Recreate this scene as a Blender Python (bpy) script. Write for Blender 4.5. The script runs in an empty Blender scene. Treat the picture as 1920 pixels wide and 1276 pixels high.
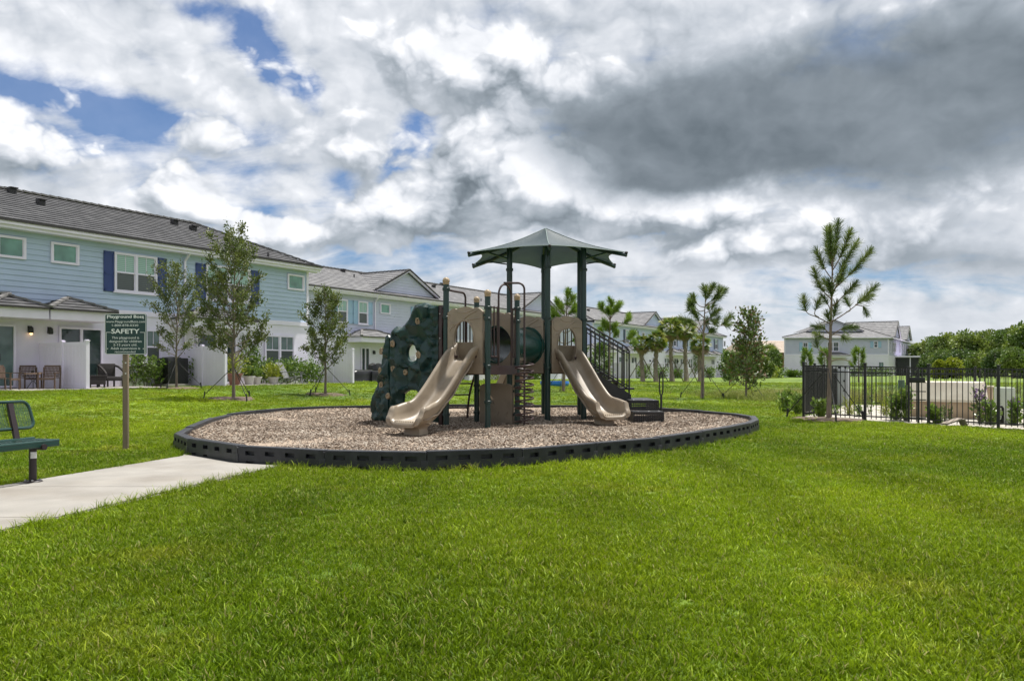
import bpy, bmesh, math, random
import numpy as np
from mathutils import Vector, Matrix
from mathutils.geometry import tessellate_polygon

RND = random.Random(11)
NPR = np.random.default_rng(5)
sc = bpy.context.scene
COL = sc.collection
rad = math.radians
FOC, CXP, HYP, CAMZ = 1490.0, 960.0, 690.0, 1.15      # focal length and principal point in photo pixels, eye height in metres


# ------------------------------------------------------------------ terrain
DIR = Vector((.513, .859, 0)).normalized()               # along the townhouse row
NRM = Vector((DIR.y, -DIR.x, 0))                      # out of the facades, towards the lawn


def sstep(t):
    t = min(1.0, max(0.0, t))
    return t * t * (3 - 2 * t)


PC, PRX, PRY = (36.0, 42.0), 18.5, 8.5                # pond


def pond_norm(x, y):
    return math.hypot((x - PC[0]) / PRX, (y - PC[1]) / PRY)


def terrain(x, y):
    rx, ry = x + 17.44, y - 27.07
    a = rx * DIR.x + ry * DIR.y
    b = rx * NRM.x + ry * NRM.y
    ks = [(-200, .44), (14, .42), (27, .24), (60, .08), (115, -.2), (900, -.2)]
    h = ks[-1][1]
    for (a0, h0), (a1, h1) in zip(ks, ks[1:]):
        if a < a1:
            h = h0 + (h1 - h0) * max(0, (a - a0)) / (a1 - a0)
            break
    z = h * sstep((15 - b) / 12)
    z -= .10 * sstep((x - 6) / 5) * sstep((60 - y) / 25)
    z -= .12 * sstep((y - 60) / 60)*sstep((x)/20)
    z -= .95 * sstep((1.32 - pond_norm(x, y)) / .42)
    return z


def ray(px, py, Y):
    return Vector(((px - CXP) / FOC * Y, Y, CAMZ + (HYP - py) / FOC * Y))


def ground_at(px, py):
    Y = CAMZ * FOC / max(4, py - HYP)
    for _ in range(40):
        X = (px - CXP) / FOC * Y
        Y = .5 * Y + .5 * (CAMZ - terrain(X, Y)) * FOC / max(4, py - HYP)
    X = (px - CXP) / FOC * Y
    return Vector((X, Y, terrain(X, Y)))


def gz(x, y, dz=0):
    return Vector((x, y, terrain(x, y) + dz))


# ------------------------------------------------------------------ object helpers
WM = {}


class MB:
    def __init__(self, M=None):
        self.v, self.f, self.M = [], [], (M or Matrix())

    def add(self, vs, fs):
        o = len(self.v)
        M = self.M
        self.v.extend([tuple(M @ Vector(p)) for p in vs])
        self.f.extend([tuple(i + o for i in f) for f in fs])
        return self

    def box(self, c, s, rz=0.0, rot=None, bev=0.0):
        T = Matrix.Translation(Vector(c)) @ (rot.to_4x4() if rot is not None else Matrix.Rotation(rz, 4, 'Z'))
        x, y, z = s[0] / 2, s[1] / 2, s[2] / 2
        if bev <= 0:
            vs = [(-x, -y, -z), (x, -y, -z), (x, y, -z), (-x, y, -z), (-x, -y, z), (x, -y, z), (x, y, z), (-x, y, z)]
            fs = [(0, 3, 2, 1), (4, 5, 6, 7), (0, 1, 5, 4), (1, 2, 6, 5), (2, 3, 7, 6), (3, 0, 4, 7)]
        else:
            bm = bmesh.new()
            bmesh.ops.create_cube(bm, size=1)
            bmesh.ops.scale(bm, vec=s, verts=bm.verts)
            bmesh.ops.bevel(bm, geom=list(bm.edges), offset=min(bev, min(s) * .45), segments=2, profile=.6, affect='EDGES')
            bm.verts.index_update()
            vs = [tuple(v.co) for v in bm.verts]
            fs = [tuple(v.index for v in f.verts) for f in bm.faces]
            bm.free()
        return self.add([T @ Vector(p) for p in vs], fs)

    def beam(self, a, b, w, h, up=(0, 0, 1), bev=0):
        a, b = Vector(a), Vector(b)
        d = b - a
        L = d.length
        x = d.normalized()
        up = Vector(up)
        y = up.cross(x)
        if y.length < 1e-4:
            y = Vector((0, 1, 0)).cross(x)
        y.normalize()
        z = x.cross(y)
        R = Matrix((x, y, z)).transposed()
        return self.box((a + b) / 2, (L, w, h), rot=R, bev=bev)

    def tube(self, pts, r, n=8, closed=False, cap=True):
        pts = [Vector(p) for p in pts]
        m = len(pts)
        rs = r if isinstance(r, (list, tuple)) else [r] * m
        vs, fs = [], []
        prev = None
        for i, p in enumerate(pts):
            if closed:
                t = (pts[(i + 1) % m] - pts[i - 1])
            else:
                t = (pts[min(i + 1, m - 1)] - pts[max(i - 1, 0)])
            t = t.normalized() if t.length > 1e-9 else Vector((0, 0, 1))
            if prev is None:
                ref = Vector((0, 0, 1)) if abs(t.z) < .95 else Vector((1, 0, 0))
                u = t.cross(ref).normalized()
            else:
                u = (prev - t * prev.dot(t))
                u = u.normalized() if u.length > 1e-6 else t.orthogonal().normalized()
            prev = u
            w = t.cross(u)
            for k in range(n):
                a = 2 * math.pi * k / n
                vs.append(p + (u * math.cos(a) + w * math.sin(a)) * rs[i])
        for i in range(m if closed else m - 1):
            j = (i + 1) % m
            for k in range(n):
                k2 = (k + 1) % n
                fs.append((i * n + k, i * n + k2, j * n + k2, j * n + k))
        if cap and not closed:
            fs.append(tuple(range(n - 1, -1, -1)))
            fs.append(tuple((m - 1) * n + k for k in range(n)))
        return self.add(vs, fs)

    def lathe(self, prof, c=(0, 0, 0), n=16):
        vs, fs = [], []
        for r, z in prof:
            for k in range(n):
                a = 2 * math.pi * k / n
                vs.append((c[0] + r * math.cos(a), c[1] + r * math.sin(a), c[2] + z))
        for i in range(len(prof) - 1):
            for k in range(n):
                k2 = (k + 1) % n
                fs.append((i * n + k, i * n + k2, (i + 1) * n + k2, (i + 1) * n + k))
        fs.append(tuple(range(n - 1, -1, -1)))
        fs.append(tuple((len(prof) - 1) * n + k for k in range(n)))
        return self.add(vs, fs)

    def ball(self, c, r, n=14, sz=1.0):
        return self.lathe([(max(1e-4, r * math.sin(math.pi * i / 8)), -r * sz * math.cos(math.pi * i / 8)) for i in range(9)], c, n)

    def plate(self, outer, holes, y0, y1):
        """flat plate with holes: 2D points are local (x, z), extruded from y0 to y1"""
        loops = [list(outer)] + [list(h) for h in holes]
        flat = [p for l in loops for p in l]
        tris = tessellate_polygon([[Vector((p[0], p[1], 0)) for p in l] for l in loops])
        n = len(flat)
        vs = [(p[0], y0, p[1]) for p in flat] + [(p[0], y1, p[1]) for p in flat]
        fs = []
        for t in tris:
            fs.append((t[0], t[1], t[2]))
            fs.append((t[2] + n, t[1] + n, t[0] + n))
        o = 0
        for l in loops:
            m = len(l)
            for i in range(m):
                j = (i + 1) % m
                fs.append((o + i, o + j, o + j + n, o + i + n))
            o += m
        return self.add(vs, fs)

    def prism(self, poly, z0, z1):
        n = len(poly)
        vs = [(p[0], p[1], z0) for p in poly] + [(p[0], p[1], z1) for p in poly]
        fs = [tuple(range(n - 1, -1, -1)), tuple(range(n, 2 * n))]
        for i in range(n):
            j = (i + 1) % n
            fs.append((i, j, j + n, i + n))
        return self.add(vs, fs)

    def build(self, name, mat, parent=None, smooth=35, loc=None, fixn=True):
        me = bpy.data.meshes.new(name)
        if parent is not None:
            W = WM[parent]
            Wi = W.inverted()
        else:
            W = Matrix.Translation(Vector(loc)) if loc is not None else Matrix()
            Wi = W.inverted()
        V = np.array(self.v, dtype=np.float64).reshape(-1, 3)
        A = np.array(Wi)
        V = V @ A[:3, :3].T + A[:3, 3]
        me.from_pydata(V.tolist(), [], self.f)
        if fixn and len(self.f) < 60000:
            bm = bmesh.new()
            bm.from_mesh(me)
            bmesh.ops.recalc_face_normals(bm, faces=bm.faces)
            bm.to_mesh(me)
            bm.free()
        if smooth:
            me.polygons.foreach_set('use_smooth', [True] * len(me.polygons))
            me.set_sharp_from_angle(angle=rad(smooth))
        me.update()
        for m in (mat if isinstance(mat, (list, tuple)) else [mat]):
            me.materials.append(m)
        o = bpy.data.objects.new(name, me)
        COL.objects.link(o)
        if parent is not None:
            o.parent = parent
            WM[o] = W
        else:
            o.location = W.translation
            WM[o] = W
        return o


def tag(o, label=None, cat=None, group=None, kind=None):
    if label:
        o['label'] = label
    if cat:
        o['category'] = cat
    if group:
        o['group'] = group
    if kind:
        o['kind'] = kind
    return o


def thing(name, label, cat, loc=(0, 0, 0), rz=0.0, group=None):
    o = bpy.data.objects.new(name, None)
    o.empty_display_size = .2
    COL.objects.link(o)
    o.location = Vector(loc)
    o.rotation_euler = (0, 0, rz)
    WM[o] = Matrix.Translation(Vector(loc)) @ Matrix.Rotation(rz, 4, 'Z')
    return tag(o, label, cat, group)


KIDS = {}


def dup(root, loc, rz=0.0, scale=1.0, label=None, group=None):
    """copy of a thing with copies of its parts and sub-parts (shared meshes)"""
    r = root.copy()
    COL.objects.link(r)
    r.location = Vector(loc)
    r.rotation_euler = (0, 0, rz)
    r.scale = (scale, scale, scale) if not isinstance(scale, (tuple, list)) else scale
    if label:
        r['label'] = label
    if group:
        r['group'] = group
    for ch in [o for o in sc.objects if o.parent is root]:
        c = ch.copy()
        COL.objects.link(c)
        c.parent = r
        for g in [o for o in sc.objects if o.parent is ch]:
            d = g.copy()
            COL.objects.link(d)
            d.parent = c
    return r


def frame(o, xdir):
    """matrix with local x along xdir (horizontal), local y to its left, z up"""
    x = Vector((xdir[0], xdir[1], 0)).normalized()
    y = Vector((-x.y, x.x, 0))
    M = Matrix((x, y, Vector((0, 0, 1)))).transposed().to_4x4()
    return Matrix.Translation(Vector(o)) @ M


# ------------------------------------------------------------------ materials
def lin(r, g, b):
    f = lambda c: c / 12.92 if c <= .04045 else ((c + .055) / 1.055) ** 2.4
    return (f(r / 255), f(g / 255), f(b / 255))


MATS = {}


def mat(key, col, rough=.6, var=.12, vs=4.0, bump=0.0, bs=60.0, metal=0.0, spec=.5, trans=0.0, col2=None, c2s=3.0, c2lo=.45, c2hi=.6, rand=0.0, coat=0.0, objspace=False, stretch=None):
    """procedural material: base colour varied by noise in space, optional second colour in patches, optional bump, optional per-copy variation"""
    if key in MATS:
        return MATS[key]
    m = bpy.data.materials.new(key)
    m.use_nodes = True
    nt = m.node_tree
    N, L = nt.nodes, nt.links
    p = N['Principled BSDF']
    p.inputs['Roughness'].default_value = rough
    p.inputs['Metallic'].default_value = metal
    p.inputs['Specular IOR Level'].default_value = spec
    p.inputs['Coat Weight'].default_value = coat
    if objspace:
        tc = N.new('ShaderNodeTexCoord')
        pos = tc.outputs['Object']
    else:
        g = N.new('ShaderNodeNewGeometry')
        pos = g.outputs['Position']
    if stretch:
        mp = N.new('ShaderNodeMapping')
        mp.inputs['Scale'].default_value = stretch
        L.new(pos, mp.inputs['Vector'])
        pos = mp.outputs['Vector']
    no = N.new('ShaderNodeTexNoise')
    no.inputs['Scale'].default_value = vs
    no.inputs['Detail'].default_value = 5
    L.new(pos, no.inputs['Vector'])
    hsv = N.new('ShaderNodeHueSaturation')
    mr = N.new('ShaderNodeMapRange')
    mr.inputs['From Min'].default_value = .25
    mr.inputs['From Max'].default_value = .75
    mr.inputs['To Min'].default_value = 1 - var
    mr.inputs['To Max'].default_value = 1 + var
    L.new(no.outputs['Fac'], mr.inputs['Value'])
    val = mr.outputs['Result']
    if rand:
        oi = N.new('ShaderNodeObjectInfo')
        r2 = N.new('ShaderNodeMapRange')
        r2.inputs['To Min'].default_value = 1 - rand
        r2.inputs['To Max'].default_value = 1 + rand
        L.new(oi.outputs['Random'], r2.inputs['Value'])
        mu = N.new('ShaderNodeMath')
        mu.operation = 'MULTIPLY'
        L.new(val, mu.inputs[0])
        L.new(r2.outputs['Result'], mu.inputs[1])
        val = mu.outputs[0]
    L.new(val, hsv.inputs['Value'])
    if col2 is not None:
        n2 = N.new('ShaderNodeTexNoise')
        n2.inputs['Scale'].default_value = c2s
        n2.inputs['Detail'].default_value = 4
        L.new(pos, n2.inputs['Vector'])
        m2 = N.new('ShaderNodeMapRange')
        m2.inputs['From Min'].default_value = c2lo
        m2.inputs['From Max'].default_value = c2hi
        L.new(n2.outputs['Fac'], m2.inputs['Value'])
        mx = N.new('ShaderNodeMix')
        mx.data_type = 'RGBA'
        mx.inputs[6].default_value = (*col, 1)
        mx.inputs[7].default_value = (*col2, 1)
        L.new(m2.outputs['Result'], mx.inputs[0])
        L.new(mx.outputs[2], hsv.inputs['Color'])
    else:
        hsv.inputs['Color'].default_value = (*col, 1)
    L.new(hsv.outputs['Color'], p.inputs['Base Color'])
    if bump:
        b = N.new('ShaderNodeBump')
        b.inputs['Strength'].default_value = bump
        b.inputs['Distance'].default_value = .01
        n3 = N.new('ShaderNodeTexNoise')
        n3.inputs['Scale'].default_value = bs
        n3.inputs['Detail'].default_value = 4
        L.new(pos, n3.inputs['Vector'])
        L.new(n3.outputs['Fac'], b.inputs['Height'])
        L.new(b.outputs['Normal'], p.inputs['Normal'])
    if trans:
        t = N.new('ShaderNodeBsdfTranslucent')
        L.new(hsv.outputs['Color'], t.inputs['Color'])
        ms = N.new('ShaderNodeMixShader')
        ms.inputs[0].default_value = trans
        L.new(p.outputs[0], ms.inputs[1])
        L.new(t.outputs[0], ms.inputs[2])
        L.new(ms.outputs[0], N['Material Output'].inputs['Surface'])
    MATS[key] = m
    return m


POST = mat('post_green', (.0075, .031, .028), .32, .10, 3, .04, 90, spec=.5)
POSTC = mat('clamp_green', (.007, .026, .024), .45, .10, 20)
BROWN = mat('brown_coat', (.034, .0165, .0155), .40, .15, 12, .05, 120)
BLACKM = mat('black_coat', (.012, .012, .014), .42, .15, 12, .05, 120)
TAN = mat('tan_plastic', (.262, .214, .156), .42, .10, 2.5, .05, 150, spec=.5, col2=(.218, .176, .128), c2s=2.6)
TANP = mat('tan_panel', (.255, .208, .155), .52, .08, 3, .06, 200, col2=(.215, .175, .130), c2s=3.2)
KNOB = mat('knob_tan', (.36, .27, .17), .55, .10, 20, .1, 150)
ROCK = mat('rock_green', (.0065, .031, .028), .40, .12, 2, .03, 90, spec=.38)
HOLDM = mat('hold_tan', (.27, .205, .125), .6, .15, 20, .1, 150)
TUBEG = mat('tube_green', (.010, .050, .042), .25, .06, 3)
STEEL = mat('steel', (.45, .45, .45), .35, .1, 30, metal=.9)
# ================================================================== playground structure
MULZ = .10
HC = Vector((.72, 17.0, 0))            # centre of the hexagonal deck
HA = .89
Q1, Q2 = Vector((-1.21, 14.60, 0)), Vector((-.44, 14.08, 0))
QU = (Q2 - Q1).normalized()
QV = Vector((-QU.y, QU.x, 0))
SID = .94
Q2 = Q1 + QU * SID
Q3, Q4 = Q2 + QV * SID, Q1 + QV * SID
HEX = [HC + Vector((HA * math.sin(i * math.pi / 3), -HA * math.cos(i * math.pi / 3), 0)) for i in range(6)]   # 0 near, 1 right-near, 2 right-far, 3 far, 4 left-far, 5 left-near
PG = thing('playground_structure', 'green and tan playground frame with slides, rock wall and hexagonal shade roof on mulch', 'play structure', (0, 15.6, MULZ))


def post(p, top, r=.057, knob=None, clamps=()):
    m = MB()
    m.lathe([(r, MULZ - .25), (r, top - .004), (r - .006, top)], (p.x, p.y, 0), 16)
    o = m.build('post', POST, PG)
    for z in clamps:
        c = MB()
        c.lathe([(r + .010, z - .028), (r + .016, z - .022), (r + .016, z + .022), (r + .010, z + .028)], (p.x, p.y, 0), 16)
        c.box((p.x + r * .8, p.y - r * .8, z), (.05, .03, .045), rz=rad(45))
        c.build('clamp', POSTC, o)
    if knob:
        k = MB()
        k.lathe([(r + .006, top - .012), (r + .010, top + .006), (r, top + .014)], (p.x, p.y, 0), 16)
        k.ball((p.x, p.y, top + knob * .82), knob, 18)
        # moulded dimples
        for i in range(22):
            a, e = i * 2.4, math.asin(-.4 + 1.35 * i / 21)
            d = Vector((math.cos(a) * math.cos(e), math.sin(a) * math.cos(e), math.sin(e)))
            k.ball(Vector((p.x, p.y, top + knob * .82)) + d * knob * .97, knob * .12, 6)
        k.build('knob', KNOB, o)
    return o


post(Q1, 2.70, .054, .066, (.30, 1.18, 2.08, 2.60))
post(Q2, 2.43, .050, .062, (.55, 1.18, 2.02, 2.22))
post(Q3, 2.43, .050, .060, (.30, .82, 1.18, 2.02, 2.26))
post(Q4, 2.43, .050, .060, (.30, .82, 1.18))
for i in range(6):
    post(HEX[i], 3.70, .060, None, (1.16, 2.16, 3.2) if i in (0, 1, 5) else (1.16, 2.16))

# decks
DK = 1.20
for poly in ([Q1 - (QU + QV) * .02, Q2 + (QU - QV) * .02, Q3 + (QU + QV) * .02, Q4 + (QV - QU) * .02], HEX):
    m = MB()
    pts = [(p.x, p.y) for p in poly]
    m.prism(pts, DK - .035, DK)
    cx = sum(p[0] for p in pts) / len(pts)
    cy = sum(p[1] for p in pts) / len(pts)
    inn = [(cx + (p[0] - cx) * .985, cy + (p[1] - cy) * .985) for p in pts]
    for a, b in zip(inn, inn[1:] + inn[:1]):
        m.beam((a[0], a[1], DK - .10), (b[0], b[1], DK - .10), .03, .13)
    m.build('deck', BROWN, PG)


def edge_frame(A, B):
    """frame at the middle of edge A->B; local x along the edge, local -y outward"""
    c = (A + B) / 2
    return frame((c.x, c.y, 0), (B - A)), (B - A).length


def arch_hole(cx, z0, w, zspring, ztop, neck=None, n=9):
    """horseshoe opening with a pointed top: list of (x, z)"""
    pts = []
    hw = w / 2
    nk = neck if neck is not None else hw
    pts.append((cx - nk, z0))
    pts.append((cx - nk, z0 + .20))
    pts.append((cx - hw * .98, z0 + .30))
    for i in range(n + 1):
        t = i / n
        x = -hw * math.cos(t * math.pi / 2) ** .85 if t < 1 else 0
        z = zspring + (ztop - zspring) * math.sin(t * math.pi / 2)
        pts.append((cx + x, z))
    right = [(2 * cx - p[0], p[1]) for p in reversed(pts[:-1])]
    return pts + right


def wavy_top(x0, x1, z, amp=.085):
    w = x1 - x0
    pts = []
    for i in range(37):
        t = i / 36
        a = abs(math.sin(t * math.pi * 2.0 + math.pi * .25))
        if t < .24:
            h = math.sin(t / .24 * math.pi * .62) * .95
        elif t > .76:
            h = math.sin((1 - t) / .24 * math.pi * .62) * .95
        else:
            h = .62 + .55 * math.sin((t - .24) / .52 * math.pi) ** .8
        if t in (0, 1):
            h = 0
        pts.append((x0 + w * t, z - amp + amp * h))
    return pts


def swoosh(m, pts, r=.011, y=-.03):
    r *= 1.45
    P = [Vector((p[0], y, p[1])) for p in pts]
    fine = []
    for i in range(len(P) - 1):
        p0, p1, p2, p3 = P[max(i - 1, 0)], P[i], P[i + 1], P[min(i + 2, len(P) - 1)]
        for k in range(6):
            t = k / 6
            fine.append(.5 * ((2 * p1) + (p2 - p0) * t + (2 * p0 - 5 * p1 + 4 * p2 - p3) * t * t + (3 * p1 - p0 - 3 * p2 + p3) * t ** 3))
    fine.append(P[-1])
    m.tube(fine, r, 6)


def panel(A, B, ztop, hole, name, cutout=None, y=-.02):
    M, L = edge_frame(A, B)
    m = MB(M)
    x0, x1 = -L / 2 + .075, L / 2 - .075
    top = wavy_top(x0, x1, ztop)
    out = [(x1, DK - .15)] + [(x1, ztop - .2)] + top[::-1] + [(x0, ztop - .2), (x0, DK - .15)]
    m.plate(out, [hole], y - .032, y + .032)
    yy = y - .034
    # raised lip round the opening and the moulded swirls
    if len(hole) > 24:
        m.tube([(p[0], yy, p[1]) for p in hole], .016, 6, closed=True)
    else:
        m.tube([(p[0] * 1.05, yy, p[1]) for p in hole[2:-2]], .018, 6)
    w = x1 - x0
    swoosh(m, [(x0 + .05, ztop - .12), (x0 + .05, ztop - .24), (x0 + .14, ztop - .29), (x0 + .30, ztop - .25), (x0 + .45, ztop - .15), (x1 - .12, ztop - .06)], .010, yy + .004)
    swoosh(m, [(x0 + .03, ztop - .42), (x0 + .14, ztop - .33), (x0 + .34, ztop - .24), (x1 - .05, ztop - .20)], .009, yy + .004)
    swoosh(m, [(x0 + .20, ztop - .05), (x0 + .30, ztop - .09), (x0 + .44, ztop - .085), (x1 - .2, ztop - .04)], .008, yy + .004)
    for sx in (x0 + .04, x1 - .04):
        for z in (ztop - .11, DK + .06):
            m.ball((sx, yy, z), .013, 8)
    o = m.build(name, TANP, PG, smooth=40)
    # mounting brackets to the posts
    for s, xx in ((-1, x0), (1, x1)):
        for z in (ztop - .15, DK + .02):
            b = MB(M)
            b.beam((xx, y, z), (s * L / 2, 0, z), .022, .05)
            b.build('bracket', POSTC, o)
    return o


def circ(cx, cz, r, n=40):
    return [(cx + r * math.cos(2 * math.pi * i / n), cz + r * math.sin(2 * math.pi * i / n)) for i in range(n)]


PTOP = 2.20
panel(Q1, Q2, PTOP + .04, arch_hole(-.02, 1.17, .47, 1.62, 2.01, .18), 'slide_panel')
panel(HEX[0], HEX[1], PTOP, arch_hole(.0, 1.17, .47, 1.62, 1.98, .18), 'slide_panel')
TR = .345
TZ = 1.20 + .40
panel(HEX[5], HEX[0], PTOP, circ(.0, TZ, TR), 'tunnel_panel')
panel(Q3, Q4, PTOP, circ(0, TZ, TR), 'tunnel_panel')

# crawl tunnel between the two decks
ca, cb = (Q3 + Q4) / 2, (HEX[5] + HEX[0]) / 2
d = (cb - ca)
M = frame((ca.x, ca.y, TZ), d)
m = MB(M)
Ln = d.length
vs, fs = [], []
NS, NR = 24, 40
for ring, rr in ((0, TR + .012), (1, TR - .012)):
    for i in range(NS + 1):
        t = i / NS
        x = -.03 + (Ln + .06) * t
        for k in range(NR):
            a = 2 * math.pi * k / NR
            vs.append((x, rr * math.cos(a), rr * math.sin(a)))
for ring in (0, 1):
    o = ring * (NS + 1) * NR
    for i in range(NS):
        for k in range(NR):
            k2 = (k + 1) % NR
            f = (o + i * NR + k, o + i * NR + k2, o + (i + 1) * NR + k2, o + (i + 1) * NR + k)
            mid = (i + .5) / NS
            ang = (2 * math.pi * (k + .5) / NR) % (2 * math.pi)
            fs.append(f if ring == 0 else f[::-1])
for i in (0, NS):
    for k in range(NR):
        k2 = (k + 1) % NR
        fs.append((i * NR + k, i * NR + k2, (NS + 1) * NR + i * NR + k2, (NS + 1) * NR + i * NR + k))
m.add(vs, fs)
tun = m.build('tunnel', TUBEG, PG, smooth=50)
for x in (.06, Ln - .06):
    m = MB(M)
    m.tube([(x, (TR + .03) * math.cos(2 * math.pi * k / 40), (TR + .03) * math.sin(2 * math.pi * k / 40)) for k in range(40)], .02, 6, closed=True)
    m.build('flange', TUBEG, tun)
for x in (.03, Ln - .03):
    for k in range(14):
        a = 2 * math.pi * (k + .5) / 14
        m = MB(M)
        m.ball((x, (TR + .045) * math.cos(a), (TR + .045) * math.sin(a)), .013, 6)
        m.build('bolt', STEEL, tun)


# ---------------------------------------------------------------- slides
def slide(A, B, run, zend=.275, foot=True):
    M, L = edge_frame(A, B)
    m = MB(M)
    # centre line (distance out, height of the bed)
    prof = []
    ctrl = [(-.06, DK + .10), (.06, DK + .09), (.16, DK + .02), (.40, DK - .22), (.72, DK - .54), (1.00, DK - .77), (1.22, zend + .03), (1.45, zend - .01), (run, zend - .012)]
    P = [Vector((a, 0, b)) for a, b in ctrl]
    for i in range(len(P) - 1):
        p0, p1, p2, p3 = P[max(i - 1, 0)], P[i], P[i + 1], P[min(i + 2, len(P) - 1)]
        for k in range(6):
            t = k / 6
            prof.append(.5 * ((2 * p1) + (p2 - p0) * t + (2 * p0 - 5 * p1 + 4 * p2 - p3) * t * t + (3 * p1 - p0 - 3 * p2 + p3) * t ** 3))
    prof.append(P[-1])
    n = len(prof)

    def section(t):
        # half section from the middle of the bed to the rim, then down the outside: (x, h)
        endt = sstep((t - .80) / .2)
        top = sstep((.12 - t) / .12)
        wall = .235 + .08 * top + .02 * endt
        wall = wall * (1 - .50 * sstep((t - .955) / .045)) + .05 * math.sin(math.pi * sstep((t - .60) / .38))
        w = .212 + .050 * sstep((t - .66) / .25)
        fl = .060 + .03 * endt
        return [(0, 0), (w * .55, .002), (w * .82, .012), (w * .97, .05), (w + .012, wall * .5), (w + .02, wall * .86), (w + .035, wall), (w + .035 + fl * .6, wall + .006), (w + .035 + fl, wall - .02),
                (w + .03 + fl, wall - .07), (w + .05, wall * .35 - .01), (w * .95, -.035), (w * .5, -.04), (0, -.04)]

    rings = []
    for i, p in enumerate(prof):
        t = i / (n - 1)
        a, b = prof[max(i - 1, 0)], prof[min(i + 1, n - 1)]
        tg = (b - a).normalized()
        nr = Vector((-tg.z, 0, tg.x))
        if nr.z < 0:
            nr = -nr
        nr = (nr * .75 + Vector((0, 0, 1)) * .25).normalized()
        half = section(t)
        loop = [(x, h) for x, h in half] + [(-x, h) for x, h in half[-2:0:-1]]
        rings.append([Vector((x, -(p.x + nr.x * h), p.z + nr.z * h)) for x, h in loop])
    # rounded exit lip: shrink and roll down
    last = rings[-1]
    k = len(last)
    c0 = prof[-1]
    for j, (dy, dz, s) in enumerate(((.03, -.006, .985), (.055, -.024, .955), (.062, -.05, .90), (.045, -.07, .8))):
        rings.append([Vector((v.x * s, v.y - dy, c0.z + (v.z - c0.z) * (1 - .16 * (j + 1)) + dz)) for v in last])
    vs = [v for r in rings for v in r]
    fs = []
    for i in range(len(rings) - 1):
        for q in range(k):
            q2 = (q + 1) % k
            fs.append((i * k + q, i * k + q2, (i + 1) * k + q2, (i + 1) * k + q))
    h = (k + 2) // 2
    for base in (0, (len(rings) - 1) * k):
        for q in range(h - 1):
            a_, b_ = q, q + 1
            c_, d_ = (k - q) % k, (k - q - 1) % k
            f = [base + a_, base + b_, base + d_, base + c_]
            f = list(dict.fromkeys(f))
            if len(f) > 2:
                fs.append(tuple(f))
    m.add(vs, fs)
    # moulded ridges on the outer sides and a grip band across the exit
    for s in (-1, 1):
        rp = []
        for i in range(int(n * .25), int(n * .92), 2):
            t = i / (n - 1)
            p = prof[i]
            rp.append((s * (.262 + .03 * sstep((t - .66) / .25)), -p.x, p.z + .055 + .018 * math.sin(t * 34)))
        m.tube(rp, .017, 6)
    for q in range(9):
        xx = -.19 + .38 * q / 8
        m.ball((xx, -(run + .02), zend + .008), .017, 8, .6)
    o = m.build('slide', TAN, PG, smooth=60)
    if foot:
        f = MB(M)
        yb = -(run - .28)
        vs, fs = [], []
        for z, wx, wy, oy in ((MULZ - .05, .17, .115, 0), (MULZ + .03, .16, .105, 0), (.17, .155, .11, .01), (zend - .05, .20, .17, .02)):
            for sx, sy in ((-1, -1), (-.6, -1.15), (.6, -1.15), (1, -1), (1, 1), (.6, 1.15), (-.6, 1.15), (-1, 1)):
                vs.append((sx * wx, yb - oy + sy * wy, z))
        for i in range(3):
            for q in range(8):
                q2 = (q + 1) % 8
                fs.append((i * 8 + q, i * 8 + q2, i * 8 + 8 + q2, i * 8 + 8 + q))
        fs += [tuple(range(7, -1, -1)), tuple(range(24, 32))]
        f.add(vs, fs)
        f.build('slide_foot', TAN, o, smooth=50)
    for s in (-1, 1):
        b = MB(M)
        b.box((s * .22, -.06, DK + .16), (.10, .05, .05), bev=.008)
        b.build('bracket', BROWN, o)
    return o


slide(Q1, Q2, 1.66)
slide(HEX[0], HEX[1], 1.60)
slide(HEX[4], HEX[3], 1.60) if False else None
# third slide leaves the far side of the hexagonal deck
slide(HEX[3], HEX[4], 1.60)

# ---------------------------------------------------------------- barriers, arches, climbers
def barrier(A, B, name='barrier', n=8, z0=1.30, z1=2.10, t0=.12, t1=.88, matl=BROWN):
    m = MB()
    a, b = A.lerp(B, t0), A.lerp(B, t1)
    m.tube([(a.x, a.y, z0), (b.x, b.y, z0)], .014, 8)
    m.tube([(a.x, a.y, z1), (b.x, b.y, z1)], .014, 8)
    for i in range(n):
        p = a.lerp(b, i / (n - 1))
        m.tube([(p.x, p.y, z0 - .02), (p.x, p.y, z1 + .02)], .013, 8)
    return m.build(name, matl, PG)


barrier(Q4, Q1, n=8)
barrier(HEX[2], HEX[3], n=8)
# grab rail from the tall knob post down to the rear barrier
m = MB()
e = Q1.lerp(Q4, .62)
pts = [(Q1.x, Q1.y, 2.60)]
for t in (.2, .4, .52):
    p = Q1.lerp(Q4, t)
    pts.append((p.x, p.y, 2.585 - .02 * t))
for i in range(1, 6):
    a = i / 5 * math.pi / 2
    p = Q1.lerp(Q4, .52 + .1 * math.sin(a))
    pts.append((p.x, p.y, 2.475 + .1 * math.cos(a)))
pts.append((e.x, e.y, 1.3))
m.tube(pts, .019, 10)
m.build('grab_rail', BROWN, PG)

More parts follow.
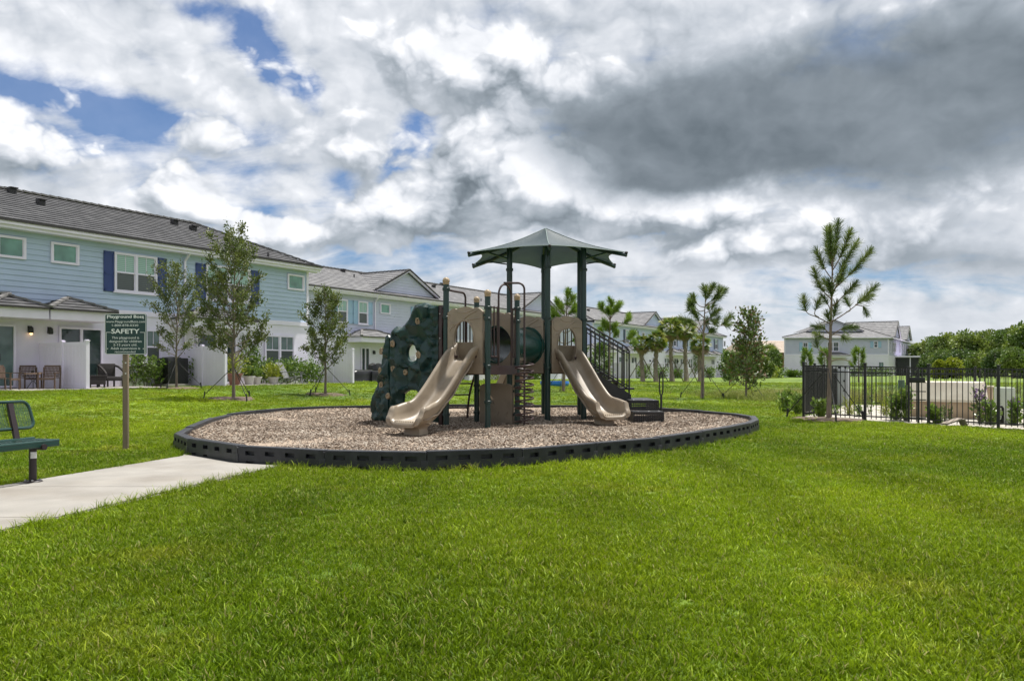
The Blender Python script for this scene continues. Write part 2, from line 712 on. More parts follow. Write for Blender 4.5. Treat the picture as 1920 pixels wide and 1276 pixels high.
# loop arch with side bars on the front right edge
m = MB()
l0, l1 = Q2.lerp(Q3, .36), Q2.lerp(Q3, .80)
mid = (l0 + l1) / 2
pts = [(l0.x, l0.y, DK)]
hw = (l1 - l0).length / 2
ax = (l1 - l0).normalized()
for i in range(17):
    a = math.pi * i / 16
    p = mid - ax * hw * math.cos(a)
    pts.append((p.x, p.y, 2.46 + .22 * math.sin(a)))
pts.append((l1.x, l1.y, DK))
m.tube(pts, .019, 10)
for a_, b_, nn in ((.10, .32, 3), (.85, .93, 2)):
    A_, B_ = Q2.lerp(Q3, a_), Q2.lerp(Q3, b_)
    for z in (1.36, 2.24):
        m.tube([(A_.x, A_.y, z), (B_.x, B_.y, z)], .013, 8)
    for i in range(nn):
        p = A_.lerp(B_, i / (nn - 1))
        m.tube([(p.x, p.y, 1.34), (p.x, p.y, 2.26)], .014, 8)
m.build('entry_arch', BROWN, PG)

# spiral climber: helix round a pole whose top bends back to the arch
SP = Vector((.225, 14.45, 0))
m = MB()
pts = []
turns = 9.0
for i in range(int(turns * 22) + 1):
    t = i / (turns * 22)
    a = t * turns * 2 * math.pi + 1.0
    pts.append((SP.x + .165 * math.cos(a), SP.y + .165 * math.sin(a), MULZ + .04 + 1.10 * t))
m.tube(pts, .0165, 8)
for z in (.22, .50, .78, 1.06):
    m.tube([(SP.x, SP.y, z), (SP.x + .165, SP.y, z)], .012, 6)
sp = m.build('spiral_climber', BROWN, PG, smooth=60)
m = MB()
top = Vector((mid.x, mid.y, 2.69))
pp = [(SP.x, SP.y, MULZ - .2), (SP.x, SP.y, 2.58)]
hd = (Vector((top.x, top.y, 0)) - SP).normalized()
for i in range(1, 7):
    a = i / 6 * math.pi / 2
    pp.append((SP.x + hd.x * .12 * (1 - math.cos(a)), SP.y + hd.y * .12 * (1 - math.cos(a)), 2.58 + .12 * math.sin(a)))
pp.append((top.x, top.y, 2.705))
m.tube(pp, .0195, 10)
m.box((top.x, top.y, 2.70), (.06, .05, .05), bev=.01)
m.build('pole', BROWN, sp)

# arch climber on the far side of the square deck
m = MB()
A0 = Vector((-.62, 15.42, 1.18))
A1 = Vector((-1.13, 16.5, MULZ - .1))
side = Vector((A1.x - A0.x, A1.y - A0.y, 0)).normalized()
perp = Vector((-side.y, side.x, 0))
L_ = Vector((A1.x - A0.x, A1.y - A0.y, 0)).length
for s in (-.22, .30):
    pts = []
    for i in range(15):
        t = i / 14
        a = t * math.pi / 2
        p = A0 + side * (L_ * math.sin(a)) + perp * s
        pts.append((p.x, p.y, A1.z + (1.28 - A1.z) * math.cos(a) ** .9))
    m.tube(pts, .024, 8)
for i in range(2, 13, 2):
    a = i / 14 * math.pi / 2
    p = A0 + side * (L_ * math.sin(a))
    z = A1.z + (1.28 - A1.z) * math.cos(a) ** .9
    m.tube([p + perp * -.22 + Vector((0, 0, z - p.z)), p + perp * .30 + Vector((0, 0, z - p.z))], .016, 8)
ac = m.build('arch_climber', BROWN, PG)
m = MB()
for s in (-.27, .35):
    pts = []
    for i in range(12):
        t = .12 + .72 * i / 11
        a = t * math.pi / 2
        p = A0 + side * (L_ * 1.05 * math.sin(a)) + perp * s
        pts.append((p.x, p.y, A1.z + .12 + (1.30 - A1.z) * math.cos(a) ** .9))
    m.tube(pts, .013, 8)
m.build('handrail', BLACKM, ac)

# activity panel under the square deck
M, L = edge_frame(Q3, Q4)
m = MB(M)
x0, x1 = -L / 2 + .09, L / 2 - .09
out = [(x1, MULZ + .02)] + [(x1, .76)] + wavy_top(x0, x1, .86, .05)[::-1] + [(x0, .76), (x0, MULZ + .02)]
leaf = [(.02, .44), (.05, .56), (.12, .64), (.20, .69), (.17, .60), (.10, .52)]
m.plate(out, [leaf], -.03, .03)
for xs in range(3):
    swoosh(m, [(x0 + .08 + .2 * xs, .16), (x0 + .15 + .2 * xs, .24), (x0 + .10 + .2 * xs, .34)], .009, .034)
    swoosh(m, [(x0 + .08 + .2 * xs, .16), (x0 + .15 + .2 * xs, .24), (x0 + .10 + .2 * xs, .34)], .009, -.034)
ap = m.build('activity_panel', TANP, PG, smooth=40)
b = MB(M)
for s, xx in ((-1, x0), (1, x1)):
    for z in (.28, .72):
        b = MB(M)
        b.beam((xx, 0, z), (s * L / 2, 0, z), .025, .045)
        b.build('bracket', POSTC, ap)

# ---------------------------------------------------------------- rock climbing wall (two moulded leaves)
def rock_leaf(O, xdir, outline, hole, seed, holds, name, thick=.10, res=.03):
    rn = random.Random(seed)
    M = frame(O, xdir)          # x along the wall, -y towards the camera side
    xs = [p[0] for p in outline]
    zs = [p[1] for p in outline]
    bx0, bx1, bz0, bz1 = min(xs), max(xs), min(zs), max(zs)
    seeds = [(rn.uniform(bx0, bx1), rn.uniform(bz0, bz1), rn.uniform(-.95, .95), rn.uniform(-.95, .95), rn.uniform(-.035, .055)) for _ in range(int(30 * (bx1 - bx0) * (bz1 - bz0)) + 6)]

    def inside(poly, x, z):
        c = False
        j = len(poly) - 1
        for i in range(len(poly)):
            xi, zi = poly[i]
            xj, zj = poly[j]
            if (zi > z) != (zj > z) and x < (xj - xi) * (z - zi) / (zj - zi) + xi:
                c = not c
            j = i
        return c

    def nearest(poly, x, z):
        best = None
        for i in range(len(poly)):
            ax_, az_ = poly[i]
            bx_, bz_ = poly[(i + 1) % len(poly)]
            dx, dz = bx_ - ax_, bz_ - az_
            t = max(0, min(1, ((x - ax_) * dx + (z - az_) * dz) / (dx * dx + dz * dz + 1e-12)))
            qx, qz = ax_ + t * dx, az_ + t * dz
            dd = math.hypot(x - qx, z - qz)
            if best is None or dd < best[0]:
                best = (dd, qx, qz)
        return best

    def height(x, z):
        ds = sorted(((x - s[0]) ** 2 + (z - s[1]) ** 2, s) for s in seeds)[:2]
        s = ds[0][1]
        h = s[4] + s[2] * (x - s[0]) * .55 + s[3] * (z - s[1]) * .55
        s2 = ds[1][1]
        h2 = s2[4] + s2[2] * (x - s2[0]) * .55 + s2[3] * (z - s2[1]) * .55
        w = sstep((math.sqrt(ds[1][0]) - math.sqrt(ds[0][0])) / .05)
        h = h * (.5 + .5 * w) + h2 * (.5 - .5 * w)
        # horizontal strata towards the straight edge
        return max(-.075, min(.085, h)) + .012 * math.sin(z * 46 + 3 * math.sin(x * 7)) * sstep((x - bx1 + .35) / .3)

    nx, nz = int((bx1 - bx0) / res) + 1, int((bz1 - bz0) / res) + 1
    cells, used = [], {}
    for i in range(nx):
        for j in range(nz):
            cx, cz = bx0 + (i + .5) * res, bz0 + (j + .5) * res
            if inside(outline, cx, cz) and not (hole and inside(hole, cx, cz)):
                cells.append((i, j))
    cs = set(cells)
    vs, fs, idx = [], [], {}

    def vert(i, j):
        if (i, j) in idx:
            return idx[(i, j)]
        x, z = bx0 + i * res, bz0 + j * res
        nb = [(i, j), (i - 1, j), (i, j - 1), (i - 1, j - 1)]
        edge = not all(c in cs for c in nb)
        dd, qx, qz = nearest(outline, x, z)
        if hole:
            d2 = nearest(hole, x, z)
            if d2[0] < dd:
                dd, qx, qz = d2
        if edge and dd < res * 1.6:
            x, z = qx, qz
            rim = 0.0
        else:
            rim = sstep(dd / .07)
        h = height(x, z)
        vs.append((x, -(.02 + (thick * .5 + h) * (.25 + .75 * rim)), z))
        vs.append((x, .02 + (thick * .35 + .6 * height(z * .7 + .3, x * .8 + .9)) * (.25 + .75 * rim), z))
        idx[(i, j)] = len(vs) - 2
        return len(vs) - 2
    for i, j in cells:
        a, b_, c, d_ = vert(i, j), vert(i + 1, j), vert(i + 1, j + 1), vert(i, j + 1)
        fs.append((a, b_, c, d_))
        fs.append((d_ + 1, c + 1, b_ + 1, a + 1))
        for (p, q), nbc in (((a, b_), (i, j - 1)), ((b_, c), (i + 1, j)), ((c, d_), (i, j + 1)), ((d_, a), (i - 1, j))):
            if nbc not in cs:
                fs.append((q, p, p + 1, q + 1))
    m = MB(M)
    m.add(vs, fs)
    o = m.build(name, ROCK, PG, smooth=26)
    for hx, hz in holds:
        k = MB(M)
        y = -(.02 + thick * .5 + height(hx, hz)) - .012
        a0 = rn.uniform(0, 6)
        pts = []
        for q in range(14):
            a = 2 * math.pi * q / 14
            rr = .036 * (1 + .25 * math.sin(2 * a + a0))
            pts.append((hx + rr * math.cos(a), y - .012 * math.sin(a + a0), hz + rr * 1.25 * math.sin(a)))
        k.tube(pts, [.024 + .007 * math.sin(3 * q + a0) for q in range(14)], 8, closed=True)
        k.ball((hx, y + .02, hz), .03, 8)
        k.build('climbing_hold', HOLDM, o, smooth=60)
    return o


WD = Vector((.84, -.54, 0)).normalized()       # along the main leaf, towards post Q1
W0 = Vector((-2.355, 15.34, 0))                # far end of the main leaf
WL = 1.20
ol = [(.02, .50), (.02, 1.02), (0, 1.30), (.03, 1.55), (.06, 1.83), (.13, 1.90), (.22, 1.955), (.30, 1.89), (.42, 2.00), (.50, 2.07), (.58, 2.22), (.66, 2.33), (.72, 2.35), (.80, 2.36), (.90, 2.37), (1.02, 2.32), (WL, 2.30),
      (WL, .15), (.94, .17), (.90, .42), (.80, .60), (.68, .735), (.50, .74), (.36, .66), (.33, .42), (.33, .13), (.02, .12)]
hol = [(.575 + .135 * math.cos(2 * math.pi * i / 20), 1.435 + .165 * math.sin(2 * math.pi * i / 20)) for i in range(20)]
rock_leaf(W0, WD, ol, hol, 4, [(.73, 2.03), (.13, 1.62), (.79, 1.40), (.03 + .06, 1.14), (.40, 1.07), (.05, .62)], 'climbing_wall')
# leaf two folds back
D2 = Vector((.6, -.8, 0)).normalized()
W1 = W0 - D2 * .66
ol2 = [(0, .10), (-.02, .38), (.06, .62), (.16, .80), (.28, .98), (.36, 1.16), (.40, 1.40), (.47, 1.62), (.50, 1.76), (.60, 1.80), (.66, 1.75), (.66, .10), (.40, .06)]
rock_leaf(W1, D2, ol2, None, 9, [(.50, 1.48), (.50, 1.10), (.40, .82)], 'climbing_wall')
# steel channel between wall and post
m = MB()
e = W0 + WD * (WL + .045)
m.box((e.x, e.y, 1.21), (.075, .06, 2.20), rz=math.atan2(WD.y, WD.x), bev=.006)
ch = m.build('wall_bracket', BROWN, PG)
for z in (2.26, .30):
    m = MB()
    m.tube([(e.x, e.y, z), (Q1.x, Q1.y, z)], .02, 8)
    m.build('strut', POSTC, ch)
for z in (.35, .8, 1.25, 1.7, 2.15):
    m = MB()
    m.ball((e.x - .02, e.y - .035, z), .014, 8)
    m.build('bolt', STEEL, ch)

# ---------------------------------------------------------------- stairs and transfer step
ST = thing  # (alias kept short)
ex = HC.x + HA * math.cos(math.pi / 6)
ya, yb = HEX[1].y + .06, HEX[2].y - .06
run_, zlow = .98, .56
m = MB()
for i in range(3):
    x0 = ex + run_ * (i + .0) / 3 + .04
    z = DK - (DK - zlow) * (i + 1) / 4
    m.box((x0 + run_ / 6 + .03, (ya + yb) / 2, z), (run_ / 3 + .04, yb - ya - .05, .035))
    m.box((x0 + .03, (ya + yb) / 2, z + .08), (.012, yb - ya - .05, .14))
st = m.build('stair', BLACKM, PG)
for y in (ya, yb):
    m = MB(frame((ex, y, 0), (1, 0)))
    m.plate([(0, DK + .02), (0, DK - .36), (.30, DK - .50), (run_ - .28, zlow - .38), (run_ + .02, zlow - .38), (run_ + .02, zlow + .04)], [], -.014, .014)
    m.ball((run_ - .08, -.016, zlow - .02), .016, 8)
    m.ball((.08, -.016, DK - .08), .016, 8)
    m.build('stringer', BLACKM, st)
    m = MB(frame((ex, y, 0), (1, 0)))
    zt0, zt1, zb0, zb1 = 2.10, 1.56, 1.28, .70
    x1 = run_ - .02
    pts = [(0.02, 0, zt0), (x1 - .07, 0, zt1 + .035), (x1 - .03, 0, zt1 - .002), (x1, 0, zt1 - .06), (x1, 0, zlow - .1)]
    m.tube(pts, .019, 10)
    m.tube([(0.02, 0, zt0 - .10), (x1, 0, zt1 - .105)], .013, 8)
    m.tube([(0.02, 0, zb0), (x1, 0, zb1)], .015, 8)
    m.tube([(0.02, 0, zb0 + .07), (x1, 0, zb1 + .07)], .012, 8)
    for i in range(10):
        t = (i + .5) / 10
        x = .0 + x1 * t
        m.box((x, 0, (zt0 + (zt1 - zt0) * t - .02 + zb0 + (zb1 - zb0) * t) / 2), (.022, .03, zt0 + (zt1 - zt0) * t - zb0 - (zb1 - zb0) * t - .02), bev=.004)
    m.build('railing', BLACKM, st)
# transfer step: landing with two perforated treads that face the lawn
X0, X1, Y0, Y1 = 2.36, 2.96, 15.45, 17.42


def perforated(m, x0, x1, z0, z1, y, nx, nz):
    holes = []
    dx, dz = (x1 - x0) / (nx + 1), (z1 - z0) / (nz + 1)
    for i in range(nx):
        for j in range(nz):
            cx, cz = x0 + dx * (i + 1), z0 + dz * (j + 1)
            s = min(dx, dz) * .26
            holes.append([(cx - s, cz - s), (cx + s, cz - s), (cx + s, cz + s), (cx - s, cz + s)])
    m.plate([(x0, z0), (x1, z0), (x1, z1), (x0, z1)], holes, y, y + .006)


m = MB()
m.box(((X0 + X1) / 2, (Y0 + .55 + Y1) / 2, .49), (X1 - X0, Y1 - Y0 - .55, .03), bev=.004)
m.box(((X0 + X1) / 2, Y0 + .27, .29), (X1 - X0, .56, .03), bev=.004)
perforated(m, X0, X1, MULZ - .04, .275, Y0, 16, 5)
perforated(m, X0, X1, .31, .475, Y0 + .555, 16, 3)
for x in (X0 + .012, X1 - .012):
    m.box((x, Y0 + .27, .18), (.018, .53, .19))
    m.box((x, (Y0 + .57 + Y1) / 2, .28), (.018, Y1 - Y0 - .58, .38))
stp = m.build('transfer_step', BLACKM, PG)
for z, y in ((.505, Y0 + .60), (.305, Y0 + .04)):
    for i in range(3):
        m = MB()
        m.ball((X0 + .1 + .2 * i, y, z), .012, 8)
        m.build('bolt', STEEL, stp)
m = MB()
hx, hy = X1 + .02, Y0 + .42
m.tube([(hx, hy, .30), (hx, hy, .62)], .022, 8)
lp = [(hx, hy, .62)] + [(hx - .005, hy + .05 * math.sin(math.pi * i / 10) * 1.2, .62 + .40 * i / 10) for i in range(1, 11)]
m.tube([(hx + .035 * math.sin(a), hy, .84 + .20 * math.cos(a) + (.04 if math.cos(a) > 0 else -.04)) for a in [2 * math.pi * k / 20 for k in range(20)]], .014, 8, closed=True)
m.build('grab_handle', BLACKM, stp)

# ---------------------------------------------------------------- hexagonal shade canopy
APX, TIPZ, TIPR = 4.14, 3.50, 1.80
tips = [HC + Vector((TIPR * math.sin(i * math.pi / 3), -TIPR * math.cos(i * math.pi / 3), TIPZ)) for i in range(6)]
apex = Vector((HC.x, HC.y, APX))
CLOTH = mat('shade_cloth', (.040, .062, .072), .58, .08, 3, .25, 320, spec=.4, trans=.16, col2=(.048, .071, .081), c2s=2)
m = MB()
NT, NRr = 16, 10
vs, fs = [], []
for i in range(6):
    a, b = tips[i], tips[(i + 1) % 6]
    base = len(vs)
    for r_ in range(NRr + 1):
        for t_ in range(NT + 1):
            t, r = t_ / NT, r_ / NRr
            e = a.lerp(b, t)
            sag = 4 * t * (1 - t)
            cdir = Vector((HC.x - e.x, HC.y - e.y, 0))
            e = e + cdir * .13 * sag + Vector((0, 0, .06 * sag))
            p = apex.lerp(e, r)
            p.z -= .07 * math.sin(math.pi * r) * (1 - .2 * sag) + .05 * sag * math.sin(math.pi * r)
            vs.append(p)
    w = NT + 1
    for r_ in range(NRr):
        for t_ in range(NT):
            q = base + r_ * w + t_
            fs.append((q, q + w, q + w + 1, q + 1))
m.add(vs, fs)
can = m.build('canopy', CLOTH, PG, smooth=25, fixn=False)
m = MB()
for i in range(6):
    pts = []
    for r_ in range(NRr + 1):
        r = r_ / NRr
        p = apex.lerp(tips[i], r)
        p.z -= .07 * math.sin(math.pi * r) - .004
        pts.append(p)
    m.tube(pts, .007, 6)
    a, b = tips[i], tips[(i + 1) % 6]
    pts = []
    for t_ in range(NT + 1):
        t = t_ / NT
        e = a.lerp(b, t)
        sag = 4 * t * (1 - t)
        pts.append(e + Vector((HC.x - e.x, HC.y - e.y, 0)) * .13 * sag + Vector((0, 0, .06 * sag)))
    m.tube(pts, .008, 6)
m.build('seam', mat('seam_webbing', (.20, .26, .24), .8, .1, 20), can)
for i in range(6):
    m = MB()
    dd = (tips[i] - apex).normalized()
    hp = Vector((HEX[i].x, HEX[i].y, 0))
    pts = []
    for r in (.30, .5, .75, 1.0):
        p = apex.lerp(tips[i], r)
        p.z -= .07 * math.sin(math.pi * r) + .055
        pts.append(p)
    pts.append(tips[i] + dd * .05 + Vector((0, 0, -.055)))
    m.tube(pts, .036, 10)
    q = apex.lerp(tips[i], .78)
    m.beam((hp.x, hp.y, 3.42), (q.x, q.y, q.z - .12), .03, .03)
    rb = m.build('rafter', POST, can)
    m = MB()
    m.ball(tips[i] + dd * .045 + Vector((0, 0, .0)), .032, 8)
    m.box(tips[i] + dd * .03 + Vector((0, 0, -.02)), (.05, .05, .06), bev=.01)
    m.build('end_cap', BLACKM, rb)

# ================================================================== border timbers and mulch
RING = [(-4.85, 11.4), (-4.28, 10.48), (-3.28, 9.5), (-2.13, 9.02), (-.95, 8.86), (.12, 9.22), (1.06, 9.95), (2.01, 10.75), (2.8, 11.65), (3.5, 12.65), (4.06, 13.55), (4.5, 14.5), (4.75, 15.5), (4.66, 16.55),
        (4.25, 17.65), (3.6, 18.7), (2.65, 19.5), (1.45, 20.05), (.2, 20.35), (-1.1, 20.45), (-2.4, 20.4), (-3.6, 20.1), (-4.6, 19.5), (-5.35, 18.6), (-5.72, 17.4), (-5.82, 16.2), (-5.68, 14.9), (-5.42, 13.7), (-5.14, 12.5)]
BORD = mat('border_plastic', (.018, .019, .024), .48, .22, 8, .12, 80, spec=.45, col2=(.034, .035, .040), c2s=6, c2lo=.5, c2hi=.75)
NB_ = len(RING)
BH = .215
order_names = {0: 'black border segment turning away at the far corner of the path end', 1: 'black border segment that the left half of the path runs into', 2: 'black plastic border segment at the right corner of the path end',
               3: 'black border segment on the lawn, just left of the lowest one', 4: 'lowest black border segment in the photo, nearest to the viewer'}
ordw = ['first', 'second', 'third', 'fourth', 'fifth', 'sixth', 'seventh', 'eighth', 'ninth', 'tenth', 'eleventh', 'twelfth', 'thirteenth', 'fourteenth', 'fifteenth', 'sixteenth', 'seventeenth', 'eighteenth', 'nineteenth', 'twentieth', 'twenty-first', 'twenty-second', 'twenty-third', 'twenty-fourth']
for i in range(NB_):
    A, B = Vector((*RING[i], 0)), Vector((*RING[(i + 1) % NB_], 0))
    M, L = edge_frame(A, B)        # -y is outward (the ring runs counter-clockwise seen from above)
    jz = RND.uniform(-.008, .008)
    M = Matrix.Translation((0, 0, jz)) @ M @ Matrix.Rotation(RND.uniform(-.006, .006), 4, 'Y')
    m = MB(M)
    h = L / 2 - .004
    holes = []
    for k in range(4):
        cx = -h + 2 * h * (k + .62) / 4.25
        holes.append([(cx - .068, .118), (cx + .068, .118), (cx + .068, .168), (cx - .068, .168)])
    for k in range(2 if L > .9 else 0):
        cx = -h + 2 * h * (k + .62) / 4.25
        holes.append([(cx - .056, .022), (cx + .056, .022), (cx + .056, .046), (cx - .056, .046)])
    m.plate([(-h, -.06), (h, -.06), (h, BH - .02), (h - .012, BH - .004), (-h + .012, BH - .004), (-h, BH - .02)], holes, -.004, .045)
    m.box((0, .085, BH / 2 - .032), (2 * h, .078, BH + .056))
    m.box((0, .062, BH - .004), (2 * h - .01, .118, .022), bev=.008)
    m.box((h - .02, .03, .05), (.09, .076, .15), bev=.006)
    o = m.build('border_timber', BORD, None, loc=((A.x + B.x) / 2, (A.y + B.y) / 2, 0))
    if i in order_names:
        lb = order_names[i]
    elif i < 15:
        lb = 'black border segment, %s to the right of the lowest one along the lawn' % ordw[i - 5]
    else:
        lb = 'black border segment beyond the mulch, %s one counted from the right bend' % ordw[i - 15]
    tag(o, lb, 'border segment', 'black border segments around the mulch')

# mulch bed (surface sheet) and loose chips on it
cxr, cyr = -.5, 14.7
INN = []
for x, y in RING:
    dx, dy = x - cxr, y - cyr
    l = math.hypot(dx, dy)
    INN.append((cxr + dx * (1 - .10 / l), cyr + dy * (1 - .10 / l)))


def in_poly(poly, x, y):
    c = False
    j = len(poly) - 1
    for i in range(len(poly)):
        xi, yi = poly[i]
        xj, yj = poly[j]
        if (yi > y) != (yj > y) and x < (xj - xi) * (y - yi) / (yj - yi) + xi:
            c = not c
        j = i
    return c


def np_in_poly(poly, X, Y):
    c = np.zeros(X.shape, bool)
    j = len(poly) - 1
    for i in range(len(poly)):
        xi, yi = poly[i]
        xj, yj = poly[j]
        if yi != yj:
            k = ((yi > Y) != (yj > Y)) & (X < (xj - xi) * (Y - yi) / (yj - yi) + xi)
            c ^= k
        j = i
    return c


def mulch_z(x, y):
    z = MULZ + .018 * math.sin(x * 1.3 + .7) * math.sin(y * 1.1) + .012 * math.sin(x * 3.1) * math.cos(y * 2.7)
    # worn hollows under the slide ends, drifts against the border
    for hx, hy in ((-1.75, 12.9), (1.95, 14.9)):
        z -= .05 * math.exp(-((x - hx) ** 2 + (y - hy) ** 2) / .35)
    return z


MRISE = .055
m = MB()
vs, fs = [], []
NRg = 22
for r_ in range(NRg + 1):
    for (x, y) in INN:
        t = r_ / NRg
        xx, yy = cxr + (x - cxr) * t, cyr + (y - cyr) * t
        vs.append((xx, yy, mulch_z(xx, yy) + MRISE * sstep((t - .80) / .20)))
for r_ in range(NRg):
    for k in range(NB_):
        k2 = (k + 1) % NB_
        fs.append((r_ * NB_ + k, r_ * NB_ + k2, (r_ + 1) * NB_ + k2, (r_ + 1) * NB_ + k))
m.add(vs, fs)
MULB = mat('mulch_bed', (.24, .175, .125), .95, .35, 40, .9, 55, col2=(.35, .28, .21), c2s=24, c2lo=.4, c2hi=.6)
tag(m.build('mulch_ground', MULB, None, smooth=60, loc=(0, 0, 0)), 'flat bed of weathered wood mulch inside the black border ring', None, None, 'structure')
# ================================================================== ground sheet
PATH_L = [(-7.3, -3.0), (-5.42, 5.5), (-4.86, 7.8), (-4.17, 10.40)]
PATH_R = [(-5.5, -3.0), (-3.56, 5.5), (-3.12, 7.5), (-2.66, 9.32)]
PATHP = PATH_L + [(-4.28, 10.5), (-3.28, 9.55)] + PATH_R[::-1]
# fenced equipment yard: corner, along the row direction and along the facade normal
FC = Vector((6.94, 18.9, 0))
FD = Vector((.478, .878, 0)).normalized()
FN = Vector((.78, -.62, 0)).normalized()
YARD = [FC - FN * .25 - FD * .25, FC + FN * 12 - FD * .25, FC + FN * 12 + FD * 9.3, FC + FD * 9.3 - FN * .25]
YARDP = [(p.x, p.y) for p in YARD]


def graded(lo, hi, f0, f1, fine, coarse):
    xs = [f0]
    while xs[-1] < f1:
        xs.append(xs[-1] + fine)
    s = fine
    while xs[-1] < hi:
        s = min(coarse, s * 1.12)
        xs.append(xs[-1] + s)
    s = fine
    while xs[0] > lo:
        s = min(coarse, s * 1.12)
        xs.insert(0, xs[0] - s)
    return xs


gx, gy = graded(-700, 900, -26, 46, .8, 60), graded(-40, 1500, 0, 62, .8, 80)
vs = [(x, y, terrain(x, y)) for y in gy for x in gx]
w = len(gx)
fs = [(j * w + i, j * w + i + 1, (j + 1) * w + i + 1, (j + 1) * w + i) for j in range(len(gy) - 1) for i in range(w - 1)]
m = MB()
m.add(vs, fs)


def lawn_material(key, base_lo, base_hi, bump, blades=False):
    mm = bpy.data.materials.new(key)
    mm.use_nodes = True
    nt = mm.node_tree
    N, L = nt.nodes, nt.links
    p = N['Principled BSDF']
    p.inputs['Roughness'].default_value = .62 if not blades else .5
    p.inputs['Specular IOR Level'].default_value = .2 if not blades else .16
    g = N.new('ShaderNodeNewGeometry')

    def noise(scale, detail=4, stretch=None):
        v = g.outputs['Position']
        if stretch:
            mp = N.new('ShaderNodeMapping')
            mp.inputs['Scale'].default_value = stretch
            mp.inputs['Rotation'].default_value = (0, 0, rad(-31))
            L.new(v, mp.inputs['Vector'])
            v = mp.outputs['Vector']
        n = N.new('ShaderNodeTexNoise')
        n.inputs['Scale'].default_value = scale
        n.inputs['Detail'].default_value = detail
        L.new(v, n.inputs['Vector'])
        return n.outputs['Fac']

    def remap(v, a, b, c, d):
        r = N.new('ShaderNodeMapRange')
        r.inputs['From Min'].default_value, r.inputs['From Max'].default_value = a, b
        r.inputs['To Min'].default_value, r.inputs['To Max'].default_value = c, d
        L.new(v, r.inputs['Value'])
        return r.outputs['Result']

    def mix(f, a, b):
        x = N.new('ShaderNodeMix')
        x.data_type = 'RGBA'
        for s, c in ((6, a), (7, b)):
            if isinstance(c, tuple):
                x.inputs[s].default_value = (*c, 1)
            else:
                L.new(c, x.inputs[s])
        L.new(f, x.inputs[0])
        return x.outputs[2]
    big = noise(.16, 3)
    mid = noise(.75, 5)
    col = mix(remap(big, .40, .62, 0, 1), base_lo, base_hi)
    # dry straw-coloured thin spots
    dry = (base_hi[0] * 1.50, base_hi[1] * 1.10, base_hi[2] * 3.5)
    col = mix(remap(mid, .56, .80, 0, .70), col, dry)
    # long mowing passes parallel to the row of houses
    mow = noise(.9, 2, (1.0, .12, 1.0))
    hsv = N.new('ShaderNodeHueSaturation')
    L.new(col, hsv.inputs['Color'])
    vv = remap(mow, .35, .65, .86, 1.14)
    if blades:
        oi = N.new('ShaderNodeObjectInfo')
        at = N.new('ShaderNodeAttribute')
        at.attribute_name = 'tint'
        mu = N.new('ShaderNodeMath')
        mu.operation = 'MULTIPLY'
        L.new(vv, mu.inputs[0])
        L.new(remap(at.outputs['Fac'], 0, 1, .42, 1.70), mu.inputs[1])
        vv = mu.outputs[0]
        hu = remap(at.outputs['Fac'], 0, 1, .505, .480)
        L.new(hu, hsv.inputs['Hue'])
    else:
        mu = N.new('ShaderNodeMath')
        mu.operation = 'MULTIPLY'
        L.new(vv, mu.inputs[0])
        L.new(remap(noise(9, 6), .3, .7, .72, 1.25), mu.inputs[1])
        vv = mu.outputs[0]
    L.new(vv, hsv.inputs['Value'])
    out = hsv.outputs['Color']
    if blades:      # a few dry, straw-coloured blades
        out = mix(remap(at.outputs['Fac'], .94, .97, 0, .85), out, (.34, .29, .12))
    L.new(out, p.inputs['Base Color'])
    if bump:
        b = N.new('ShaderNodeBump')
        b.inputs['Strength'].default_value = bump
        b.inputs['Distance'].default_value = .06
        L.new(noise(22, 6), b.inputs['Height'])
        L.new(b.outputs['Normal'], p.inputs['Normal'])
    if blades:
        t = N.new('ShaderNodeBsdfTranslucent')
        L.new(out, t.inputs['Color'])
        ms = N.new('ShaderNodeMixShader')
        ms.inputs[0].default_value = .36
        L.new(p.outputs[0], ms.inputs[1])
        L.new(t.outputs[0], ms.inputs[2])
        L.new(ms.outputs[0], N['Material Output'].inputs['Surface'])
    return mm


G_LO, G_HI = (.095, .168, .005), (.180, .262, .007)
LAWN = lawn_material('lawn', (.070, .126, .008), (.142, .210, .010), .8)
BLADE = lawn_material('grass_blade', tuple(c * 1.12 for c in G_LO), tuple(c * 1.15 for c in G_HI), 0, True)
tag(m.build('ground', LAWN, None, smooth=180, fixn=False), 'mown green lawn sloping gently up to the houses', None, None, 'structure')


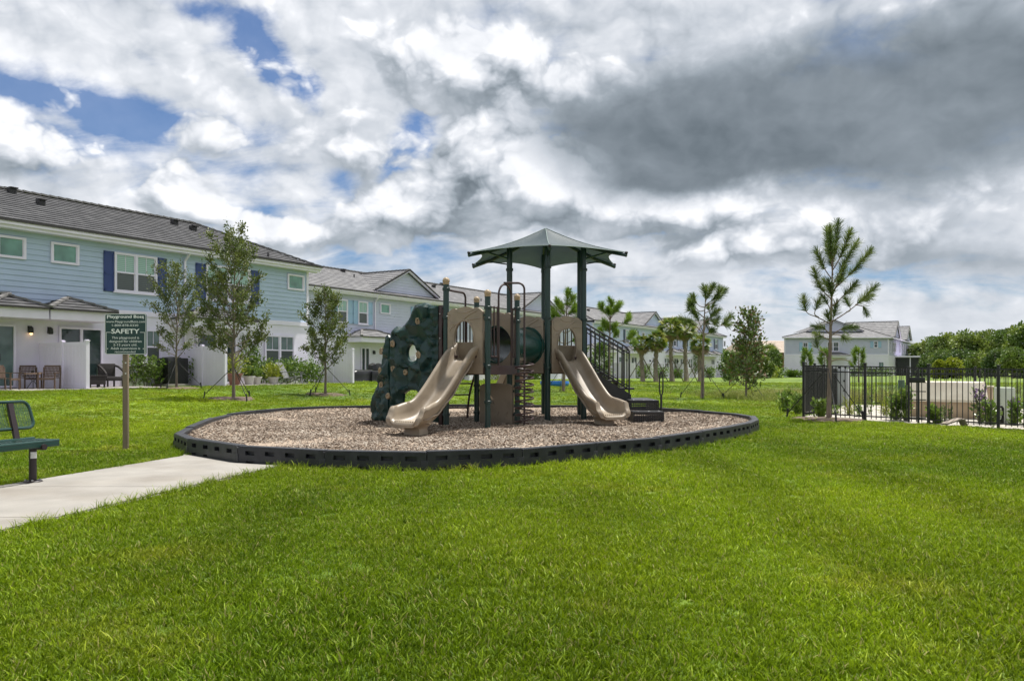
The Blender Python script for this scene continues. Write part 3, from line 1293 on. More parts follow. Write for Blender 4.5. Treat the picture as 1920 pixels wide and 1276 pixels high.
# ------------------------------------------------------------------ scattering: one object that carries its variants and its points
def scatter(name, label, variants, pts, rots, scales, material, extra_attr=None):
    """variants: list of (verts, faces, tint per vertex); the geometry nodes put one variant on every loose point"""
    V, F, var, tint = [], [], [], []
    for k, (v, f, t) in enumerate(variants):
        o = len(V)
        V += v
        F += [tuple(i + o for i in q) for q in f]
        var += [k] * len(v)
        tint += list(t)
    o = len(V)
    n = len(pts)
    allv = np.concatenate([np.array(V, float), np.asarray(pts, float)])
    me = bpy.data.meshes.new(name)
    me.from_pydata(allv.tolist(), [], F)
    a = me.attributes.new('variant', 'INT', 'POINT')
    a.data.foreach_set('value', np.array(var + [-1] * n, dtype=np.int32))
    a = me.attributes.new('tint', 'FLOAT', 'POINT')
    a.data.foreach_set('value', np.array(tint + [0] * n, dtype=np.float32))
    a = me.attributes.new('rot', 'FLOAT_VECTOR', 'POINT')
    a.data.foreach_set('vector', np.concatenate([np.zeros((o, 3)), rots]).astype(np.float32).ravel())
    a = me.attributes.new('scl', 'FLOAT_VECTOR', 'POINT')
    a.data.foreach_set('vector', np.concatenate([np.ones((o, 3)), scales]).astype(np.float32).ravel())
    a = me.attributes.new('pick', 'INT', 'POINT')
    a.data.foreach_set('value', np.concatenate([np.zeros(o), NPR.integers(0, len(variants), n)]).astype(np.int32))
    me.materials.append(material)
    ob = bpy.data.objects.new(name, me)
    COL.objects.link(ob)
    tag(ob, label, None, None, 'stuff')
    ng = bpy.data.node_groups.new(name + '_scatter', 'GeometryNodeTree')
    ng.interface.new_socket('Geometry', in_out='INPUT', socket_type='NodeSocketGeometry')
    ng.interface.new_socket('Geometry', in_out='OUTPUT', socket_type='NodeSocketGeometry')
    N, L = ng.nodes, ng.links
    gi, go = N.new('NodeGroupInput'), N.new('NodeGroupOutput')

    def attr(nm, dt):
        q = N.new('GeometryNodeInputNamedAttribute')
        q.data_type = dt
        q.inputs['Name'].default_value = nm
        return q.outputs['Attribute']

    def sep(k):
        c = N.new('FunctionNodeCompare')
        c.data_type = 'INT'
        c.operation = 'EQUAL'
        ins = [s for s in c.inputs if s.type == 'INT']
        L.new(attr('variant', 'INT'), ins[0])
        ins[1].default_value = k
        s = N.new('GeometryNodeSeparateGeometry')
        s.domain = 'POINT'
        L.new(gi.outputs[0], s.inputs['Geometry'])
        L.new(c.outputs['Result'], s.inputs['Selection'])
        return s.outputs['Selection']
    g2i = N.new('GeometryNodeGeometryToInstance')
    for k in reversed(range(len(variants))):
        L.new(sep(k), g2i.inputs[0])
    ip = N.new('GeometryNodeInstanceOnPoints')
    L.new(sep(-1), ip.inputs['Points'])
    L.new(g2i.outputs[0], ip.inputs['Instance'])
    ip.inputs['Pick Instance'].default_value = True
    L.new(attr('pick', 'INT'), ip.inputs['Instance Index'])
    e2r = N.new('FunctionNodeEulerToRotation')
    L.new(attr('rot', 'FLOAT_VECTOR'), e2r.inputs[0])
    L.new(e2r.outputs[0], ip.inputs['Rotation'])
    L.new(attr('scl', 'FLOAT_VECTOR'), ip.inputs['Scale'])
    L.new(ip.outputs[0], go.inputs[0])
    md = ob.modifiers.new('scatter', 'NODES')
    md.node_group = ng
    return ob


def tuft(nb, rad_, hmin, hmax, wid, lean, segs=3):
    v, f, t = [], [], []
    for _ in range(nb):
        a = RND.uniform(0, 2 * math.pi)
        r = rad_ * math.sqrt(RND.random())
        x, y = r * math.cos(a), r * math.sin(a)
        h = RND.uniform(hmin, hmax)
        la = RND.uniform(0, 2 * math.pi)
        ll = RND.uniform(.15, 1.0) * lean * h
        w = wid * RND.uniform(.7, 1.3)
        fa = RND.uniform(0, math.pi)
        dx, dy = math.cos(fa) * w / 2, math.sin(fa) * w / 2
        tn = RND.random()
        o = len(v)
        for s in range(segs + 1):
            q = s / segs
            px, py, pz = x + math.cos(la) * ll * q * q, y + math.sin(la) * ll * q * q, h * (q - .22 * q * q * min(1, lean))
            k = (1 - q) ** .55 if s < segs else 0.12
            v.append((px - dx * k, py - dy * k, pz))
            v.append((px + dx * k, py + dy * k, pz))
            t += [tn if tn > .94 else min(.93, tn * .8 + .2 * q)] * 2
        for s in range(segs):
            f.append((o + 2 * s, o + 2 * s + 1, o + 2 * s + 3, o + 2 * s + 2))
    return v, f, t


def scatter_points(dens_bands, spread=.74, margin=4.2, keep=None):
    out = []
    for y0, y1, dens in dens_bands:
        xm = spread * y1 + margin
        n = int(dens * 2 * xm * (y1 - y0))
        X = NPR.uniform(-xm, xm, n)
        Y = NPR.uniform(y0, y1, n)
        k = np.abs(X) < spread * np.maximum(Y, 0) + margin
        X, Y = X[k], Y[k]
        if keep is not None:
            k = keep(X, Y)
            X, Y = X[k], Y[k]
        out.append(np.stack([X, Y], 1))
    return out


RINGOUT = [(cxr + (x - cxr) * 1.012, cyr + (y - cyr) * 1.012) for x, y in RING]
PADS = []          # filled by the houses: patio slabs without grass


def lawn_keep(X, Y):
    k = ~np_in_poly(RINGOUT, X, Y) & ~np_in_poly(PATHP, X, Y) & ~np_in_poly(YARDP, X, Y)
    pn = np.hypot((X - PC[0]) / PRX, (Y - PC[1]) / PRY)
    k &= pn > 1.05
    rx, ry = X + 17.44, Y - 27.07
    b = rx * NRM.x + ry * NRM.y
    a = rx * DIR.x + ry * DIR.y
    k &= ~((b < 2.45) & (a < 16.5)) & (b > -6.0)
    # worn patch at the sign post keeps fewer blades
    return k


def make_grass():
    bands = [(1.6, 4.2, 900), (4.2, 7, 720), (7, 11, 430), (11, 17, 190), (17, 26, 70), (26, 44, 26), (44, 62, 9)]
    pts = scatter_points(bands, keep=lawn_keep)
    P, R_, S_ = [], [], []
    for (y0, y1, d), q in zip(bands, pts):
        z = np.array([terrain(a, b) for a, b in q]) if len(q) else np.zeros(0)
        P.append(np.column_stack([q, z - .006]))
        n = len(q)
        R_.append(np.column_stack([NPR.normal(0, .16, n), NPR.normal(0, .16, n), NPR.uniform(0, 6.28, n)]))
        base = 1.0 if y1 <= 7 else (1.1 if y1 <= 11 else (1.3 if y1 <= 17 else (1.7 if y1 <= 26 else (2.3 if y1 <= 44 else 3.2))))
        lump = .82 + .36 * np.sin(q[:, 0] * 2.3 + 1.1 * np.sin(q[:, 1] * 1.7)) * np.sin(q[:, 1] * 2.9 + .6) * .6
        s = base * NPR.uniform(.75, 1.25, n) * (lump + .15)
        zf = s * (1 if y1 <= 11 else (.85 if y1 <= 17 else (.6 if y1 <= 26 else .42)))
        S_.append(np.column_stack([s, s, zf]))
    variants = [tuft(34, .070, .017, .042, .0070, .75) for _ in range(5)] + [tuft(26, .070, .022, .052, .0082, .9) for _ in range(3)]
    scatter('grass', 'mown lawn grass blades all over the green', variants, np.concatenate(P), np.concatenate(R_), np.concatenate(S_), BLADE)
    # taller fringe against the border, path and fence posts
    F = []
    for poly, step, off in ((RINGOUT, .03, .02),):
        for i in range(len(poly)):
            a, b = Vector((*poly[i], 0)), Vector((*poly[(i + 1) % len(poly)], 0))
            L_ = (b - a).length
            nx = Vector(((b - a).y, -(b - a).x, 0)).normalized()
            for k in range(int(L_ / step)):
                p = a.lerp(b, RND.random()) + nx * (off + abs(RND.gauss(0, .035)))
                if not in_poly(PATHP, p.x, p.y):
                    F.append((p.x, p.y))
    for A, B in zip(PATH_R, PATH_R[1:]):
        a, b = Vector((*A, 0)), Vector((*B, 0))
        nx = Vector(((b - a).y, -(b - a).x, 0)).normalized()
        for k in range(int((b - a).length / .028)):
            p = a.lerp(b, RND.random()) + nx * (.0 + abs(RND.gauss(0, .03)))
            F.append((p.x, p.y))
    for A, B in zip(PATH_L, PATH_L[1:]):
        a, b = Vector((*A, 0)), Vector((*B, 0))
        nx = Vector((-(b - a).y, (b - a).x, 0)).normalized()
        for k in range(int((b - a).length / .03)):
            p = a.lerp(b, RND.random()) + nx * (.0 + abs(RND.gauss(0, .03)))
            F.append((p.x, p.y))
    F = np.array(F)
    n = len(F)
    P = np.column_stack([F, np.zeros(n)])
    scatter('edge_grass', 'longer grass left uncut along the border ring and the path edges', [tuft(9, .03, .05, .13, .006, .9) for _ in range(4)], P,
            np.column_stack([NPR.normal(0, .2, n), NPR.normal(0, .2, n), NPR.uniform(0, 6.28, n)]), np.repeat(NPR.uniform(.6, 1.15, n)[:, None], 3, 1), BLADE)


def make_chips():
    n = 84000
    X = NPR.uniform(-5.9, 4.9, n)
    Y = NPR.uniform(8.7, 20.6, n)
    k = np_in_poly(INN, X, Y)
    # nearer chips are seen one by one: thin the far half
    k &= (NPR.random(n) < np.clip(1.25 - (Y - 9) / 16, .35, 1))
    X, Y = X[k], Y[k]
    n = len(X)
    ang = np.arctan2(Y - cyr, X - cxr)
    pa = np.array([math.atan2(y - cyr, x - cxr) for x, y in INN])
    pr = np.array([math.hypot(y - cyr, x - cxr) for x, y in INN])
    o_ = np.argsort(pa)
    rr = np.hypot(Y - cyr, X - cxr) / np.interp(ang, pa[o_], pr[o_], period=2 * math.pi)
    q_ = np.clip((rr - .80) / .20, 0, 1)
    Z = np.array([mulch_z(a, b) for a, b in zip(X, Y)]) + .008 + MRISE * q_ * q_ * (3 - 2 * q_)
    variants = []
    for kk in range(7):
        l, w, h = RND.uniform(.018, .046), RND.uniform(.007, .016), RND.uniform(.004, .009)
        v, f = [], []
        for sx, sy, sz in ((-1, -1, -1), (1, -1, -1), (1, 1, -1), (-1, 1, -1), (-1, -1, 1), (1, -1, 1), (1, 1, 1), (-1, 1, 1)):
            v.append((sx * l / 2 * RND.uniform(.7, 1.2), sy * w / 2 * RND.uniform(.6, 1.3), sz * h / 2 + RND.uniform(-.004, .004)))
        f = [(0, 3, 2, 1), (4, 5, 6, 7), (0, 1, 5, 4), (1, 2, 6, 5), (2, 3, 7, 6), (3, 0, 4, 7)]
        variants.append((v, f, [RND.random()] * 8))
    mm = bpy.data.materials.new('wood_chip')
    mm.use_nodes = True
    N, L = mm.node_tree.nodes, mm.node_tree.links
    p = N['Principled BSDF']
    p.inputs['Roughness'].default_value = .9
    oi = N.new('ShaderNodeObjectInfo')
    g = N.new('ShaderNodeNewGeometry')
    wn = N.new('ShaderNodeTexWhiteNoise')
    sn = N.new('ShaderNodeVectorMath')
    sn.operation = 'SNAP'
    sn.inputs[1].default_value = (.02, .02, .5)
    L.new(g.outputs['Position'], sn.inputs[0])
    L.new(sn.outputs[0], wn.inputs['Vector'])
    cr = N.new('ShaderNodeValToRGB')
    e = cr.color_ramp.elements
    e[0].color = (.070, .050, .036, 1)
    e[1].color = (.43, .375, .31, 1)
    for pos, c in ((.25, (.140, .098, .068, 1)), (.5, (.245, .192, .145, 1)), (.75, (.325, .275, .222, 1))):
        q = e.new(pos)
        q.color = c
    n1 = N.new('ShaderNodeTexNoise')
    n1.inputs['Scale'].default_value = .9
    L.new(g.outputs['Position'], n1.inputs['Vector'])
    mr = N.new('ShaderNodeMapRange')
    mr.inputs['From Min'].default_value, mr.inputs['From Max'].default_value = .35, .65
    mr.inputs['To Min'].default_value, mr.inputs['To Max'].default_value = -.20, .16
    L.new(n1.outputs['Fac'], mr.inputs['Value'])
    ad = N.new('ShaderNodeMath')
    L.new(oi.outputs['Random'], ad.inputs[0])
    L.new(mr.outputs['Result'], ad.inputs[1])
    # trodden, darker and browner patches where children land
    for lx, ly, lr in ((-1.35, 13.0, 1.0), (1.85, 15.0, .95), (.2, 14.2, .9), (-2.6, 15.2, .8)):
        mp = N.new('ShaderNodeMapping')
        mp.vector_type = 'TEXTURE'
        mp.inputs['Location'].default_value = (lx, ly, MULZ)
        mp.inputs['Scale'].default_value = (lr * 1.3, lr, lr)
        L.new(g.outputs['Position'], mp.inputs['Vector'])
        gr = N.new('ShaderNodeTexGradient')
        gr.gradient_type = 'SPHERICAL'
        L.new(mp.outputs[0], gr.inputs[0])
        md_ = N.new('ShaderNodeMath')
        md_.operation = 'MULTIPLY_ADD'
        L.new(gr.outputs['Fac'], md_.inputs[0])
        md_.inputs[1].default_value = -.42
        L.new(ad.outputs[0], md_.inputs[2])
        ad = md_
    L.new(ad.outputs[0], cr.inputs['Fac'])
    L.new(cr.outputs['Color'], p.inputs['Base Color'])
    s = NPR.uniform(.7, 1.35, n)
    scatter('wood_chips', 'loose weathered wood chips covering the playground bed', variants, np.column_stack([X, Y, Z]),
            np.column_stack([NPR.normal(0, .35, n), NPR.normal(0, .35, n), NPR.uniform(0, 6.28, n)]), np.repeat(s[:, None], 3, 1), mm)


make_chips()

# ------------------------------------------------------------------ concrete path
CONC = mat('concrete', (.262, .245, .218), .85, .14, 2.6, .35, 140, col2=(.200, .178, .148), c2s=.9, c2lo=.47, c2hi=.72)
m = MB()


def strip(m, Lp, Rp, z, n):
    for (a0, a1, b0, b1) in zip(Lp, Lp[1:], Rp, Rp[1:]):
        pass


def path_at(pl, y):
    for (x0, y0), (x1, y1) in zip(pl, pl[1:]):
        if y <= y1:
            return x0 + (x1 - x0) * (y - y0) / (y1 - y0)
    return pl[-1][0]


joints = [-3, -1.2, .6, 2.4, 4.2, 6.0, 7.55]
for y0, y1 in zip(joints, joints[1:] + [9.3]):
    g = .006
    poly = [(path_at(PATH_L, y0), y0 + g), (path_at(PATH_R, y0), y0 + g), (path_at(PATH_R, y1), y1 - g), (path_at(PATH_L, y1), y1 - g)]
    if y1 == 9.3:
        poly = [(path_at(PATH_L, y0), y0 + g), (path_at(PATH_R, y0), y0 + g), (-2.68, 9.20), (-3.28, 9.44), (-4.30, 10.42), (path_at(PATH_L, 10.2), 10.2)]
    m.prism(poly, -.08, .028)
m.prism([(-7.28, -3), (-5.52, -3), (-2.70, 9.15), (-3.28, 9.42), (-4.28, 10.4)], -.09, .016)
o = m.build('path', CONC, None, smooth=0, loc=(-4, 6, 0))
tag(o, 'pale concrete path running from the lower left to the border ring', None, None, 'structure')

# ------------------------------------------------------------------ safety sign
SY = 11.2
SX = -5.46
SG = thing('safety_sign', 'dark green playground safety sign with white lettering on a brown post', 'sign', (SX, SY, 0))
m = MB()
m.box((SX, SY + .035, .78), (.072, .045, 1.72), bev=.004)
m.box((SX, SY + .035, .0), (.074, .047, .06))
po = m.build('post', mat('sign_post', (.20, .155, .105), .8, .15, 3, .3, 90, stretch=(14, 14, 1.2)), SG)
for z in (1.225, 1.075):
    m = MB()
    m.lathe([(.011, 0), (.011, .004), (.006, .008)], (0, 0, 0), 10)
    m.v = [(SX + .01 + x, SY + .0125 - zz, z + y) for x, y, zz in m.v]
    m.build('bolt', mat('bolt_white', (.7, .7, .7), .4, .1, 30), po)
BW, BZ0, BZ1 = .585, 1.345, 1.918
bcx, bcz = SX + .015, (BZ0 + BZ1) / 2


def rrect(x0, x1, z0, z1, r, n=5):
    pts = []
    for cx, cz, a0 in ((x1 - r, z0 + r, -90), (x1 - r, z1 - r, 0), (x0 + r, z1 - r, 90), (x0 + r, z0 + r, 180)):
        for i in range(n + 1):
            a = rad(a0 + 90 * i / n)
            pts.append((cx + r * math.cos(a), cz + r * math.sin(a)))
    return pts


m = MB(Matrix.Translation((0, SY, 0)))
m.plate(rrect(bcx - BW / 2, bcx + BW / 2, BZ0, BZ1, .03), [], -.004, .012)
SGREEN = mat('sign_green', (.008, .042, .040), .45, .06, 4)
bo = m.build('board', SGREEN, SG)
WHT = mat('sign_white', (.80, .82, .80), .5, .04, 10)
m = MB(Matrix.Translation((0, SY, 0)))
a, b = rrect(bcx - BW / 2 + .002, bcx + BW / 2 - .002, BZ0 + .002, BZ1 - .002, .029), rrect(bcx - BW / 2 + .008, bcx + BW / 2 - .008, BZ0 + .008, BZ1 - .008, .024)
m.plate(a, [b], -.0062, -.0045)
# inner frame, open at the top where SAFETY breaks it
zf = 1.655
fx0, fx1, fz0 = bcx - BW / 2 + .022, bcx + BW / 2 - .022, BZ0 + .014
for p, q in (((fx0, zf), (fx0, fz0)), ((fx1, zf), (fx1, fz0)), ((fx0, zf), (fx0 + .062, zf)), ((fx1, zf), (fx1 - .062, zf))):
    x0, x1 = min(p[0], q[0]) - .003, max(p[0], q[0]) + .003
    z0, z1 = min(p[1], q[1]) - .003, max(p[1], q[1]) + .003
    m.plate([(x0, z0), (x1, z0), (x1, z1), (x0, z1)], [], -.0072, -.0066)
m.build('border_line', WHT, bo, smooth=0)


def lettering(lines, y, parent, name, material, rz=None):
    V, F = [], []
    for txt, cx, cz, h, wmax, bold in lines:
        cu = bpy.data.curves.new('t', 'FONT')
        cu.body = txt
        cu.align_x = 'CENTER'
        cu.size = h * 1.42
        cu.offset = bold * h
        cu.resolution_u = 3
        ob = bpy.data.objects.new('t', cu)
        COL.objects.link(ob)
        bpy.context.view_layer.update()
        dg = bpy.context.evaluated_depsgraph_get()
        me = bpy.data.meshes.new_from_object(ob.evaluated_get(dg))
        xs = [v.co.x for v in me.vertices]
        wd = max(xs) - min(xs)
        mid = (max(xs) + min(xs)) / 2
        k = wmax / wd if wmax else 1
        o = len(V)
        for v in me.vertices:
            V.append((cx + (v.co.x - mid) * k, y, cz + v.co.y - h * .5))
        F += [tuple(i + o for i in p.vertices) for p in me.polygons]
        bpy.data.objects.remove(ob)
        bpy.data.curves.remove(cu)
        bpy.data.meshes.remove(me)
    m = MB()
    m.add(V, F)
    return m.build(name, material, parent, smooth=0)


def zrow(py):      # row of the sign in photo pixels to height
    return CAMZ + (HYP - py) / FOC * SY


lettering([('Playground Boss', bcx, zrow(593.2), .040, .52, .035), ('www.PlaygroundBoss.com', bcx + .002, zrow(602.6), .031, .545, .006), ('1-800-878-0320', bcx - .004, zrow(609.6), .030, .37, .004),
           ('SAFETY', bcx, zrow(620.6), .064, .40, .03), ('This playground is', bcx, zrow(632.6), .034, .385, .004), ('designed for children', bcx, zrow(639.4), .034, .455, .004), ('2-12 years old.', bcx - .003, zrow(646.0), .032, .335, .004),
           ('Adult supervision is', bcx, zrow(652.6), .034, .415, .004), ('recommended', bcx - .004, zrow(659.0), .030, .29, .004)], SY - .0070, bo, 'lettering', WHT)
for sx in (-1, 1):
    for z in (1.852, 1.425):
        m = MB()
        m.ball((bcx + sx * .252, SY - .006, z), .008, 8)
        m.build('screw', mat('bolt_white', (.7, .7, .7)), bo)

# ------------------------------------------------------------------ bench
BD = Vector((.30, .954, 0)).normalized()            # along the bench
BP = Vector((-4.74, 7.86, .028))                    # far pedestal
BE = thing('park_bench', 'dark green metal bench with perforated backrest beside the path', 'bench', BP)
FW = frame((BP.x, BP.y, 0), BD)                     # x along bench (far end +), -y towards the path
LB = 1.83
GRB = mat('bench_green', (.005, .036, .028), .38, .10, 6, .08, 150)
BRB = mat('bench_brown', (.020, .012, .014), .45, .12, 8, .05, 120)


def lattice(m, x0, x1, z0, z1, place, cell=.045, wb=.013, th=.006):
    """expanded-metal sheet: diamond strands; place maps (x, t) to a point"""
    nx = int((x1 - x0) / cell)
    nz = max(2, int((z1 - z0) / (cell * .62)))
    for i in range(nx):
        for j in range(nz):
            cx = x0 + (i + .5) * (x1 - x0) / nx
            cz = z0 + (j + .5) * (z1 - z0) / nz
            hx, hz = (x1 - x0) / nx / 2, (z1 - z0) / nz / 2
            out = [(cx - hx, cz), (cx, cz - hz), (cx + hx, cz), (cx, cz + hz)]
            s = .56
            inn = [(cx + (p[0] - cx) * s, cz + (p[1] - cz) * s) for p in out]
            cor = [(cx - hx, cz - hz), (cx + hx, cz - hz), (cx + hx, cz + hz), (cx - hx, cz + hz)]
            vs = [place(*p) for p in out + inn + cor]
            fs = [(q, (q + 1) % 4, 4 + (q + 1) % 4, 4 + q) for q in range(4)]
            s2 = .5
            m.add(vs, fs)
            # small corner fillets so that neighbouring diamonds join
            for q in range(4):
                a_, b_ = q, (q + 1) % 4
                c = cor[(q + 0) % 4]
                c = cor[q] if q < 4 else c
            for (ia, ib, ic) in ((0, 1, 0), (1, 2, 1), (2, 3, 2), (3, 0, 3)):
                c = cor[ic]
                s_ = .42
                pa, pb = out[ia], out[ib]
                mid = ((pa[0] + pb[0]) / 2, (pa[1] + pb[1]) / 2)
                q1 = (mid[0] + (c[0] - mid[0]) * s_, mid[1] + (c[1] - mid[1]) * s_)
                m.add([place(*pa), place(*q1), place(*pb)], [(0, 1, 2)])


xe0, xe1 = -LB + .19, .19
# seat: shallow tray with rolled front edge
m = MB(FW)
yb, yf = .20, -.12


def seat_pt(x, t):
    return (x, yb + (yf - yb) * t, .425 + .010 * math.cos(t * math.pi * 2) * 0 + .012 * (1 - t))


lattice(m, xe0 + .02, xe1 - .02, .06, .94, seat_pt, .05)
for t, r in ((0, .016), (1, .016)):
    m.tube([seat_pt(xe0, t), seat_pt(xe1, t)], r, 8)
m.box(((xe0 + xe1) / 2, yf - .008, .402), (xe1 - xe0, .012, .062), bev=.004)
m.box(((xe0 + xe1) / 2, yb + .008, .414), (xe1 - xe0, .012, .05), bev=.004)
for x in (xe0, xe1):
    m.box((x, (yb + yf) / 2, .408), (.014, yb - yf, .058), bev=.004)
    m.box((x + (.03 if x == xe0 else -.03), (yb + yf) / 2, .432), (.07, yb - yf - .01, .006))
m.build('seat', GRB, BE)
# backrest
m = MB(FW)


def back_pt(x, t):
    return (x, yb + .045 + .10 * t, .545 + .265 * t)


xb0, xb1 = xe0 + .0, xe1 + .05
lattice(m, xb0 + .02, xb1 - .02, .05, .95, back_pt, .05)
rim = []
for cx, ct, a0 in ((xb1 - .07, .26, -90), (xb1 - .07, .74, 0), (xb0 + .07, .74, 90), (xb0 + .07, .26, 180)):
    for i in range(7):
        a = rad(a0 + 15 * i)
        rim.append(back_pt(cx + .07 * math.cos(a), ct + .26 * math.sin(a)))
m.tube(rim, .016, 8, closed=True)
m.build('backrest', GRB, BE)
for k, x in enumerate((0, -LB + .84)):
    m = MB(FW)
    m.tube([(x, 0, .03), (x, 0, .395)], .034, 14)
    m.lathe([(.085, .028), (.088, .034), (.080, .040)], (x, 0, 0), 18)
    pd = m.build('pedestal', BRB, BE)
    for q in range(4):
        m = MB(FW)
        a = rad(45 + 90 * q)
        m.lathe([(.011, .038), (.011, .052), (.006, .056)], (x + .062 * math.cos(a), .062 * math.sin(a), 0), 6)
        m.build('bolt', STEEL, pd)
    if k == 0:
        m = MB(FW)
        vs, fs = [], []
        for i in range(7):
            a = rad(-165 + 18 * i * 1.0)
            for z in (.262, .325):
                vs.append((x + .0352 * math.cos(a), .0352 * math.sin(a), z))
        for i in range(6):
            fs.append((2 * i, 2 * i + 2, 2 * i + 3, 2 * i + 1))
        m.add(vs, fs)
        m.build('sticker', mat('sticker_white', (.62, .62, .62), .5, .12, 40), pd)
    m = MB(FW)
    m.tube([(x, -.155, .375), (x, .20, .375)], .030, 12)
    m.build('cross_arm', BRB, BE)
    m = MB(FW)
    m.beam((x, .185, .36), (x, .30, .795), .055, .03)
    m.build('back_post', BRB, BE)
# ================================================================== houses
SIDE_BLUE = mat('siding_blue', (.445, .535, .690), .65, .05, 1.2, .05, 30)
SIDE_GREY = mat('siding_grey', (.535, .545, .690), .65, .05, 1.2, .05, 30)
SIDE_PALE = mat('siding_pale', (.505, .555, .760), .65, .05, 1.2, .05, 30)
SIDE_SAGE = mat('siding_sage', (.500, .500, .635), .65, .05, 1.2, .05, 30)
STUCCO = mat('stucco_white', (.78, .735, .865), .85, .05, .8, .25, 60, col2=(.72, .70, .785), c2s=.7, c2lo=.5, c2hi=.8)
TRIMW = mat('trim_white', (.80, .745, .89), .55, .04, 3)
VINYL = mat('vinyl_white', (.80, .75, .88), .40, .03, 2)
ROOFM = mat('roof_tile', (.135, .133, .138), .75, .22, 2.2, .35, 30, col2=(.190, .186, .188), c2s=1.7, c2lo=.42, c2hi=.66)
ROOFK = mat('roof_tile_dark', (.040, .040, .044), .75, .25, 2.2, .35, 30, col2=(.072, .071, .074), c2s=2.2, c2lo=.45, c2hi=.7)
ROOFX = [ROOFM]
RIDGEM = mat('ridge_tile', (.17, .163, .158), .8, .25, 3, .3, 30)
ROOFD = mat('roof_edge', (.035, .032, .032), .7, .2, 6)
SHUT_B = mat('shutter_blue', (.028, .054, .200), .5, .06, 3)
SHUT_L = mat('shutter_light', (.32, .47, .66), .5, .06, 3)
SHUT_D = mat('shutter_dark', (.045, .07, .12), .5, .06, 3)
VENTM = mat('roof_vent', (.03, .028, .03), .6, .1, 6)
LAMPM = mat('lamp_black', (.02, .02, .022), .4, .1, 10)


def glass_mat(key, col, rough=.06, blind=None):
    m_ = bpy.data.materials.new(key)
    m_.use_nodes = True
    N, L = m_.node_tree.nodes, m_.node_tree.links
    p = N['Principled BSDF']
    p.inputs['Roughness'].default_value = rough
    p.inputs['Specular IOR Level'].default_value = .7
    g = N.new('ShaderNodeNewGeometry')
    n = N.new('ShaderNodeTexNoise')
    n.inputs['Scale'].default_value = 1.3
    L.new(g.outputs['Position'], n.inputs['Vector'])
    if blind:
        # horizontal blind slats seen through the glass
        s = N.new('ShaderNodeSeparateXYZ')
        L.new(g.outputs['Position'], s.inputs[0])
        w = N.new('ShaderNodeMath')
        w.operation = 'MULTIPLY'
        w.inputs[1].default_value = 2 * math.pi / .075
        L.new(s.outputs['Z'], w.inputs[0])
        si = N.new('ShaderNodeMath')
        si.operation = 'SINE'
        L.new(w.outputs[0], si.inputs[0])
        mr = N.new('ShaderNodeMapRange')
        mr.inputs['From Min'].default_value, mr.inputs['From Max'].default_value = -1, .2
        L.new(si.outputs[0], mr.inputs['Value'])
        mx = N.new('ShaderNodeMix')
        mx.data_type = 'RGBA'
        mx.inputs[6].default_value = (*[c * .6 for c in blind], 1)
        mx.inputs[7].default_value = (*blind, 1)
        L.new(mr.outputs[0], mx.inputs[0])
        L.new(mx.outputs[2], p.inputs['Base Color'])
    else:
        mr = N.new('ShaderNodeMapRange')
        mr.inputs['From Min'].default_value, mr.inputs['From Max'].default_value = .35, .65
        L.new(n.outputs['Fac'], mr.inputs['Value'])
        mx = N.new('ShaderNodeMix')
        mx.data_type = 'RGBA'
        mx.inputs[6].default_value = (*[c * .65 for c in col], 1)
        mx.inputs[7].default_value = (*[c * 1.3 for c in col], 1)
        L.new(mr.outputs[0], mx.inputs[0])
        L.new(mx.outputs[2], p.inputs['Base Color'])
    return m_


GL_UP = glass_mat('glass_blind', (0, 0, 0), .08, (.34, .52, .46))
GL_LOW = glass_mat('glass_screen', (0, 0, 0), .20, (.062, .080, .074))
GL_GREEN = glass_mat('glass_green', (.12, .26, .215), .10)
GL_DOOR = glass_mat('glass_door', (.030, .050, .050), .05)
GL_CURT = glass_mat('glass_curtain', (.10, .155, .15), .10)


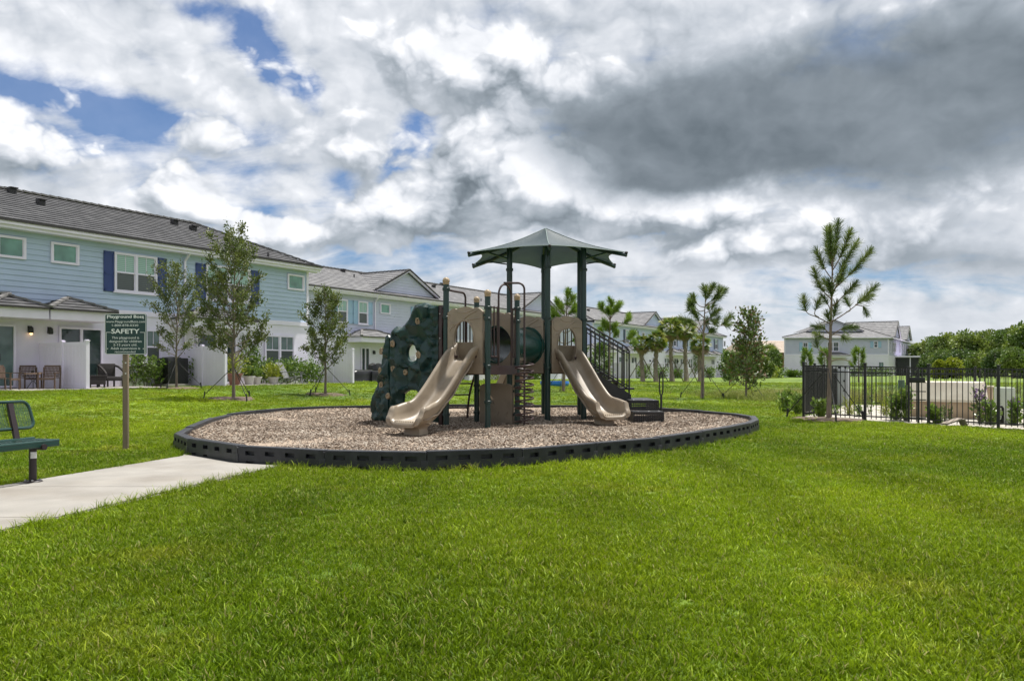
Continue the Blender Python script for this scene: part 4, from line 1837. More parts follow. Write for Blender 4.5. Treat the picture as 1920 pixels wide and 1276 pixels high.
class House:
    """local frame: x along the facade (away from the camera), -y out of the facade, z up in world metres"""
    def __init__(s, name, label, O, xdir, siding, gzv, cat='townhouse'):
        s.root = thing(name, label, cat, (O[0], O[1], gzv), math.atan2(xdir[1], xdir[0]))
        s.M = frame((O[0], O[1], 0), xdir)
        s.siding, s.g = siding, gzv
        s.O, s.x = Vector((O[0], O[1], 0)), Vector((xdir[0], xdir[1], 0)).normalized()
        s.out = Vector((s.x.y, -s.x.x, 0))

    def fx(s, px, py, off=0.0):
        """where the sight line of a photo pixel meets the facade (moved out by off): local x, height"""
        d = Vector(((px - CXP) / FOC, 1, 0))
        O = s.O + s.out * off
        # d*Y = O + x*a
        det = d.x * (-s.x.y) - (-s.x.x) * d.y
        Y = (O.x * (-s.x.y) - (-s.x.x) * O.y) / det
        a = (d.x * O.y - d.y * O.x) / det
        return a, CAMZ + (HYP - py) / FOC * Y

    def mb(s):
        return MB(s.M)

    def b(s, m, name, mt, parent=None, **k):
        return m.build(name, mt, parent or s.root, **k)

    def lap(s, x0, x1, z0, z1, y=0.0, course=.195, name='siding', clip=None):
        m = s.mb()
        n = max(1, round((z1 - z0) / course))
        for i in range(n):
            za, zb = z0 + (z1 - z0) * i / n, z0 + (z1 - z0) * (i + 1) / n
            xa, xb, xc, xd = x0, x1, x1, x0
            if clip:
                (xa, xb), (xd, xc) = clip(za), clip(zb)
            m.add([(xa, y - .034, za), (xb, y - .034, za), (xc, y - .004, zb), (xd, y - .004, zb), (xa, y, za), (xb, y, za)], [(0, 1, 2, 3), (0, 4, 5, 1)])
        return s.b(m, name, s.siding, smooth=0, fixn=False)

    def window(s, x0, x1, z0, z1, units=1, hung=True, y=-.02, fw=.085, up=None, low=None, fixed=None, sill=True, mull=True):
        m = s.mb()
        d = .06
        for a, b_, c, e in ((x0, x1, z1 - fw, z1), (x0, x1, z0, z0 + fw), (x0, x0 + fw, z0 + fw, z1 - fw), (x1 - fw, x1, z0 + fw, z1 - fw)):
            m.box(((a + b_) / 2, y - d / 2, (c + e) / 2), (b_ - a, d, e - c))
        if sill:
            m.box(((x0 + x1) / 2, y - d / 2 - .012, z0 - .02), (x1 - x0 + .10, d + .025, .055))
        ux = []
        w = (x1 - x0 - 2 * fw)
        for k in range(units):
            a = x0 + fw + w * k / units
            b_ = x0 + fw + w * (k + 1) / units
            if k:
                m.box((a, y - d / 2 - .002, (z0 + z1) / 2), (.11, d, z1 - z0 - 2 * fw))
                a += .055
            if k < units - 1:
                b_ -= .055
            ux.append((a, b_))
        zm = (z0 + z1) / 2
        for a, b_ in ux:
            if hung:
                m.box(((a + b_) / 2, y - .022, zm), (b_ - a, .044, .06))
                if mull:
                    m.box(((a + b_) / 2, y - .012, (zm + z1 - fw) / 2), (.02, .02, z1 - fw - zm))
            for xx in (a + .015, b_ - .015):
                m.box((xx, y - .014, zm), (.03, .028, z1 - z0 - 2 * fw))
        w_ = s.b(m, 'window', TRIMW, smooth=0)
        for a, b_ in ux:
            if hung:
                p = s.mb()
                p.add([(a, y - .006, zm), (b_, y - .006, zm), (b_, y - .006, z1 - fw), (a, y - .006, z1 - fw)], [(0, 1, 2, 3)])
                s.b(p, 'pane', up or GL_UP, w_, smooth=0)
                p = s.mb()
                p.add([(a, y - .004, z0 + fw), (b_, y - .004, z0 + fw), (b_, y - .004, zm), (a, y - .004, zm)], [(0, 1, 2, 3)])
                s.b(p, 'pane', low or GL_LOW, w_, smooth=0)
            else:
                p = s.mb()
                p.add([(a, y - .006, z0 + fw), (b_, y - .006, z0 + fw), (b_, y - .006, z1 - fw), (a, y - .006, z1 - fw)], [(0, 1, 2, 3)])
                s.b(p, 'pane', fixed or GL_GREEN, w_, smooth=0)
        return w_

    def shutter(s, x0, x1, z0, z1, mt, y=-.02):
        m = s.mb()
        m.box(((x0 + x1) / 2, y - .014, (z0 + z1) / 2), (x1 - x0, .028, z1 - z0))
        st = (x1 - x0) * .16
        for a, b_, c, e in ((x0, x0 + st, z0, z1), (x1 - st, x1, z0, z1), (x0, x1, z0, z0 + .1), (x0, x1, z1 - .1, z1), (x0, x1, z0 + (z1 - z0) * .42, z0 + (z1 - z0) * .48)):
            m.box(((a + b_) / 2, y - .034, (c + e) / 2), (b_ - a - .003, .014, e - c - .003))
        return s.b(m, 'shutter', mt, smooth=0)

    def door(s, x0, x1, z0, z1, y=-.02, split=True, curtain=False):
        m = s.mb()
        fw, d = .075, .07
        for a, b_, c, e in ((x0, x1, z1 - fw, z1), (x0, x1, z0, z0 + .06), (x0, x0 + fw, z0 + .06, z1 - fw), (x1 - fw, x1, z0 + .06, z1 - fw)):
            m.box(((a + b_) / 2, y - d / 2, (c + e) / 2), (b_ - a, d, e - c))
        xm = (x0 + x1) / 2
        if split:
            m.box((xm, y - .03, (z0 + z1) / 2), (.10, .06, z1 - z0 - .1))
        o = s.b(m, 'sliding_door', TRIMW, smooth=0)
        for k, (a, b_) in enumerate(((x0 + fw, xm), (xm, x1 - fw))):
            p = s.mb()
            p.add([(a, y - .006, z0 + .06), (b_, y - .006, z0 + .06), (b_, y - .006, z1 - fw), (a, y - .006, z1 - fw)], [(0, 1, 2, 3)])
            s.b(p, 'pane', GL_CURT if (curtain and k == 1) else GL_DOOR, o, smooth=0)
        m = s.mb()
        m.box((xm + .09, y - .05, (z0 + z1) / 2 - .05), (.03, .04, .26), bev=.008)
        s.b(m, 'handle', LAMPM, o)
        return o

    def courses(s, m, e0, e1, r1, r0, n, t=.035, joints=True):
        """stepped rows of flat tiles on the slope e0-e1 (eave) to r0-r1 (ridge)"""
        e0, e1, r1, r0 = [Vector(p) for p in (e0, e1, r1, r0)]
        nr = (e1 - e0).cross(r0 - e0).normalized()
        if nr.z < 0:
            nr = -nr
        for i in range(n):
            a, b_ = i / n, (i + 1) / n
            p0, p1 = e0.lerp(r0, a), e1.lerp(r1, a)
            q0, q1 = e0.lerp(r0, b_), e1.lerp(r1, b_)
            vs = [p0 + nr * t, p1 + nr * t, q1 + nr * .004, q0 + nr * .004, p0 - nr * .02, p1 - nr * .02]
            m.add(vs, [(0, 1, 2, 3), (4, 5, 1, 0)])

    def ridge_cap(s, m, a, b_, w=.16, step=.36):
        a, b_ = Vector(a), Vector(b_)
        L_ = (b_ - a).length
        n = max(1, int(L_ / step))
        for i in range(n):
            p, q = a.lerp(b_, i / n), a.lerp(b_, (i + 1.06) / n)
            m.beam(p + Vector((0, 0, .075)), q + Vector((0, 0, .045)), w, .07, bev=.0)

    def fascia(s, x0, x1, y, z0, z1):
        m = s.mb()
        m.box(((x0 + x1) / 2, y + .02, (z0 + z1) / 2), (x1 - x0, .04, z1 - z0))
        m.box(((x0 + x1) / 2, y - .045, z1 - .075), (x1 - x0, .09, .13), bev=.02)      # gutter
        return s.b(m, 'gutter', TRIMW)

    def porch(s, x0, x1, out, zf0, zf1, ridge=.75, n=4):
        """small hipped roof over a patio door with its white beam"""
        m = s.mb()
        m.box(((x0 + x1) / 2, -out / 2, (zf0 + zf1) / 2), (x1 - x0, out, zf1 - zf0))
        o = s.b(m, 'porch_roof', TRIMW, smooth=0)
        m = s.mb()
        e = .10
        z = zf1 + .02
        i_ = out * .85
        zt = zf1 + .48
        A, B, C_, D = (x0 - e, -out - e, z), (x1 + e, -out - e, z), (x1 - i_, -.35, zt), (x0 + i_, -.35, zt)
        s.courses(m, A, B, C_, D, n)
        s.courses(m, (x0 - e, .0, z), A, D, (x0 + i_ * .9, 0, zt), n)
        s.courses(m, B, (x1 + e, 0, z), (x1 - i_ * .9, 0, zt), C_, n)
        m.add([(D[0], -.35, zt), (C_[0], -.35, zt), (C_[0], 0, zt + .05), (D[0], 0, zt + .05)], [(0, 1, 2, 3)])
        s.b(m, 'tiles', ROOFX[0], o, smooth=0, fixn=False)
        m = s.mb()
        m.box(((x0 + x1) / 2, -out - e, z + .005), (x1 - x0 + 2 * e, .05, .07))
        s.b(m, 'roof_edge', ROOFD, o, smooth=0)
        m = s.mb()
        s.ridge_cap(m, A, D)
        s.ridge_cap(m, B, C_)
        s.ridge_cap(m, D, C_)
        s.b(m, 'ridge', RIDGEM, o, smooth=0)
        return o

    def gable(s, xc, hw, yb, zb, zp, back, ov=.30):
        """cross gable: face at y=yb, base height zb, peak zp, roof running back to y=back"""
        m = s.mb()
        k = (zp - zb) / hw

        def clip(z):
            h = max(0.0, hw - (z - zb) / k)
            return xc - h, xc + h
        o = s.lap(xc - hw, xc + hw, zb, zp - .02, y=yb, name='gable', clip=clip)
        # bargeboards
        m = s.mb()
        for sg in (-1, 1):
            a = Vector((xc + sg * (hw + .12), yb - ov + .03, zb - .06 + .03))
            b_ = Vector((xc, yb - ov + .03, zp + .03))
            m.beam(a, b_, .04, .20, up=(0, -1, 0))
        s.b(m, 'bargeboard', TRIMW, o, smooth=0)
        m = s.mb()
        t = hw + .16
        ze = zp + .10 - k * t
        n = 9
        for sg in (-1, 1):
            e_f, e_b = (xc + sg * t, yb - ov, ze), (xc + sg * t, back, ze)
            r_f, r_b = (xc, yb - ov, zp + .10), (xc, back, zp + .10)
            if sg < 0:
                s.courses(m, e_b, e_f, r_f, r_b, n)
            else:
                s.courses(m, e_f, e_b, r_b, r_f, n)
        s.b(m, 'tiles', ROOFM, o, smooth=0, fixn=False)
        m = s.mb()
        for sg in (-1, 1):
            m.beam((xc + sg * (t + .02), yb - ov - .02, ze + .03), (xc, yb - ov - .02, zp + .16), .10, .13, up=(0, -1, 0))
        s.b(m, 'roof_edge', ROOFD, o, smooth=0)
        m = s.mb()
        s.ridge_cap(m, (xc, yb - ov, zp + .10), (xc, back, zp + .10))
        s.b(m, 'ridge', RIDGEM, o, smooth=0)
        return o

    def vent(s, x, y, z, big=True):
        m = s.mb()
        if big:
            m.box((x, y, z + .10), (.27, .26, .28), bev=.02)
            m.box((x, y - .17, z + .20), (.30, .12, .05), bev=.01)
        else:
            m.lathe([(.05, -.1), (.05, .22), (.045, .23)], (x, y, z), 10)
        return s.b(m, 'roof_vent', VENTM)

    def lamp(s, x, z, lit=False):
        m = s.mb()
        m.box((x, -.02, z), (.13, .05, .24), bev=.01)
        m.lathe([(.03, .10), (.075, .06), (.085, -.10), (.07, -.14)], (x, -.11, z), 10)
        o = s.b(m, 'wall_lamp', LAMPM)
        if lit:
            mm = bpy.data.materials.new('lamp_glow')
            mm.use_nodes = True
            p = mm.node_tree.nodes['Principled BSDF']
            p.inputs['Emission Color'].default_value = (1, .55, .22, 1)
            p.inputs['Emission Strength'].default_value = 2.2
            m = s.mb()
            m.ball((x, -.12, z - .15), .055, 8)
            s.b(m, 'bulb', mm, o)
        return o

    def downspout(s, x, z0, z1, yo=-.03):
        m = s.mb()
        m.box((x, yo - .04, (z0 + z1 - .35) / 2), (.09, .07, z1 - .35 - z0), bev=.012)
        m.beam((x, yo - .04, z1 - .36), (x, -.42, z1 - .02), .08, .07)
        m.box((x, yo - .09, z0 + .02), (.09, .16, .07))
        return s.b(m, 'downspout', TRIMW)


OV = .45
ZE0, ZE1 = 6.0, 6.22          # underside and top of the fascia


def body(h, x0, x1, depth, zband=3.28, gdrop=.4):
    m = h.mb()
    m.box(((x0 + x1) / 2, depth / 2, (h.g - gdrop + zband) / 2), (x1 - x0, depth, zband - h.g + gdrop))
    h.b(m, 'lower_wall', STUCCO, smooth=0)
    m = h.mb()
    m.box(((x0 + x1) / 2, depth / 2 + .02, (zband + ZE0 + .1) / 2), (x1 - x0 - .02, depth, ZE0 + .1 - zband))
    h.b(m, 'upper_wall', h.siding, smooth=0)
    h.lap(x0, x1, zband + .16, ZE0, y=.012)
    m = h.mb()
    m.box(((x0 + x1) / 2, -.012, zband + .06), (x1 - x0 + .04, .07, .20))
    h.b(m, 'band', TRIMW, smooth=0)
    m = h.mb()
    for x in (x0 + .06, x1 - .06):
        m.box((x, -.012, (zband + .16 + ZE0) / 2), (.13, .055, ZE0 - zband - .17))
    h.b(m, 'corner_trim', TRIMW, smooth=0)
    m = h.mb()
    m.box(((x0 + x1) / 2, -OV / 2, ZE0 - .012), (x1 - x0 + 2 * OV, OV, .024))
    h.b(m, 'soffit', TRIMW, smooth=0)


def main_roof(h, x0, x1, rx0, rx1, w, zr, n=15):
    """front slope with hipped ends; the rear slope closes it"""
    m = h.mb()
    z = ZE1
    A, B = (x0 - OV, -OV, z), (x1 + OV, -OV, z)
    R0, R1 = (rx0, -OV + w, zr), (rx1, -OV + w, zr)
    C_, D = (x1 + OV, -OV + 2 * w, z), (x0 - OV, -OV + 2 * w, z)
    h.courses(m, A, B, R1, R0, n)
    h.courses(m, C_, D, R0, R1, n)
    h.courses(m, B, C_, R1, R1, n)
    h.courses(m, D, A, R0, R0, n)
    o = h.b(m, 'roof', ROOFX[0], smooth=0, fixn=False)
    m = h.mb()
    h.ridge_cap(m, R0, R1, .26)
    h.ridge_cap(m, B, R1, .22)
    h.ridge_cap(m, A, R0, .18)
    h.b(m, 'ridge', RIDGEM, o, smooth=0)
    m = h.mb()
    m.box(((x0 + x1) / 2, -OV - .06, z + .02), (x1 - x0 + 2 * OV + .04, .20, .075))
    h.b(m, 'roof_edge', ROOFD, o, smooth=0)
    return o


# ---------------------------------------------------------------- first row house (blue siding, left)
G1 = .42
O1 = Vector((-17.44, 27.07, 0)) - NRM * OV
H1_ = House('townhouse', 'long blue-sided townhouse block with navy shutters, filling the left side of the photo', O1, DIR, SIDE_BLUE, G1)
XE = 14.75
body(H1_, -9.0, XE, 9.5)
H1_.fascia(-9 - OV, XE + OV, -OV, ZE0, ZE1)
ROOFX[0] = ROOFK
main_roof(H1_, -9.0, XE, -5.5, 11.9, 5.5, 8.42, 16)


def win_px(h, x0, y0, x1, y1, off=.03, **k):
    a, za = h.fx(x0, y0, off)
    b_, zb = h.fx(x1, y0, off)
    _, zc = h.fx(x0, y1, off)
    _, zd = h.fx(x1, y1, off)
    return h.window(a, b_, (zc + zd) / 2, (za + zb) / 2, **k)


def zx(h, px, py, off=.03):
    return h.fx(px, py, off)


z_top, z_bot = H1_.fx(213, 472)[1], H1_.fx(213, 546)[1]
a, b_ = H1_.fx(-8, 450)[0], H1_.fx(47.5, 450)[0]
zs, ze = H1_.fx(47, 487)[1], H1_.fx(47, 446.5)[1]
H1_.window(a, b_, zs, ze, hung=False, sill=False)
a, b_ = H1_.fx(94, 450)[0], H1_.fx(147, 450)[0]
H1_.window(a, b_, zs, ze, hung=False, sill=False)
a, b_ = H1_.fx(213, 480)[0], H1_.fx(293, 480)[0]
H1_.window(a, b_, z_bot, z_top, units=2)
H1_.shutter(H1_.fx(193.5, 480)[0], a - .02, z_bot - .02, z_top + .0, SHUT_B)
H1_.shutter(b_ + .02, b_ + .02 + (a - H1_.fx(193.5, 480)[0]), z_bot - .02, z_top, SHUT_B)
a, b_ = H1_.fx(385, 500)[0], H1_.fx(468, 500)[0]
H1_.window(a, b_, z_bot, z_top, units=2)
H1_.shutter(H1_.fx(366, 500)[0], a - .02, z_bot - .02, z_top, SHUT_B)
H1_.shutter(b_ + .02, H1_.fx(485, 500)[0], z_bot - .02, z_top, SHUT_B)
a, b_ = H1_.fx(538, 520)[0], H1_.fx(569, 520)[0]
H1_.window(a, b_, zs, ze, hung=False, sill=False)
for q in (-6.4,):
    H1_.window(q, q + 1.9, z_bot, z_top, units=2)
    H1_.shutter(q - .5, q - .02, z_bot - .02, z_top, SHUT_B)
    H1_.shutter(q + 1.92, q + 2.4, z_bot - .02, z_top, SHUT_B)
    H1_.window(q - .2, q + 1.8, 1.1, 2.7, units=2, up=GL_CURT)
H1_.downspout(H1_.fx(345, 500)[0], G1 + .05, ZE0 + .05)
# ground floor
H1_.porch(H1_.fx(-30, 590, 1.0)[0], H1_.fx(83, 590, 1.0)[0], 1.3, 2.86, 3.20)
H1_.porch(H1_.fx(83, 590, 1.0)[0] + .06, H1_.fx(206, 590, 1.0)[0], 1.3, 2.86, 3.20)
H1_.porch(H1_.fx(352, 600, 1.0)[0], H1_.fx(492, 600, 1.0)[0] - .6, 1.3, 2.86, 3.20)
H1_.door(H1_.fx(-45, 650)[0], H1_.fx(28, 650)[0], G1 + .06, 2.68, curtain=True)
H1_.door(H1_.fx(109, 650)[0], H1_.fx(191, 650)[0], G1 + .06, 2.68)
H1_.door(H1_.fx(366, 650)[0], H1_.fx(442, 650)[0], G1 + .06, 2.68)
H1_.lamp(H1_.fx(55, 618)[0], H1_.fx(55, 617)[1], True)
H1_.lamp(H1_.fx(92, 620)[0], H1_.fx(92, 619)[1])
H1_.lamp(H1_.fx(464, 636)[0], H1_.fx(464, 637)[1])
a, b_ = H1_.fx(240, 650)[0], H1_.fx(302, 650)[0]
zl0, zl1 = H1_.fx(496, 684)[1], H1_.fx(496, 627)[1]
H1_.window(a, b_, zl0, zl1, units=2, up=GL_CURT)
a, b_ = H1_.fx(495, 650)[0], H1_.fx(551, 650)[0]
H1_.window(a, b_, zl0, zl1, units=2, up=GL_CURT)


def on_roof(h, px, py, w, zr):
    """sight line of a pixel met with the front roof slope: local point"""
    best = None
    for k in range(200):
        t = k / 199
        y = -OV + w * t
        z = ZE1 + (zr - ZE1) * t
        x, zz = h.fx(px, py, -y)
        if best is None or abs(zz - z) < best[0]:
            best = (abs(zz - z), x, y, z)
    return best[1:]


for px, py, big in ((22, 362, True), (76, 384, True), (327, 421, True), (362, 432, True), (397, 449, False), (503, 482, False)):
    x, y, z = on_roof(H1_, px, py, 5.5, 8.42)
    H1_.vent(x, y, z, big)

ROOFX[0] = ROOFM
# ---------------------------------------------------------------- second row house (pale grey siding, set back)
G2 = .22
O2 = Vector((-12.27, 49.0, 0)) - NRM * OV
H2_ = House('townhouse', 'pale grey townhouse block with light blue shutters, set back behind the rock wall', O2, DIR, SIDE_GREY, G2)
X2E = 37.0
body(H2_, -9.0, X2E, 9.5)
H2_.fascia(-9 - OV, X2E + OV, -OV, ZE0, ZE1)
main_roof(H2_, -9.0, X2E, -5.5, X2E - 3.4, 5.5, 8.42, 15)
zt, zb = H2_.fx(651, 562)[1], H2_.fx(651, 606)[1]


def unit2(h, shift, mt, win=True):
    X = lambda px: h.fx(px, 580)[0] + shift
    for x0, x1, s0, s1 in ((632, 651, 622.5, 660.5), (670.5, 689, 661.5, 697.5)):
        h.window(X(x0), X(x1), zb, zt)
        h.shutter(X(s0), X(x0) - .02, zb, zt, mt)
        h.shutter(X(x1) + .02, X(s1), zb, zt, mt)
    h.window(X(712), X(731), H2_.fx(712, 587.5)[1], H2_.fx(712, 568)[1], hung=False, sill=False)
    a_ = X(781)
    h.window(a_, a_ + 1.1, zb, zt)
    h.shutter(X(770), a_ - .02, zb, zt, mt)
    h.shutter(a_ + 1.12, a_ + 1.12 + (a_ - .02 - X(770)), zb, zt, mt)
    h.downspout(X(702), 3.4, ZE0 + .05)


def ground2(h, shift):
    X = lambda px: h.fx(px, 680)[0] + shift
    h.porch(X(650), X(719), 1.3, 2.86, 3.20)
    h.porch(X(719) + .1, X(775), 1.3, 2.86, 3.20)
    h.door(X(676), X(692), h.g + .05, 2.55)
    h.door(X(745), X(764), h.g + .05, 2.55)
    h.window(X(800), X(822), 1.0, 2.5, units=2, up=GL_CURT)
    h.window(X(612), X(634), 1.0, 2.5, units=2, up=GL_CURT)
    h.lamp(X(700), 2.25)
    h.lamp(X(727), 2.25)


for sft in (0, 19.9):
    unit2(H2_, sft, SHUT_L)
    ground2(H2_, sft)
for xg in (10.15, 30.4):
    H2_.gable(xg, 3.55, .35, 6.52, 8.18, 5.2)
for px, py, big in ((643, 510, True), (664, 520, False), (813, 539, True), (828, 534, True), (902, 565, False)):
    x, y, z = on_roof(H2_, px, py, 5.5, 8.42)
    H2_.vent(x, y, z, big)

# ---------------------------------------------------------------- third row house (light blue siding, far)
G3 = -.12
X3S = 41.5
O3 = O2 + DIR * X3S
H3_ = House('townhouse', 'far light blue townhouse block with dark shutters behind the row of palms', O3, DIR, SIDE_PALE, G3)
X3E = 90.6 - X3S - .3
body(H3_, 0, X3E, 9.5)
H3_.fascia(-OV, X3E + OV, -OV, ZE0, ZE1)
main_roof(H3_, 0, X3E, 3.4, X3E - 3.4, 5.5, 8.42, 13)
for px in (1219, 1313):
    H3_.gable(H3_.fx(px, 600, -.8)[0], 3.5, .35, 6.52, 8.18, 5.2)
zt3, zb3 = zt, zb
for xs in (1172, 1187, 1225, 1262, 1282, 1340):
    a = H3_.fx(xs, 630)[0]
    H3_.window(a, a + 1.15, zb3, zt3, low=GL_DOOR)
    H3_.shutter(a - .52, a - .02, zb3, zt3, SHUT_D)
    H3_.shutter(a + 1.17, a + 1.67, zb3, zt3, SHUT_D)
for xs in (1155, 1203, 1247, 1300, 1356.5):
    a = H3_.fx(xs, 630)[0]
    H3_.window(a, a + .95, zt3 - 1.05, zt3 - .1, hung=False, sill=False, fixed=GL_LOW)
for x0, x1 in ((1112, 1140), (1142, 1170), (1183, 1201), (1203, 1220), (1262, 1278), (1279, 1296), (1327, 1340), (1341, 1354)):
    H3_.porch(H3_.fx(x0, 680, 1)[0], H3_.fx(x1, 680, 1)[0], 1.3, 2.86, 3.20)
for xs in (1159, 1183, 1223, 1245, 1263, 1275, 1290, 1333):
    a = H3_.fx(xs, 680)[0]
    if xs in (1183, 1263, 1275, 1333):
        H3_.door(a, a + 1.7, G3 + .05, 2.5)
    else:
        H3_.window(a, a + 1.8, 1.15, 2.5, units=2, up=GL_CURT)
for xs in (1174, 1218, 1270, 1345):
    H3_.lamp(H3_.fx(xs, 675)[0], 2.1)
for px, py, big in ((1103, 583, True), (1168, 606, False), (1180, 600, True)):
    x, y, z = on_roof(H3_, px, py, 5.5, 8.42)
    H3_.vent(x, y, z, big)

# ---------------------------------------------------------------- house across the pond (sage siding, right)
G4 = -.2
O4 = Vector((44.5, 130.0, 0))
H4_ = House('townhouse', 'sage green end-of-row townhouse across the pond with a screened porch', O4, (1, .004), SIDE_SAGE, G4)
W4 = 17.2
SD4 = Vector((.54, .842, 0))                     # direction of its long right side
m = H4_.mb()
dep = 42
sx_, sy_ = SD4.x * dep, SD4.y * dep
m.prism([(0, 0), (W4, 0), (W4 + sx_, sy_), (sx_, sy_)], G4 - .4, 3.28)
H4_.b(m, 'lower_wall', STUCCO, smooth=0)
m = H4_.mb()
m.prism([(0.02, 0.02), (W4 - .02, .02), (W4 + sx_ - .02, sy_), (sx_ + .02, sy_)], 3.28, ZE0 + .1)
H4_.b(m, 'upper_wall', SIDE_SAGE, smooth=0)
H4_.lap(0, W4, 3.44, ZE0, y=.012, course=.2)
m = H4_.mb()
m.box((W4 / 2, -.012, 3.34), (W4, .07, .22))
m.box((.1, -.012, 4.7), (.2, .05, 2.5))
m.box((W4 - .1, -.012, 4.7), (.2, .05, 2.5))
H4_.b(m, 'band', TRIMW, smooth=0)
H4_.fascia(-OV, W4 + OV, -OV, ZE0, ZE1)
m = H4_.mb()
zr4 = 8.9
ov = OV
A, B = (-ov, -ov, ZE1), (W4 + ov, -ov, ZE1)
C_, D = (W4 + sx_ + ov, sy_ + ov, ZE1), (sx_ - ov, sy_ + ov, ZE1)
R0 = ((W4 / 2) + SD4.x * 8.5, SD4.y * 8.5, zr4)
R1 = ((W4 / 2) + SD4.x * (dep - 8.5), SD4.y * (dep - 8.5), zr4)
H4_.courses(m, A, B, R0, R0, 15)
H4_.courses(m, B, C_, R1, R0, 15)
H4_.courses(m, C_, D, R1, R1, 15)
H4_.courses(m, D, A, R0, R1, 15)
ro = H4_.b(m, 'roof', ROOFM, smooth=0, fixn=False)
m = H4_.mb()
for p, q in ((A, R0), (B, R0), (R0, R1)):
    H4_.ridge_cap(m, p, q, .22, .5)
H4_.b(m, 'ridge', RIDGEM, ro, smooth=0)
m = H4_.mb()
m.beam((W4 + ov, -ov, 6.11), (W4 + sx_ + ov, sy_ + ov, 6.11), .05, .22)
H4_.b(m, 'side_gutter', TRIMW, smooth=0)
H4_.gable(9.2, 4.6, 2.2, 7.25, 8.95, 8.0)


def side_gable(dist, hw, zp):
    """gable over the long right side"""
    h = H4_
    c = Vector((W4, 0, 0)) + SD4 * dist
    n_ = Vector((SD4.y, -SD4.x, 0))
    M0 = h.M
    h.M = h.M @ frame((c.x, c.y, 0), SD4)
    h.gable(0, hw, -.35, 6.4, zp, 7.5)
    h.M = M0


side_gable(6.2, 3.9, 9.0)
side_gable(23, 3.9, 8.9)
for x0, y0, x1, y1, un in ((1505, 641.5, 1515, 658.5, 1), (1550.5, 641, 1573, 658.5, 2), (1638, 639.5, 1646, 651.5, 1)):
    a, za = H4_.fx(x0, y0)
    b_, zb_ = H4_.fx(x1, y1)
    H4_.window(a, b_, zb_, za, units=un, up=GL_LOW, low=GL_DOOR)
    if un == 1:
        H4_.shutter(a - .55, a - .02, zb_, za, SHUT_L)
        H4_.shutter(b_ + .02, b_ + .55, zb_, za, SHUT_L)
for x0, y0, x1, y1 in ((1646.5, 678, 1657.5, 696), (1506, 678, 1513, 688), (1610, 680, 1618, 696)):
    a, za = H4_.fx(x0, y0)
    b_, zb_ = H4_.fx(x1, y1)
    H4_.window(a, b_, zb_, za, units=1, up=GL_CURT, low=GL_LOW)
H4_.porch(6.0, 10.2, 1.4, 2.9, 3.2)
# right side windows
M0 = H4_.M
H4_.M = H4_.M @ frame((W4, 0, 0), SD4)
for q, w_ in ((1.6, .5), (4.2, 1.2), (6.4, 1.2), (8.6, .5), (14, 1.2), (18.5, 1.2), (22, .7), (25, 1.2), (29, 1.2), (34, 1.2), (37, 1.2)):
    H4_.window(q, q + w_, 3.9, 5.5, up=GL_LOW, low=GL_DOOR)
# screened porch
PX0, PX1, PO = 8.0, 17.0, 4.6
m = H4_.mb()
m.box(((PX0 + PX1) / 2, -PO / 2, 3.12), (PX1 - PX0 + .5, PO + .4, .26), bev=.03)
po_ = H4_.b(m, 'screen_porch', TRIMW, smooth=0)
m = H4_.mb()
for q in range(4):
    m.box((PX0 + .1 + (PX1 - PX0 - .2) * q / 3, -PO + .06, 1.4), (.16, .12, 3.2))
for y in (-PO * .5,):
    m.box((PX0 + .07, y, 1.4), (.12, .16, 3.2))
H4_.b(m, 'column', TRIMW, po_, smooth=0)
m = H4_.mb()
m.box(((PX0 + PX1) / 2, -PO + .10, 1.4), (PX1 - PX0 - .3, .03, 3.15))
m.box((PX0 + .12, -PO / 2, 1.4), (.03, PO - .3, 3.15))
H4_.b(m, 'screen', mat('insect_screen', (.035, .036, .040), .7, .2, 3), po_, smooth=0)
H4_.M = M0

# flat strip of background roofs behind the row's end
BH_ = House('house', 'distant house with a tan roof showing left of the sage green house', Vector((47.0, 160.0, 0)), (1, .1), mat('wall_brown', (.22, .10, .06), .8, .1, 2), -.2, 'house')
m = BH_.mb()
m.box((6, 6, 2.0), (13, 10, 5.0))
BH_.b(m, 'wall', MATS['wall_brown'], smooth=0)
m = BH_.mb()
BH_.courses(m, (-1.2, .2, 4.3), (13.2, .2, 4.3), (11.2, 6, 6.9), (.8, 6, 6.9), 9)
BH_.courses(m, (13.2, 11.8, 4.3), (-1.2, 11.8, 4.3), (.8, 6, 6.9), (11.2, 6, 6.9), 9)
BH_.courses(m, (-1.2, 11.8, 4.3), (-1.2, .2, 4.3), (.8, 6, 6.9), (.8, 6, 6.9), 9)
BH_.b(m, 'roof', mat('roof_tan', (.36, .29, .23), .8, .15, 2), smooth=0, fixn=False)

# ---------------------------------------------------------------- patios
m = MB(H1_.M)
for px0, px1 in ((-60, 235), (362, 500)):
    a, b_ = H1_.fx(px0, 700)[0], H1_.fx(px1, 700)[0]
    m.box(((a + b_) / 2, -1.55, G1 - .05), (b_ - a, 3.1, .16), bev=.01)
tag(m.build('pavement', CONC, None, smooth=0, loc=(O1.x, O1.y, G1)), 'pale concrete patio slabs along the foot of the blue townhouse', None, None, 'structure')

